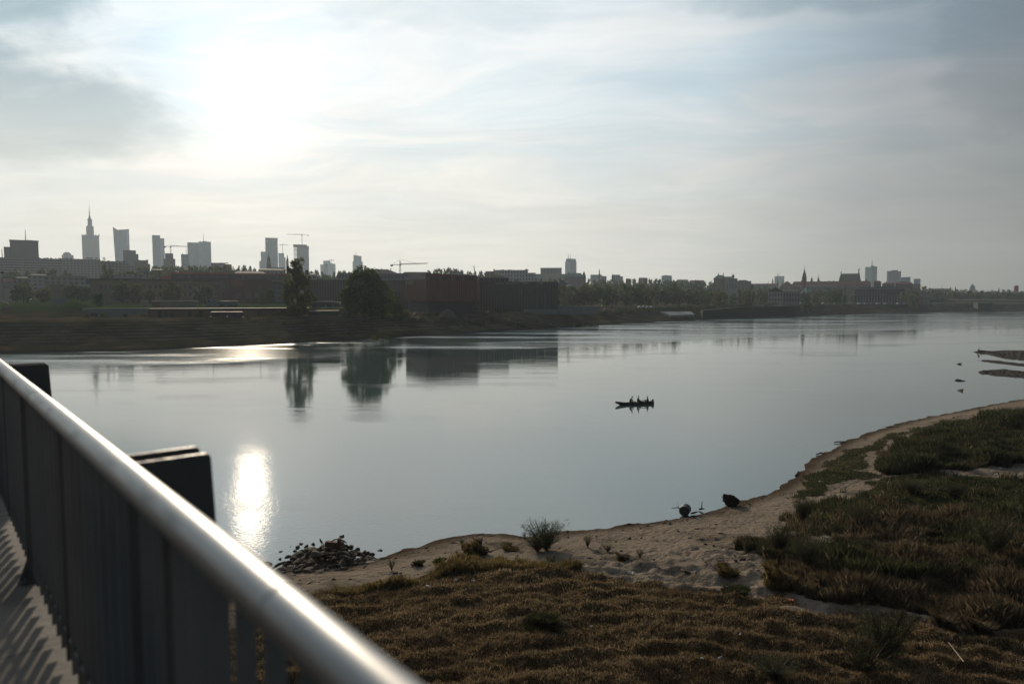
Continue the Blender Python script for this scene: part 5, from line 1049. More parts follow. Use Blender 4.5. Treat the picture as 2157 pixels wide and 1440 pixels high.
for px, y0, y1 in ((1131.5, 600, 651), (1148.5, 616, 651)):
    f2 = Face(px, 378); t_ = thing('flag_pole', (*f2.W(0, 0), 7.4), ('left' if px < 1140 else 'right') + ' of two slim pale poles standing before the dark museum annex', 'pole'); win(t_, f2, px, (y0 + y1) / 2, 1.0, y1 - y0, WALLG, off=0, part='shaft'); win(t_, f2, px, y1, 2.6, 1.4, CONW, off=-.4, part='foot')
t_, f_ = house('low_wall', 'pale grey site wall running below the dark museum annex', 'wall', 1140, 374, z0=6); blk(t_, 'wall', f_, 1103, 1240, 651, CONW, 1.2); blk(t_, 'ramp_wall', f_, 1176, 1262, 643, CONW, 4, 6, yt2=645)
t_, f_ = house('site_cabin', 'small white and grey cabin at the end of the pale site wall', 'cabin', 1210, 402, z0=6.5); blk(t_, 'walls', f_, 1203, 1216, 649, WHITE, 3); win(t_, f_, 1206.5, 653, 5, 5, METAL); win(t_, f_, 1213, 653.5, 2.4, 6, METAL, part='door')
f_ = Face(1197, 420); m_ = MB(); 
t_ = thing('round_tank', (*f_.W(0, 0), 7.0), 'small bright white lit disc-shaped dish beside the museum annex treetops', 'dish'); spire(t_, 'bowl', f_, 1197.5, [(1.5, 607), (4.3, 603.5), (4.8, 601), (3, 600.2)], WHITE, 16, off=0); mast(t_, 'stem', f_, 1197.5, 650, 606, .25, METAL, 0)
t_, f_ = house('round_hall', 'dark domed hall roof behind the museum annex corner', 'building', 1187, 560); spire(t_, 'dome', f_, 1184, [(13, 606), (13, 598), (11, 594), (7, 591.5), (2, 590.4)], NAVY, 20, off=12); blk(t_, 'roof_edge', f_, 1178, 1190, 589.4, WALLG, 6, 8, yb=590.8)
# --- centre and right skyline
t_, f_ = house('apartment_row', 'broad grey tenement row with a stepped roof above the dark museum annex', 'building', 1090, 800); blk(t_, 'walls', f_, 1040, 1112, 568.5, STONE, 20); blk(t_, 'side_wing', f_, 1108, 1128, 574.5, STONE, 16, -2); blk(t_, 'left_wing', f_, 1022, 1046, 571, BROWN, 16, 4); rows_roof(t_, f_, 1044, 1110, 569, 8, 8, h=(1, 3)); spire(t_, 'turret', f_, 1109, [(3, 570), (3, 567.5), (1, 566)], DKR, 8, off=4)
t_, f_ = house('theatre_block', 'flat wide pale block standing on a long low base, left of the two-tone tower', 'building', 1160, 1250); blk(t_, 'walls', f_, 1138.5, 1183, 565, facade('fin_facade', (.22, .24, .24), (.13, .15, .155), 3.2, 60, .5, 1.0), 30); blk(t_, 'roof_edge', f_, 1138, 1183.5, 564, DKR, 31, -.5, yb=565.2); blk(t_, 'base', f_, 1128, 1194, 577, PALE2, 36, -4)
t_, f_ = house('glass_tower', 'two-tone square tower with a set-back top and twin antennas right of centre', 'skyscraper', 1202, 1500); blk(t_, 'walls', f_, 1190, 1214, 550.5, GLASS2, 20, xc=1200, k=.8); blk(t_, 'top_block', f_, 1192, 1213, 544.5, GLASS, 18, 1, xc=1201, k=.8, yb=551); mast(t_, 'mast', f_, 1197, 545, 536, .7, METAL); mast(t_, 'mast', f_, 1201, 545, 535, .6, METAL)
blk(t_, 'shaded_face', f_, 1200.5, 1214, 551, GLASS, .6, -.7)  # darker glass slab paints the right side of the tower as shaded
t_, f_ = house('baroque_church', 'church with green copper roof and curved gable before the two-tone tower', 'church', 1212, 900); blk(t_, 'walls', f_, 1190, 1234, 583, WALLG, 16); gable(t_, 'roof', f_, 1188, 1230, 583, 574.5, COPPER, 18, 0, 4); spire(t_, 'front_gable', f_, 1230, [(4.5, 586), (4, 581), (2.6, 578), (2.2, 575), (.5, 572), (.2, 570)], WALLG, 8, off=2); spire(t_, 'turret', f_, 1198, [(1.6, 578), (1.4, 574), (.3, 571)], COPPER, 8, off=8)
t_, f_ = house('hotel_block', 'low pale hotel with a slim dark turret behind it, right of the green roofed church', 'building', 1260, 1300); blk(t_, 'walls', f_, 1243.5, 1268, 578.5, GLASS2, 18); blk(t_, 'side_wing', f_, 1267, 1277.5, 581.5, PALE, 18)
t_, f_ = house('church_tower', 'slim dark onion topped turret above the low pale hotel', 'church', 1262, 1200); blk(t_, 'walls', f_, 1260.5, 1264, 579, CONW, 4); spire(t_, 'helmet', f_, 1262.2, [(1.4, 579), (1.5, 576), (.8, 574), (1.3, 572), (.8, 570), (.2, 566)], DKR, 8, off=2)
t_, f_ = house('office_block', 'short pale block on the ridge, second right of the green roofed church', 'building', 1300, 1200); blk(t_, 'walls', f_, 1289, 1306, 578.5, STONE, 16); blk(t_, 'side_wing', f_, 1304, 1312, 582, STONE, 14)
t_, f_ = house('church_tower', 'short dark spire at the left end of the second pale ridge block', 'church', 1290, 1000); spire(t_, 'helmet', f_, 1290, [(1.8, 592), (1.8, 583), (1.0, 580), (.2, 576)], DKR, 8, off=2)
t_, f_ = house('office_block', 'small pale block alone on the tree line midway to the old town', 'building', 1404, 1350); blk(t_, 'walls', f_, 1393, 1415, 580.5, GLASS2, 18); rows_roof(t_, f_, 1394, 1412, 580.5, 4, 12, GLASS2, (1, 2))
for i, (a, b, yt, Yk, lab) in enumerate([(1318, 1330, 588, 1000, 'pale roofs just right of the second ridge block'), (1345, 1364, 586, 1100, 'low pale buildings along the middle of the ridge'), (1425, 1450, 590, 1050, 'low light row left of the domed church'), (1452, 1484, 591.5, 1050, 'pale reddish row directly left of the domed church'), (850, 905, 573.5, 760, 'brownish low roofs between the large crane and the round tree clump'), (1578, 1640, 598.5, 1150, 'pale low row between the domed church and the castle')]):
    t_, f_ = house('ridge_house', lab, 'building', (a + b) / 2, Yk); blk(t_, 'walls', f_, a, b, yt, PALE if i != 4 else BROWN, 14); gable(t_, 'roof', f_, a, b, yt, yt - 1.6, TILE if i in (3, 5) else DKR, 14, 0, 2)
t_, f_ = house('domed_church', 'pale church with green copper roofs and a small domed turret on the right ridge', 'church', 1530, 1000); blk(t_, 'walls', f_, 1503, 1535, 587, PINK, 18); gable(t_, 'roof', f_, 1502, 1532, 587, 579, COPPER, 20, 0, 6); spire(t_, 'lantern', f_, 1512.5, [(1.6, 580), (1.3, 577), (.5, 576), (.2, 573)], COPPER, 8, off=9); blk(t_, 'facade_block', f_, 1528, 1553, 586.5, WALLG, 12, -4); gable(t_, 'side_roof', f_, 1520, 1548, 587, 582, COPPER, 14, 2, 4)
spire(t_, 'domed_turret', f_, 1543.7, [(2.6, 588), (2.6, 583.5), (3.3, 583), (3.0, 580.5), (1.6, 579), (.3, 577)], COPPER, 12, off=0); blk(t_, 'wing', f_, 1548, 1582, 592, WALLG, 12, -2); gable(t_, 'wing_roof', f_, 1553, 1576, 592, 589.5, DKR, 12, -2, 3)
for px in (1532, 1538, 1544, 1550): win(t_, f_, px, 603, 2.4, 9, NAVY, off=-4.1)
t_, f_ = house('needle_spire', 'thin dark needle in front of the domed church', 'spire', 1523, 900); spire(t_, 'needle', f_, 1523.2, [(1.5, 620), (1.3, 590), (.8, 580), (.2, 573)], METAL, 6, off=0)
t_, f_ = house('glass_tower', 'pale blue square tower with twin antennas left of the old town castle', 'skyscraper', 1641, 1900); blk(t_, 'walls', f_, 1631, 1651.5, 581.3, facade('blue_white_glass', (.42, .50, .56), (.30, .37, .43), 3.2, 3.6, .7, .6), 26); mast(t_, 'mast', f_, 1638, 582, 575, .8, METAL); mast(t_, 'mast', f_, 1641, 582, 574, .8, METAL)
for px, y1, lab in ((1618, 591, 'tiny spire left of the dark spire by the pale blue tower'), (1627.5, 585, 'dark pointed spire just left of the pale blue tower'), (1638.5, 588, 'dark spire in front of the pale blue tower'), (1648, 590, 'thicker green spire at the right edge of the pale blue tower')):
    t_, f_ = house('church_spire', lab, 'spire', px, 1200); hw = 1.6 if px > 1620 else .8; spire(t_, 'helmet', f_, px, [(hw, 604), (hw, y1 + 8), (hw * .6, y1 + 5), (.2, y1)], DKR, 8, off=0)
t_, f_ = house('castle', 'long old town castle range with a red tiled roof and pink left pavilion', 'castle', 1735, 1080)
blk(t_, 'pavilion_walls', f_, 1645, 1670, 602, PINK, 16, -3); gable(t_, 'pavilion_roof', f_, 1644, 1671, 602, 592.5, TILE, 16, -3, 8); blk(t_, 'walls', f_, 1668, 1832, 601.5, plain('dull_rose_plaster', (.17, .11, .095), .9), 18); gable(t_, 'roof', f_, 1666, 1834, 601.5, 592, TILE, 19, 0, 4)
for px in range(1676, 1830, 7): win(t_, f_, px, 606.5, 2.0, 4.5, NAVY)
for px in (1688, 1727, 1746, 1756, 1790): spire(t_, 'chimney', f_, px, [(1, 594), (1, 590)], TILE, 4, off=9)
t_, f_ = house('castle_tower', 'red brick castle clock tower with a dark baroque helmet and thin spire', 'tower', 1693, 1075); blk(t_, 'walls', f_, 1688.5, 1698.5, 583, plain('tower_brick', (.19, .055, .04), .9), 8, xc=1692, k=.6, z0=25); spire(t_, 'helmet', f_, 1693.8, [(4.6, 583.5), (4.8, 581.5), (3.4, 579), (3.9, 577.5), (3.4, 575.5), (1.8, 573.5), (2.0, 571.5), (1.0, 569), (.45, 565), (.12, 559)], DKR, 10, off=5)
for px, yt, lab in ((1709.5, 583.5, 'smaller dark cupola first right of the castle clock tower'), (1723.5, 580, 'smaller dark onion cupola second right of the castle clock tower')):
    t_, f_ = house('cupola', lab, 'spire', px, 1130); spire(t_, 'helmet', f_, px, [(3.2, 595), (2.6, 592), (1.9, 590), (2.3, 587.5), (1.0, 585.5), (.4, yt + 2), (.15, yt - 1.5)], DKR, 10, off=0)
t_, f_ = house('cathedral', 'steep green roofed cathedral between two dark stepped gables with pinnacles', 'church', 1790, 1150); blk(t_, 'walls', f_, 1769, 1812, 590, BRICK, 16); gable(t_, 'roof', f_, 1772, 1811, 590, 575.8, plain('dark_green_roof', (.055, .085, .065), .8), 16, 0, 0)
def gwall(fc, a, b, c_, yt, off, dep=2):
    m_ = MB(); pts = [fc.uz(x, y) for x, y in ((a, 596), (b, 596), (b - (b - c_) * .45, 584), (c_ + 1, yt + 6), (c_ + .6, yt), (c_ - .6, yt), (c_ - 1, yt + 6), (a + (c_ - a) * .45, 584))]
    fr = [(*fc.W(u, off), z) for u, z in pts]; bk = [(*fc.W(u, off + dep), z) for u, z in pts]; m_.quadface(fr); m_.quadface(bk[::-1])
    for i in range(len(fr)): j = (i + 1) % len(fr); m_.quadface([fr[j], fr[i], bk[i], bk[j]])
    return m_
gwall(f_, 1766, 1774, 1771.5, 573, -1).build('west_gable', DKR, t_); gwall(f_, 1804, 1814.5, 1808.8, 567, -1).build('east_gable', DKR, t_); spire(t_, 'pinnacle', f_, 1808.8, [(1, 570), (1.1, 568), (.3, 564)], DKR, 6, off=0); spire(t_, 'pinnacle', f_, 1771.5, [(.8, 575), (.9, 573), (.3, 570.5)], DKR, 6, off=0)
t_, f_ = house('church_hall', 'dark red stepped roofs right of the cathedral, below the green glass tower', 'building', 1822, 1120); blk(t_, 'walls', f_, 1812, 1834, 597, BRICK, 14); gable(t_, 'roof', f_, 1811, 1835, 597, 591.5, TILE, 14, 0, 3); spire(t_, 'turret', f_, 1824.5, [(1.6, 592), (1.2, 589.5), (.2, 586.5)], DKR, 8, off=3)
t_, f_ = house('glass_tower', 'green glass tower with a bright left face, dark right face and a central needle', 'skyscraper', 1833, 1800); blk(t_, 'walls', f_, 1821, 1846, 562, GLASS3, 20, xc=1835.5, k=.35); blk(t_, 'shaded_face', f_, 1836, 1846.3, 561, NAVY, 10, -.9); blk(t_, 'top_block', f_, 1833, 1839.5, 559.5, NAVY, 8, -1.2, yb=562.3); mast(t_, 'needle', f_, 1836.8, 560, 549, 1.4, METAL)  # navy slab puts the shade of the right face into its colour
t_, f_ = house('office_tower', 'broad purple grey tower with a rounded dark top right of the green glass tower', 'skyscraper', 1882, 1500); blk(t_, 'walls', f_, 1867, 1897, 570.5, facade('purple_glass', (.20, .18, .22), (.13, .12, .15), 3, 3.4, .7, .6), 22, xc=1871, k=.9); blk(t_, 'roof_block', f_, 1876, 1890, 568.7, NAVY, 12, 5, yb=571)
t_, f_ = house('office_block', 'lower teal block with a flared right corner beside the purple grey tower', 'building', 1908, 1400); blk(t_, 'walls', f_, 1897, 1917, 584, GLASS, 18, yt2=583); blk(t_, 'lower_part', f_, 1899, 1918, 593, NAVY, 14, -2)
t_, f_ = house('office_block', 'small separate teal block right of the flared block', 'building', 1931, 1300); blk(t_, 'walls', f_, 1924, 1938.3, 587, GLASS, 14, xc=1936, k=.3); blk(t_, 'lower_part', f_, 1922, 1938, 598, DKPAN, 12, -3)
for a, b, yt, Yk, lab in ((1840, 1856, 591, 1060, 'dark house with a tall chimney block below the green glass tower'), (1858, 1884, 595, 1040, 'dark tenement roofs below the purple grey tower'), (1886, 1922, 594, 1050, 'dark reddish roofs right below the flared teal block')):
    t_, f_ = house('old_town_house', lab, 'house', (a + b) / 2, Yk); blk(t_, 'walls', f_, a, b, yt + 3, plain('dark_tenement', (.075, .05, .045), .9), 12); gable(t_, 'roof', f_, a - 1, b + 1, yt + 3, yt, TILE, 12, 0, 3); spire(t_, 'chimney', f_, (a * 2 + b) / 3, [(1.2, yt + 2), (1.2, yt - 2)], DKR, 4, off=6)
t_, f_ = house('gabled_chapel', 'white triangular gable with a teal hipped roof below the castle', 'building', 1700, 860); blk(t_, 'walls', f_, 1686, 1712, 616, WALLG, 12); gable(t_, 'roof', f_, 1697, 1714, 617, 603.5, COPPER, 12, 1, 5)
m_ = MB(); pts = [f_.uz(x, y) for x, y in ((1685, 617), (1699, 617), (1699, 604.5))]; fr = [(*f_.W(u, -.5), z) for u, z in pts]; bk = [(*f_.W(u, 1), z) for u, z in pts]; m_.quadface(fr); m_.quadface(bk[::-1]); [m_.quadface([fr[(i + 1) % 3], fr[i], bk[i], bk[(i + 1) % 3]]) for i in range(3)]; m_.build('gable_wall', WHITE, t_)
t_, f_ = house('river_palace', 'long grey riverside building with a left pediment and dark roof, low at the right bank', 'building', 1650, 640, z0=6.5)
blk(t_, 'walls', f_, 1618, 1685, 614.5, WALLG, 18); gable(t_, 'roof', f_, 1616, 1686, 614.5, 609.5, DKR, 18, 0, 4); blk(t_, 'portico', f_, 1618, 1650, 614, LCON, 2, -2.2)
m_ = MB(); pts = [f_.uz(x, y) for x, y in ((1616, 614), (1651, 614), (1633.5, 605.5))]; fr = [(*f_.W(u, -2.8), z) for u, z in pts]; bk = [(*f_.W(u, 8), z) for u, z in pts]; m_.quadface(fr); m_.quadface(bk[::-1]); [m_.quadface([fr[(i + 1) % 3], fr[i], bk[i], bk[(i + 1) % 3]]) for i in range(3)]; m_.build('pediment', DKR, t_)
for px in range(1622, 1684, 6): win(t_, f_, px, 621, 2.4, 5, WGL, off=-2.3 if px < 1650 else -.1); win(t_, f_, px, 631, 2.4, 5, WGL, off=-2.3 if px < 1650 else -.1)
t_, f_ = house('embankment_block', 'massive dark grey colonnaded block behind the parked cars at the right', 'building', 1850, 760, z0=6.5)
blk(t_, 'walls', f_, 1800, 1905, 609, plain('sooty_stone', (.085, .08, .08), .9, 0, .25, .2), 24); blk(t_, 'cornice', f_, 1798, 1907, 607, CONW, 26, -1, yb=609.2); blk(t_, 'attic', f_, 1815, 1895, 604.5, NAVY, 16, 4, yb=607.2); blk(t_, 'ledge', f_, 1790, 1868, 619.5, CONW, 5, -2.5, yb=621)
for px in range(1806, 1904, 6): win(t_, f_, px, 630, 1.4, 16, CONW, off=-1.2, part='column'); 
for px in range(1809, 1900, 6): win(t_, f_, px, 614, 2.2, 5, WGL)
t_, f_ = house('bridge_house', 'pale slanted stair building at the left end of the far bridge', 'building', 1945, 830, z0=6.5); blk(t_, 'walls', f_, 1928, 1948, 612, WALLG, 10); blk(t_, 'slanted_wall', f_, 1944, 1960, 609, WALLG, 4, -2, yt2=622); blk(t_, 'base', f_, 1926, 1944, 626, BRICK, 8, -3)
t_, f_ = house('domed_church', 'distant church with a single large dome near the right edge', 'church', 2048, 1500); spire(t_, 'dome', f_, 2048.3, [(6.3, 609), (6.3, 606.5), (6.0, 604), (4.6, 601), (1.6, 599.3), (1.1, 599), (1.0, 597.5), (.2, 596.5)], COPPER, 16, off=8); blk(t_, 'walls', f_, 2042, 2055, 608, WALLG, 16)
for px, yt, lab in ((2003, 602.5, 'left spire of a small distant twin-towered church'), (2013, 602.5, 'right spire of a small distant twin-towered church'), (2104.5, 605, 'small dark turret between the large dome and the red tower'), (1984.5, 600.5, 'thin distant mast left of the twin-towered church')):
    t_, f_ = house('church_spire', lab, 'spire', px, 1450); hw = 1.5 if px != 1984.5 else .4; spire(t_, 'helmet', f_, px, [(hw, 614), (hw, yt + 5), (hw * .5, yt + 3), (.15, yt)], DKR, 8, off=0)
t_, f_ = house('brick_tower', 'squat round dark red brick tower at the right edge of the skyline', 'tower', 2141, 1250); spire(t_, 'walls', f_, 2141, [(5.2, 616), (5.2, 603.5), (4.2, 601.8), (3, 601)], BRICK, 14, off=5)
t_, f_ = house('low_block', 'long low flat roofed row on the ridge left of the twin-towered church', 'building', 1990, 1350); blk(t_, 'walls', f_, 1968, 2002, 607.5, PALE, 14)
# ridge and street roofs in the left middle distance
for i, (a, b, yt, Yk, mt, lab) in enumerate([(320, 345, 566, 640, 'B', 'brownish ridge house under the slim grey tower'), (545, 600, 566, 620, 'P', 'pale low row below the white church tower'), (650, 668, 576, 560, 'P', 'pale low wall among the brownish trees right of the unfinished tower'), (60, 100, 577, 560, 'P', 'pale low roofs left of the grid-windowed office'), (30, 62, 583, 520, 'B', 'dark low roofs at the left below the long pale block'), (378, 440, 566, 700, 'B', 'low brown row half hidden by trees under the wide glass slab tower')]):
    t_, f_ = house('ridge_house', lab, 'building', (a + b) / 2, Yk); blk(t_, 'walls', f_, a, b, yt + 2, PALE if mt == 'P' else BROWN, 12, z0=7); gable(t_, 'roof', f_, a, b, yt + 2, yt, DKR, 12, 0, 2)

# --- far bridge
f0 = at(1944, 634, 850); f1 = at(2330, 634, 620); bd2 = Vector((f1.x - f0.x, f1.y - f0.y)); L_ = bd2.length; bd2.normalize(); bn2 = Vector((-bd2.y, bd2.x))
BRG = plain('dark_bridge_steel', (.030, .034, .042), .7, 0, .2, .2)
t_ = thing('girder_bridge', (f0.x, f0.y, 8.0), 'long dark flat girder bridge crossing the river at the right edge', 'bridge')
def bpt(s, l): q_ = Vector((f0.x, f0.y)) + bd2 * s + bn2 * l; return (q_.x, q_.y)
m_ = MB(); m_.prism([bpt(-30, -8), bpt(L_ + 350, -8), bpt(L_ + 350, 8), bpt(-30, 8)], 9.6, 12.0); m_.build('girder', BRG, t_)
m_ = MB(); m_.prism([bpt(-40, -9.5), bpt(L_ + 350, -9.5), bpt(L_ + 350, 9.5), bpt(-40, 9.5)], 12.0, 12.9); m_.build('deck', BRG, t_)
for sg in (-9.2,):
    m_ = MB(); m_.prism([bpt(-40, sg), bpt(L_ + 350, sg), bpt(L_ + 350, sg + .1), bpt(-40, sg + .1)], 13.9, 14.05)
    for k in range(0, 150): s = -40 + k * 4.5; m_.prism([bpt(s, sg), bpt(s + .15, sg), bpt(s + .15, sg + .1), bpt(s, sg + .1)], 12.9, 13.9)
    m_.build('parapet', BRG, t_)
pr = Vector(at(2071, 655, 1)); 
for pxp in (2071, 2300):
    # where the bridge line passes this pixel column
    a, b, c_ = ray(pxp, 640); k = a / b; s = (k * f0.y - f0.x) / (bd2.x - k * bd2.y); q_ = bpt(s, 0)
    m_ = MB(); m_.obox(q_, bd2, bn2, 3.2, 9, -2, 9.6); p = m_.build('pier', BRG, t_); m_ = MB(); m_.obox(q_, bd2, bn2, 6.5, 12.5, -2, 1.6); m_.build('footing', CONW, p)
# --- quay, slabs, sand heaps
pts = [G(1487, 673.5, 0), G(1560, 670.3, 0), G(1620, 668, 0), G(1684, 666, 0)]; m_ = MB(); prev = None
ext = [(p.x, p.y + 7) for p in pts]; bkp = [(p.x, p.y + 14) for p in pts]; zt_ = [6.3, 8.0, 8.2, 8.3]
for i in range(3):
    a, b, c_, d = ext[i], ext[i + 1], bkp[i + 1], bkp[i]; m_.prism([a, b, c_, d], -1, [zt_[i], zt_[i + 1], zt_[i + 1], zt_[i]])
QD = plain('dark_sheet_pile', (.016, .015, .017), .9, 0, .3, .3); tag(m_.build('quay_wall', QD), 'long black sheet-pile quay wall at the water on the right of the far bank', 'wall')
pts = [G(1688, 664.5, 0), G(1760, 661.5, 0), G(1850, 658.3, 0), G(1960, 656.2, 0), G(2100, 654.6, 0), G(2300, 653.2, 0)]; m_ = MB()
for a, b in zip(pts[:-1], pts[1:]): m_.prism([(a.x, a.y + 10), (b.x, b.y + 10), (b.x, b.y + 13), (a.x, a.y + 13)], -1, 3.4)
tag(m_.build('embankment_wall', plain('old_embankment_wall', (.030, .029, .031), .9, 0, .3, .2)), 'dark straight embankment wall running to the far bridge', 'wall')
m_ = MB()
for a, b in zip(pts[:-1], pts[1:]): m_.prism([(a.x, a.y + 11), (b.x, b.y + 11), (b.x, b.y + 11.6), (a.x, a.y + 11.6)], 3.4, 4.0)
tag(m_.build('embankment_parapet', LCON), 'thin pale parapet line on the dark embankment wall at the right', 'parapet')
for i, (a0, a1, b0, b1) in enumerate(((1390, 1420, 1412, 1437), (1421, 1455, 1438, 1463))):
    Yt, Yb = 465 + i * 9, 450 + i * 9; P = [at(a0, 656, Yt), at(a1, 655.6, Yt), at(b1, 663 - i, Yb), at(b0, 664 - i, Yb)]; m_ = MB(); m_.quadface(P); m_.quadface([p + Vector((0, .3, -1.5)) for p in P[::-1]])
    for k in range(4): m_.quadface([P[(k + 1) % 4], P[k], P[k] + Vector((0, .3, -1.5)), P[(k + 1) % 4] + Vector((0, .3, -1.5))])
    tag(m_.build('slope_slab', CONW), ('left' if i == 0 else 'right') + ' of two grey concrete slabs facing the far bank slope', 'slab')
SANDP = plain('brown_sand', (.17, .115, .085), .95, 0, .2, .5, .4)
for px, Yk, hw, yt, mt, lab in [(1277, 426, 15, 646.5, SANDP, 'pointed brown sand heap on the far bank right of the white cabin'), (1376, 472, 15, 651, SANDP, 'flat brown sand heap on the far bank left of the concrete slabs'), (858, 305, 9, 655, SANDP, 'left of the twin sand heaps below the rust red museum'), (877, 306, 8, 656.5, SANDP, 'right of the twin sand heaps below the rust red museum'), (942, 314, 24, 650.5, plain('weedy_gravel', (.085, .08, .06), .95, 0, .3, .5, .4), 'broad weedy gravel mound in front of the rust red museum'), (1036, 350, 13, 652, plain('weedy_gravel', ()), 'smaller weedy mound in front of the dark annex'), (1085, 366, 12, 655.5, plain('weedy_gravel', ()), 'low gravel mound at the foot of the pale site wall')]:
    f_ = Face(px, Yk); q_ = f_.W(0, 0); zb_ = tz1(*q_) - .8; zt2 = f_.uz(px, yt)[1]; R_ = abs(f_.uz(px + hw, 650)[0]); m_ = MB(); rr2 = random.Random(px)
    m_.lathe(q_[0], q_[1], [(R_, zb_), (R_ * .78, zb_ + (zt2 - zb_) * .35), (R_ * .5, zb_ + (zt2 - zb_) * .7), (R_ * .22, zb_ + (zt2 - zb_) * .93), (.05, zt2)], 14)
    m_.v = [(x + rr2.uniform(-.3, .3), y + rr2.uniform(-.3, .3), z + rr2.uniform(-.15, .15)) for x, y, z in m_.v]
    tag(m_.build('sand_heap', mt, smooth=True), lab, 'heap')
# --- site sheds, containers, cars
t_, f_ = house('site_shed', 'long grey site shed behind the blue container on the quay', 'shed', 1585, 560, z0=7.2); blk(t_, 'walls', f_, 1559, 1610, 643, WALLG, 5); blk(t_, 'roof', f_, 1558, 1611, 642, LCON, 6, -.4, yb=643.1)
t_, f_ = house('shipping_container', 'bright blue container on the quay at the right', 'container', 1580, 545, z0=7.4); blk(t_, 'box', f_, 1568, 1592, 647.5, plain('blue_container', (.025, .06, .16), .6, 0, .2, 1), 2.6)
for px in (1574, 1580, 1586): win(t_, f_, px, 651, .6, 6, METAL, off=-.1, part='rib')
t_, f_ = house('shipping_container', 'white container on the quay right of the blue one', 'container', 1636, 560, z0=7.4); blk(t_, 'box', f_, 1628, 1640, 645, WHITE, 2.6); win(t_, f_, 1634, 649, 5, 4, METAL)
t_, f_ = house('shipping_container', 'dull orange low container between the blue and the white one', 'container', 1605, 553, z0=7.4); blk(t_, 'box', f_, 1598, 1616, 650, plain('dull_orange', (.16, .07, .04), .7), 2.6); win(t_, f_, 1607, 652, 6, 2.4, METAL)
rr3 = random.Random(21)
for i in range(16):
    px = 1498 + i * 11.5 + rr3.uniform(-4, 4); 
    if 1562 < px < 1600: continue
    f_ = Face(px, 540 + px / 10 - 150 + 10); t_ = thing('material_stack', (*f_.W(0, 0), 7.2), ['pale', 'grey', 'dark', 'brownish'][i % 4] + ' material stack on the quay, ' + ['left of the blue container', 'right of the blue container'][px > 1580] + (', at the wall end' if px < 1530 or px > 1650 else ''), 'stack', 'stacks of building material on the quay')
    h_ = rr3.uniform(1.0, 2.4); w_ = rr3.uniform(1, 3); mt = [LCON, CONW, METAL, PLASTER][i % 4]
    for k in range(3): m_ = MB(); m_.obox(f_.W(rr3.uniform(-.2, .2), 0), f_.u, f_.n, w_ * rr3.uniform(.8, 1), 1.0, 7.2 + h_ * k / 3, 7.2 + h_ * (k + .85) / 3); m_.build('layer', mt, t_)
def car_proto(mt):
    t_ = thing('parked_car', (0, 0, 0), '', 'car'); m_ = MB(); pr = [(-2.15, .35), (-2.2, .75), (-1.5, .92), (-.9, 1.40), (.75, 1.42), (1.45, .98), (2.15, .85), (2.2, .35)]
    fr = [(x, -.85, z) for x, z in pr]; bk = [(x, .85, z) for x, z in pr]; m_.quadface(fr); m_.quadface(bk[::-1]); [m_.quadface([fr[(i + 1) % 8], fr[i], bk[i], bk[(i + 1) % 8]]) for i in range(8)]; m_.build('body', mt, t_, bevel=.06)
    for y in (-.86, .86): m_ = MB(); q_ = [(-1.2, 1.0), (-.8, 1.32), (.68, 1.34), (1.15, 1.0)]; m_.quadface([(x, y, z) for x, z in q_]); m_.quadface([(x, y * .98, z) for x, z in q_[::-1]]); m_.build('side_window', WGL, t_)
    for x in (-1.35, 1.35):
        for y in (-.8, .8): m_ = MB(); m_.tube([(x, y - .1, .32), (x, y + .1, .32)], .32, 14); m_.build('wheel', DKR, t_)
    return t_
CARC = [('white', plain('white_car_paint', (.65, .65, .65), .3)), ('silver', plain('silver_car_paint', (.40, .42, .44), .3)), ('dark', plain('dark_car_paint', (.04, .045, .05), .3)), ('dark red', plain('red_car_paint', (.16, .03, .025), .3))]
protos = [car_proto(m_) for _, m_ in CARC]; usedp = set()
def put_car(k, px, Yk, z, rot, label):
    o = protos[k]
    if k in usedp:
        r_ = o.copy(); COL.objects.link(r_)
        for ch in o.children: c_ = ch.copy(); COL.objects.link(c_); c_.parent = r_
        o = r_
    usedp.add(k); f_ = Face(px, Yk); q_ = f_.W(0, 0); o.location = (q_[0], q_[1], z); o.rotation_euler = (0, 0, rot); o['label'] = label; o['group'] = 'cars parked along the far embankment'
lmk = [(1350, 'beside the tree row left of the sand heap'), (1700, 'below the white gable'), (1745, 'below the castle roof'), (1790, 'left of the colonnaded block'), (1850, 'before the colonnaded block'), (1905, 'right of the colonnaded block')]
for i, px in enumerate([1349, 1357, 1365, 1374, 1676, 1688, 1724, 1736, 1749, 1761, 1772, 1783, 1797, 1811, 1824, 1838, 1850, 1866, 1880, 1893, 1908, 1922]):
    k = [0, 1, 0, 1, 1, 0, 2, 1, 0, 2, 3, 1, 2, 0, 1, 2, 0, 1, 2, 0, 1, 2][i]; Yk = 480 if px < 1400 else 715; z = tz1(Face(px, Yk).o.x, Yk) + .1
    if px > 1400: z = max(z, CZ - (640.5 - 627) / F * Yk)
    l_ = min(lmk, key=lambda q: abs(q[0] - px))[1]; nth = ['first', 'second', 'third', 'fourth', 'fifth'][[j for j in range(4)][i] if i < 4 else 0] if i < 4 else ''
    put_car(k, px, Yk, z, .1 if px > 1400 else .5, f'{CARC[k][0]} car parked ' + ('on the embankment road ' if px > 1400 else '') + l_)
# road bench for those cars
p0, p1 = Face(1655, 715).o, Face(1960, 715).o; m_ = MB(); m_.prism([(p0.x, p0.y - 5), (p1.x, p1.y - 5), (p1.x, p1.y + 14), (p0.x, p0.y + 14)], 6, 8.3); tag(m_.build('embankment_road', plain('asphalt', (.05, .05, .05), .9)), kind='structure')
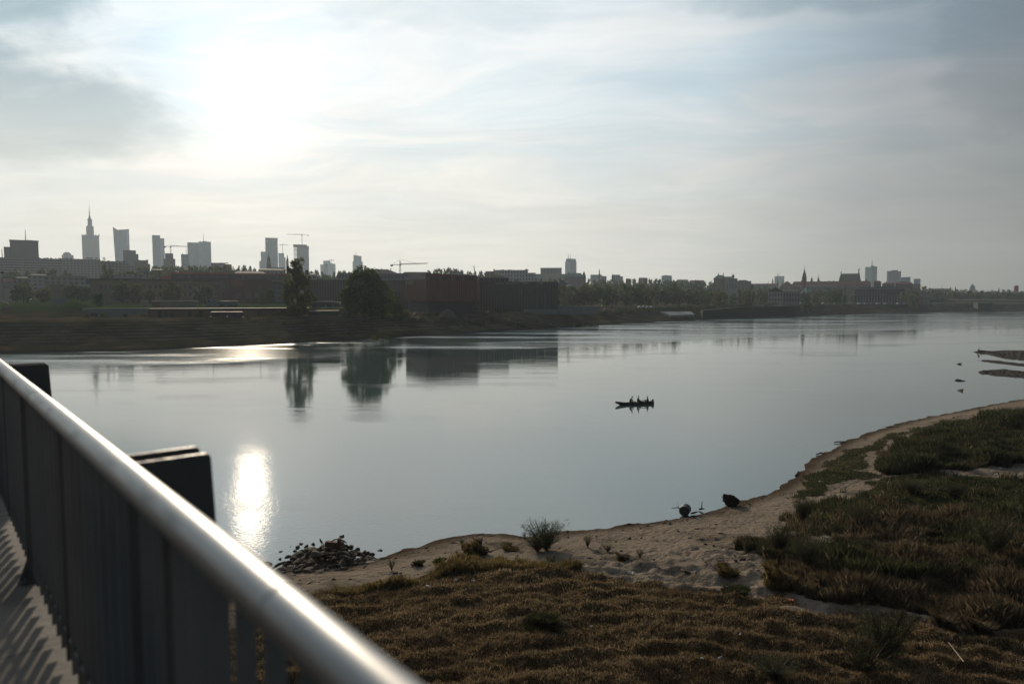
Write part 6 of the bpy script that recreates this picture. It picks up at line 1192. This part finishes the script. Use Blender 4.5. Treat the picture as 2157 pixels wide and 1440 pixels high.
# --- lamp poles
def pole(px, y0, y1, Yk, label, arm=0, head='arm', group=None):
    f_ = Face(px, Yk); z0 = f_.uz(px, y0)[1]; z1 = f_.uz(px, y1)[1]; q_ = f_.W(0, 0); t_ = thing('street_lamp', (*q_, z0), label, 'street lamp', group); m_ = MB(); m_.tube([(*q_, z0), (*q_, z1)], [.13, .08], 6); m_.build('pole', WALLG, t_)
    e = f_.W(arm, 0); m_ = MB(); m_.tube([(*q_, z1), (*e, z1 + .3)], .06, 5); m_.build('arm', WALLG, t_); m_ = MB(); m_.obox(e, f_.u, f_.n, .45, .2, z1 + .22, z1 + .42); m_.build('lamp_head', WALLG, t_)
pole(57, 671, 597, 252, 'tall pale lamp pole standing on the far bank lawn at the left', -1.5); pole(6.5, 636, 574, 255, 'lamp pole with a dark round head rising above the curved canopy', .2)
f_ = Face(6, 255); t_ = thing('signal_lantern', (*f_.W(0, 0), f_.uz(6, 574)[1]), 'dark round lantern on top of the pole above the curved canopy', 'lantern'); spire(t_, 'housing', f_, 6, [(1.5, 577), (4, 575), (4.3, 573.5), (1, 571.5)], METAL, 10, off=0)
for px, y0, y1, Yk, lab in [(381, 646, 608, 300, 'slim lamp pole in front of the brown plastered building, right of its middle'), (445, 646, 606, 300, 'slim lamp pole right of the first one before the brown plastered building'), (545, 645, 605, 300, 'slim lamp pole before the dark red brick hall'), (275, 640, 611, 300, 'thick white short pole in front of the dark tree before the brown plastered building'),
    (1243, 642, 626, 442, 'lamp pole under the park trees right of the annex'), (1261, 642, 632, 442, 'short lamp with white head under the park trees'), (1387, 648, 626, 485, 'lamp pole before the middle of the park trees'), (1476, 645, 622, 522, 'tall lamp pole near the right end of the park trees'), (1448, 645, 626, 508, 'lamp pole left of the tall one near the right end of the park trees'),
    (1556, 640, 612, 520, 'lamp pole left of the columnar trees'), (1583, 638, 610, 520, 'lamp pole between the columnar trees and the river palace'), (1592, 640, 614, 530, 'second lamp pole between the columnar trees and the river palace'), (1724, 640, 612, 620, 'lamp pole right of the white gable'), (1751, 640, 610, 620, 'lamp pole below the castle middle'), (1775, 640, 612, 620, 'lamp pole left of the colonnaded block'), (1799, 642, 606, 640, 'lamp pole at the left corner of the colonnaded block'), (1859, 640, 622, 640, 'short lamp pole before the right part of the colonnaded block')]:
    pole(px, y0, y1, Yk, lab, 1.2)

# ------------------------------------------------------------------ trees
def leaf_mat(name, lo, hi, warm):
    def f(t, b):
        g = t.node('ShaderNodeNewGeometry'); oi = t.node('ShaderNodeObjectInfo'); n = t.noise(t.node('ShaderNodeTexCoord').outputs['Object'], 5.0, 3, .6)
        v = t.m('ADD', t.m('MULTIPLY', g.outputs['Random Per Island'], .6), t.m('MULTIPLY', n, .4)); c_ = t.mix(v, lo, hi); c_ = t.mix(t.m('MULTIPLY', t.m('GREATER_THAN', oi.outputs['Random'], .62), .5), c_, t.mix(v, tuple(a * .6 for a in warm), warm))
        t.put(b.inputs['Base Color'], c_); b.inputs['Roughness'].default_value = .6; b.inputs['Specular IOR Level'].default_value = .2
        tr = t.node('ShaderNodeBsdfTranslucent'); t.put(tr.inputs[0], t.mix(1.0, c_, (1.4, 1.5, .8), 'MULTIPLY')); mx = t.node('ShaderNodeMixShader'); mx.inputs[0].default_value = .35; t.l.new(b.outputs[0], mx.inputs[1]); t.l.new(tr.outputs[0], mx.inputs[2]); t.l.new(mx.outputs[0], t.out.inputs[0])
    return mat(name, f)
LEAF = leaf_mat('leaves', (.018, .032, .010), (.070, .105, .028), (.13, .095, .034)); LEAFH = leaf_mat('hero_leaves', (.018, .032, .010), (.085, .120, .030), (.14, .105, .034)); BARK = plain('bark', (.045, .036, .028), .95, 0, .3, 3)
def crown(seed, n, kind='round', leaf=.045):
    """unit crown: height 1, radius about .5"""
    r = np.random.RandomState(seed); nc = {'round': 80, 'tall': 80, 'column': 60, 'loose': 120}[kind]; C = []
    while len(C) < nc:
        p = r.rand(3) * [1, 1, 1] * 2 - 1; h = (p[2] + 1) / 2
        if kind == 'round': lim = math.sqrt(max(0, 1 - (abs(h - .50) / .52) ** 2.6)) * .46
        elif kind == 'column': lim = (.40 if h < .2 else .46 * (1 - ((h - .35) / .66) ** 2 if h > .35 else 1)) ; lim = max(lim, .05)
        elif kind == 'tall': lim = .44 * math.sin(math.pi * min(1, .12 + h * .86)) ** .6
        else: lim = .50 * (1 - .25 * h) * (math.sin(math.pi * min(1, .08 + h * .85)) ** .5); 
        q_ = math.hypot(p[0], p[1])
        if q_ * .5 < lim and (q_ * .5 > lim * .35 or h > .8) and h > (.07 if kind != 'column' else .02): C.append((p[0] * .5, p[1] * .5, .04 + h * .93, r.uniform(.08, .16) if kind != 'loose' else r.uniform(.045, .10)))
    C = np.array(C); k = r.randint(0, nc, n); d = r.randn(n, 3); d /= np.linalg.norm(d, axis=1)[:, None]; q_ = C[k, :3] + d * (C[k, 3] * (.55 + .5 * r.rand(n)))[:, None] * [1, 1, .75]
    a = r.randn(n, 3); a /= np.linalg.norm(a, axis=1)[:, None]; b = np.cross(a, r.randn(n, 3)); b /= np.linalg.norm(b, axis=1)[:, None]; s_ = leaf * (.6 + .8 * r.rand(n))[:, None]
    v = np.stack([q_ - a * s_, q_ + b * s_ * .6, q_ + a * s_, q_ - b * s_ * .6], 1).reshape(-1, 3); return v, C
CR = {}
def tree_parts(kind, seed, n, leaf, mt):
    key = (kind, seed, n)
    if key not in CR:
        v, C = crown(seed, n, kind, leaf); me = raw_mesh('crown', v, 4, mt); m_ = MB(); tr = .022 if n < 3000 else .026
        m_.tube([(0, 0, -.03), (0.004, 0, .15), (-.004, .004, .45), (0, 0, .8)], [tr * 1.3, tr, tr * .7, tr * .25], 7)
        r = random.Random(seed)
        for c_ in list(C)[:26 if n > 3000 else 12]: z = max(.12, c_[2] - r.uniform(.15, .3)); m_.tube([(0, 0, z), (c_[0] * .5, c_[1] * .5, z + (c_[2] - z) * .6), (c_[0] * .95, c_[1] * .95, c_[2])], [tr * .45, tr * .3, tr * .1], 5, False)
        o = m_.build('trunk', BARK, origin=(0, 0, 0), smooth=True); tm = o.data; bpy.data.objects.remove(o); CR[key] = (me, tm)
    return CR[key]
TONE = {'g': 'dark green', 'b': 'brownish green', 'y': 'yellowish green'}
def tree(px, ytop, wpx, Yk, kind, label, group=None, name='tree', n=900, seed=None, leaf=.045, mt=None, ybase=None, cat='tree'):
    f_ = Face(px, Yk); q_ = f_.W(0, 0); z0 = tz1(*q_) - .3 if ybase is None else f_.uz(px, ybase)[1]; zt = f_.uz(px, ytop)[1]; h = max(2.0, zt - z0); w_ = abs(f_.uz(px + wpx, 610)[0] - f_.uz(px, 610)[0]) / .92
    sd_ = seed if seed is not None else int(px * 7) % 5; cm, tm = tree_parts(kind, sd_, n, leaf, mt or LEAF); t_ = thing(name, (*q_, z0), label, cat, group); t_.scale = (w_, w_, h); t_.rotation_euler = (0, 0, px * 1.7); link('crown' if cat == 'tree' else 'foliage', cm, parent=t_); link('trunk' if cat == 'tree' else 'stem', tm, parent=t_); return t_
tree(626, 546, 62, 262, 'loose', 'tall loose crowned tree with light gaps, left of the two big riverside trees', n=12000, seed=11, leaf=.019, mt=LEAFH, ybase=669)
tree(768, 567, 96, 262, 'round', 'big dense round dark tree, right one of the two big riverside trees', n=20000, seed=12, leaf=.022, mt=LEAFH, ybase=674)
tree(805, 600, 50, 285, 'round', 'smaller dark tree filling the right side of the big dense round tree', n=3500, seed=13, leaf=.03, mt=LEAFH, ybase=668)
tree(222, 545, 20, 470, 'column', 'tall dark poplar rising above the brown plastered building', n=2600, seed=14, leaf=.03); tree(234, 557, 14, 470, 'column', 'shorter poplar touching the tall dark poplar on its right', n=2000, seed=15, leaf=.03)
LEFT = [(48, 598, 50, 300, 'round', 'broad dark tree at the left above the lawn, behind the tall lamp pole'), (93, 606, 34, 320, 'round', 'bluish dark tree beside the grey wall stub'), (150, 598, 34, 310, 'round', 'tree with thin yellowing top left of the billboard'), (172, 603, 40, 300, 'round', 'dark bushy tree below the left half of the billboard'), (205, 618, 22, 300, 'round', 'small reddish tree under the billboard legs'),
        (258, 592, 40, 305, 'round', 'wide dark tree before the left part of the brown plastered building'), (288, 597, 34, 305, 'round', 'dark tree left of the small glazed pavilion'), (316, 606, 24, 305, 'tall', 'small olive tree above the small glazed pavilion'), (362, 596, 44, 308, 'round', 'rounded dark tree before the middle of the brown plastered building'), (430, 602, 44, 308, 'round', 'rounded dark tree before the right part of the brown plastered building'),
        (552, 612, 14, 300, 'tall', 'small yellow green sapling before the brick hall'), (570, 608, 22, 305, 'tall', 'narrow dark tree left of the leafy poplar foot'), (656, 616, 24, 290, 'round', 'low dark tree at the right foot of the leafy poplar'), (735, 640, 18, 268, 'round', 'low bush tree at the left foot of the big dense tree'), (830, 620, 30, 300, 'round', 'dark tree in the gap between big dense tree and red museum'),
        (30, 570, 46, 620, 'round', 'dark rounded tree at the left below the long pale block'), (62, 571, 24, 640, 'round', 'small tree right of that rounded tree under the long pale block'), (90, 567, 30, 640, 'round', 'rounded tree under the middle of the long pale block'), (112, 566, 22, 640, 'round', 'tree touching the previous one under the long pale block'), (140, 571, 28, 640, 'round', 'low tree under the palace side of the long pale block')]
for px, yt, wd, Yk, kd, lab in LEFT: tree(px, yt, wd, Yk if Yk > 350 or yt > 615 else 405, kd, lab, n=2600, leaf=.042, seed=int(px) % 3 + 20)
rt = random.Random(33)
LAND = [(10, 'the left picture edge'), (193, 'the spired palace'), (255, 'the leaning glass tower'), (337, 'the slim grey tower'), (422, 'the wide glass slab tower'), (500, 'the tan skylight roof'), (574, 'the white church tower'), (640, 'the unfinished tower'), (692, 'the distant stepped blocks'), (753, 'the pale lone tower'), (805, 'the brown hipped roof'), (843, 'the large crane'), (950, 'the rust red museum'), (1085, 'the broad tenement row'), (1160, 'the flat theatre block'), (1212, 'the green roofed church'), (1262, 'the onion turret'), (1300, 'the second ridge block'), (1404, 'the lone pale block'),
        (1470, 'the pale reddish row'), (1530, 'the domed church'), (1580, 'the church wing'), (1641, 'the pale blue tower'), (1693, 'the castle clock tower'), (1745, 'the castle roof'), (1790, 'the cathedral'), (1835, 'the green glass tower'), (1882, 'the purple grey tower'), (1931, 'the small teal block'), (2008, 'the twin-towered church'), (2048, 'the large dome'), (2104, 'the small dark turret'), (2141, 'the squat red tower')]
def tlabel(px, where, kd):
    lx, nm = min(LAND, key=lambda q: abs(q[0] - px)); side = 'below' if abs(px - lx) < 7 else ('left of' if px < lx else 'right of')
    return f"{ {'round': 'rounded dark tree', 'tall': 'taller dark tree', 'column': 'narrow dark tree'}[kd]} {where}, {side} {nm}"
def row(xs, where, group, n=1100):
    for px, yt, wd, Yk in xs: kd = 'tall' if rt.random() < .3 else 'round'; tree(px, yt, wd, Yk, kd, tlabel(px, where, kd), group, n=n, seed=rt.randrange(5), leaf=.055)
prof = [(240, 566), (330, 560), (380, 561), (440, 560), (490, 558), (510, 557), (535, 564), (560, 568), (600, 568), (650, 572), (665, 566), (680, 574), (700, 576), (730, 569), (745, 578), (760, 575), (850, 573), (880, 573), (905, 570), (935, 566), (951, 563), (966, 566), (985, 572), (1010, 572), (1025, 569), (1043, 566), (1060, 574), (1120, 586), (1240, 588), (1290, 587), (1330, 586), (1380, 588), (1440, 591), (1500, 593), (1560, 596), (1600, 600), (1640, 602), (1700, 612), (1800, 612), (1850, 600), (1900, 600), (1945, 601), (1960, 605), (2000, 609), (2050, 610), (2100, 611), (2170, 612)]
pX, pY = [p[0] for p in prof], [p[1] for p in prof]
xs = []; px = 240
while px < 2172:
    Yk = 650 + (px - 240) * .28 + rt.uniform(-20, 20); wd = rt.uniform(15, 25) * (700 / Yk) ** .5; yt = np.interp(px, pX, pY) + rt.uniform(-1.5, 2.2)
    xs.append((px, yt, wd, Yk)); px += wd * rt.uniform(.5, .8)
row(xs, 'on the ridge', 'trees along the ridge under the skyline')
xs = []; px = 300
while px < 2172:
    Yk = 560 + (px - 300) * .27 + rt.uniform(-25, 25); wd = rt.uniform(18, 28) * (600 / Yk) ** .5; yt = np.interp(px, pX, pY) + rt.uniform(6, 13)
    if not (1195 < px < 1232 or 1524 < px < 1556): xs.append((px, yt, wd, Yk))
    px += wd * rt.uniform(.6, .95)
row(xs, 'on the slope', 'trees on the slope below the ridge')
xs = []; px = 1184
for px, yt in [(1188, 600), (1205, 603), (1222, 601), (1240, 599), (1258, 598), (1277, 596), (1290, 602), (1318, 600), (1330, 603), (1347, 598), (1362, 601), (1380, 603), (1400, 601), (1420, 594), (1430, 606), (1448, 610), (1470, 612), (1490, 611), (1505, 614), (1517, 615)]: xs.append((px, yt, rt.uniform(26, 36), 500 + (px - 1184) * .32 + rt.uniform(-8, 8)))
row(xs, 'in the park row', 'park trees right of the museum annex', n=1000)
for px, yt, wd, Yk, kd, lab in [(1583, 596, 15, 560, 'column', 'tall narrow tree left of the river palace'), (1557, 602, 9, 560, 'column', 'slim dark conifer left of the tall narrow tree'), (1545, 618, 16, 560, 'round', 'round tree left of the slim conifer'), (1570, 613, 20, 560, 'round', 'round tree between the slim conifer and the tall narrow tree'), (1605, 612, 24, 600, 'round', 'brownish round tree touching the river palace gable'), (1518, 613, 34, 545, 'round', 'large round dark tree at the right end of the park row'),
                                (1698, 613, 22, 640, 'round', 'olive tree just right of the river palace'), (1722, 610, 26, 660, 'round', 'dark tree below the castle clock tower side'), (1750, 607, 30, 660, 'round', 'light olive tree below the middle of the castle'), (1768, 606, 18, 660, 'round', 'olive tree left of the black conifer'), (1780, 600, 7, 650, 'column', 'black narrow conifer below the cathedral'), (1700, 634, 26, 600, 'round', 'low dark bush tree right of the quay end'), (1728, 637, 20, 610, 'round', 'second low dark bush tree right of the quay end'),
                                (1925, 610, 26, 700, 'round', 'dark tree left of the pale stair building'), (1905, 614, 24, 720, 'round', 'dark tree at the right corner of the colonnaded block'), (1968, 612, 24, 900, 'round', 'dark tree right of the pale stair building')]:
    tree(px, yt, wd, Yk, kd, lab, n=1200, leaf=.04, seed=int(px) % 3 + 30)
xs = []; px = 1980
while px < 2172: xs.append((px, rt.uniform(613, 618), rt.uniform(14, 20), rt.uniform(860, 960))); px += rt.uniform(9, 13)
row(xs, 'behind the far bridge', 'trees behind the far bridge')
# shrubs: hedge and bank scrub
def shrubrow(pxs, where, group, y_f, Y_f, wr, hr):
    for i, px in enumerate(pxs):
        wd = rt.uniform(*wr); Yk = Y_f(px); f_ = Face(px, Yk); z0 = tz1(*f_.W(0, 0)); y0 = 627 + (CZ - z0) / Yk * F; h_ = rt.uniform(*hr)
        lx, nm = min(SHL, key=lambda q: abs(q[0] - px)); sdn = 'below' if abs(px - lx) < 12 else ('left of' if px < lx else 'right of')
        t_ = tree(px, y0 - h_, wd, Yk, 'round', f"low {rt.choice(['dark', 'olive', 'green'])} bush {where}, {sdn} {nm}", group, 'bush', n=700, seed=40 + rt.randrange(3), leaf=.06, cat='bush')
        t_.location.z = z0 - .25 * t_.scale.z
SHL = [(200, 'the grey retaining wall'), (337, 'the recessed doorways'), (476, 'the pair of kiosks'), (626, 'the tall loose tree'), (682, 'the long kiosk'), (768, 'the big dense tree'), (867, 'the twin sand heaps'), (942, 'the weedy gravel mound'), (1036, 'the dark annex'), (1140, 'the pale site wall'), (1210, 'the white cabin'), (1277, 'the pointed sand heap'), (1325, 'the park lawn'), (1376, 'the flat sand heap'), (1425, 'the concrete slabs'), (1520, 'the quay wall start'), (1580, 'the blue container'), (1650, 'the river palace')]
shrubrow([1262 + i * 10.5 for i in range(36)], 'in the hedge', 'hedge bushes along the park', None, lambda px: 418 + (px - 1262) * .45, (13, 19), (8, 13))
shrubrow([832, 848, 866, 886, 905, 924, 948, 968, 990, 1012, 1034, 1058, 1080, 1100, 1124, 1150, 1172, 1196, 1222, 1250], 'on the river slope', 'scrub on the river slope', None, lambda px: 292 + (px - 832) * .17 + rt.uniform(-10, 6), (18, 34), (7, 14))
shrubrow([180, 215, 262, 300, 360, 415, 455, 520, 565, 600, 690, 740, 790, 815], 'at the terrace foot', 'weeds and bushes at the terrace foot', None, lambda px: 248 + rt.uniform(-4, 4), (8, 16), (2.5, 6))
# ------------------------------------------------------------------ haze
hm = bpy.data.materials.new('haze'); hm.use_nodes = True; t = NT(hm.node_tree); t.n.clear()
ho = t.node('ShaderNodeOutputMaterial'); pv = t.node('ShaderNodeVolumePrincipled')
pv.inputs['Color'].default_value = (.76, .88, 1.0, 1); pv.inputs['Density'].default_value = 0.00012; pv.inputs['Anisotropy'].default_value = 0.3
t.l.new(pv.outputs[0], ho.inputs['Volume'])
m_ = MB(); m_.box(-3300, 3300, -60, 4400, -6, 350)
hz = m_.build('haze', hm, origin=(0, 0, 0)); tag(hz, kind='stuff')

for o in SC.objects:
    if o.parent is None and o.get('category') and not o.get('kind'): o['kind'] = 'thing'
by = {}
for o in SC.objects:
    if o.parent is None and o.get('label') and o.get('group'): by.setdefault((o['label'], o['group']), []).append(o)
for (lab_, _), v in by.items():
    if 1 < len(v) <= 40:
        v.sort(key=lambda o: proj(*o.location)[0]); n = len(v)
        nm = ['left one', 'right one'] if n == 2 else ['left one', 'middle one', 'right one'] if n == 3 else [q + ' from left' for q in ('first', 'second', 'third', 'fourth', 'fifth', 'sixth', 'seventh', 'eighth', 'ninth', 'tenth', 'eleventh', 'twelfth')]
        if n <= 12 and len(lab_.split()) <= 14:
            for o, q in zip(v, nm): o['label'] = lab_ + ', ' + q
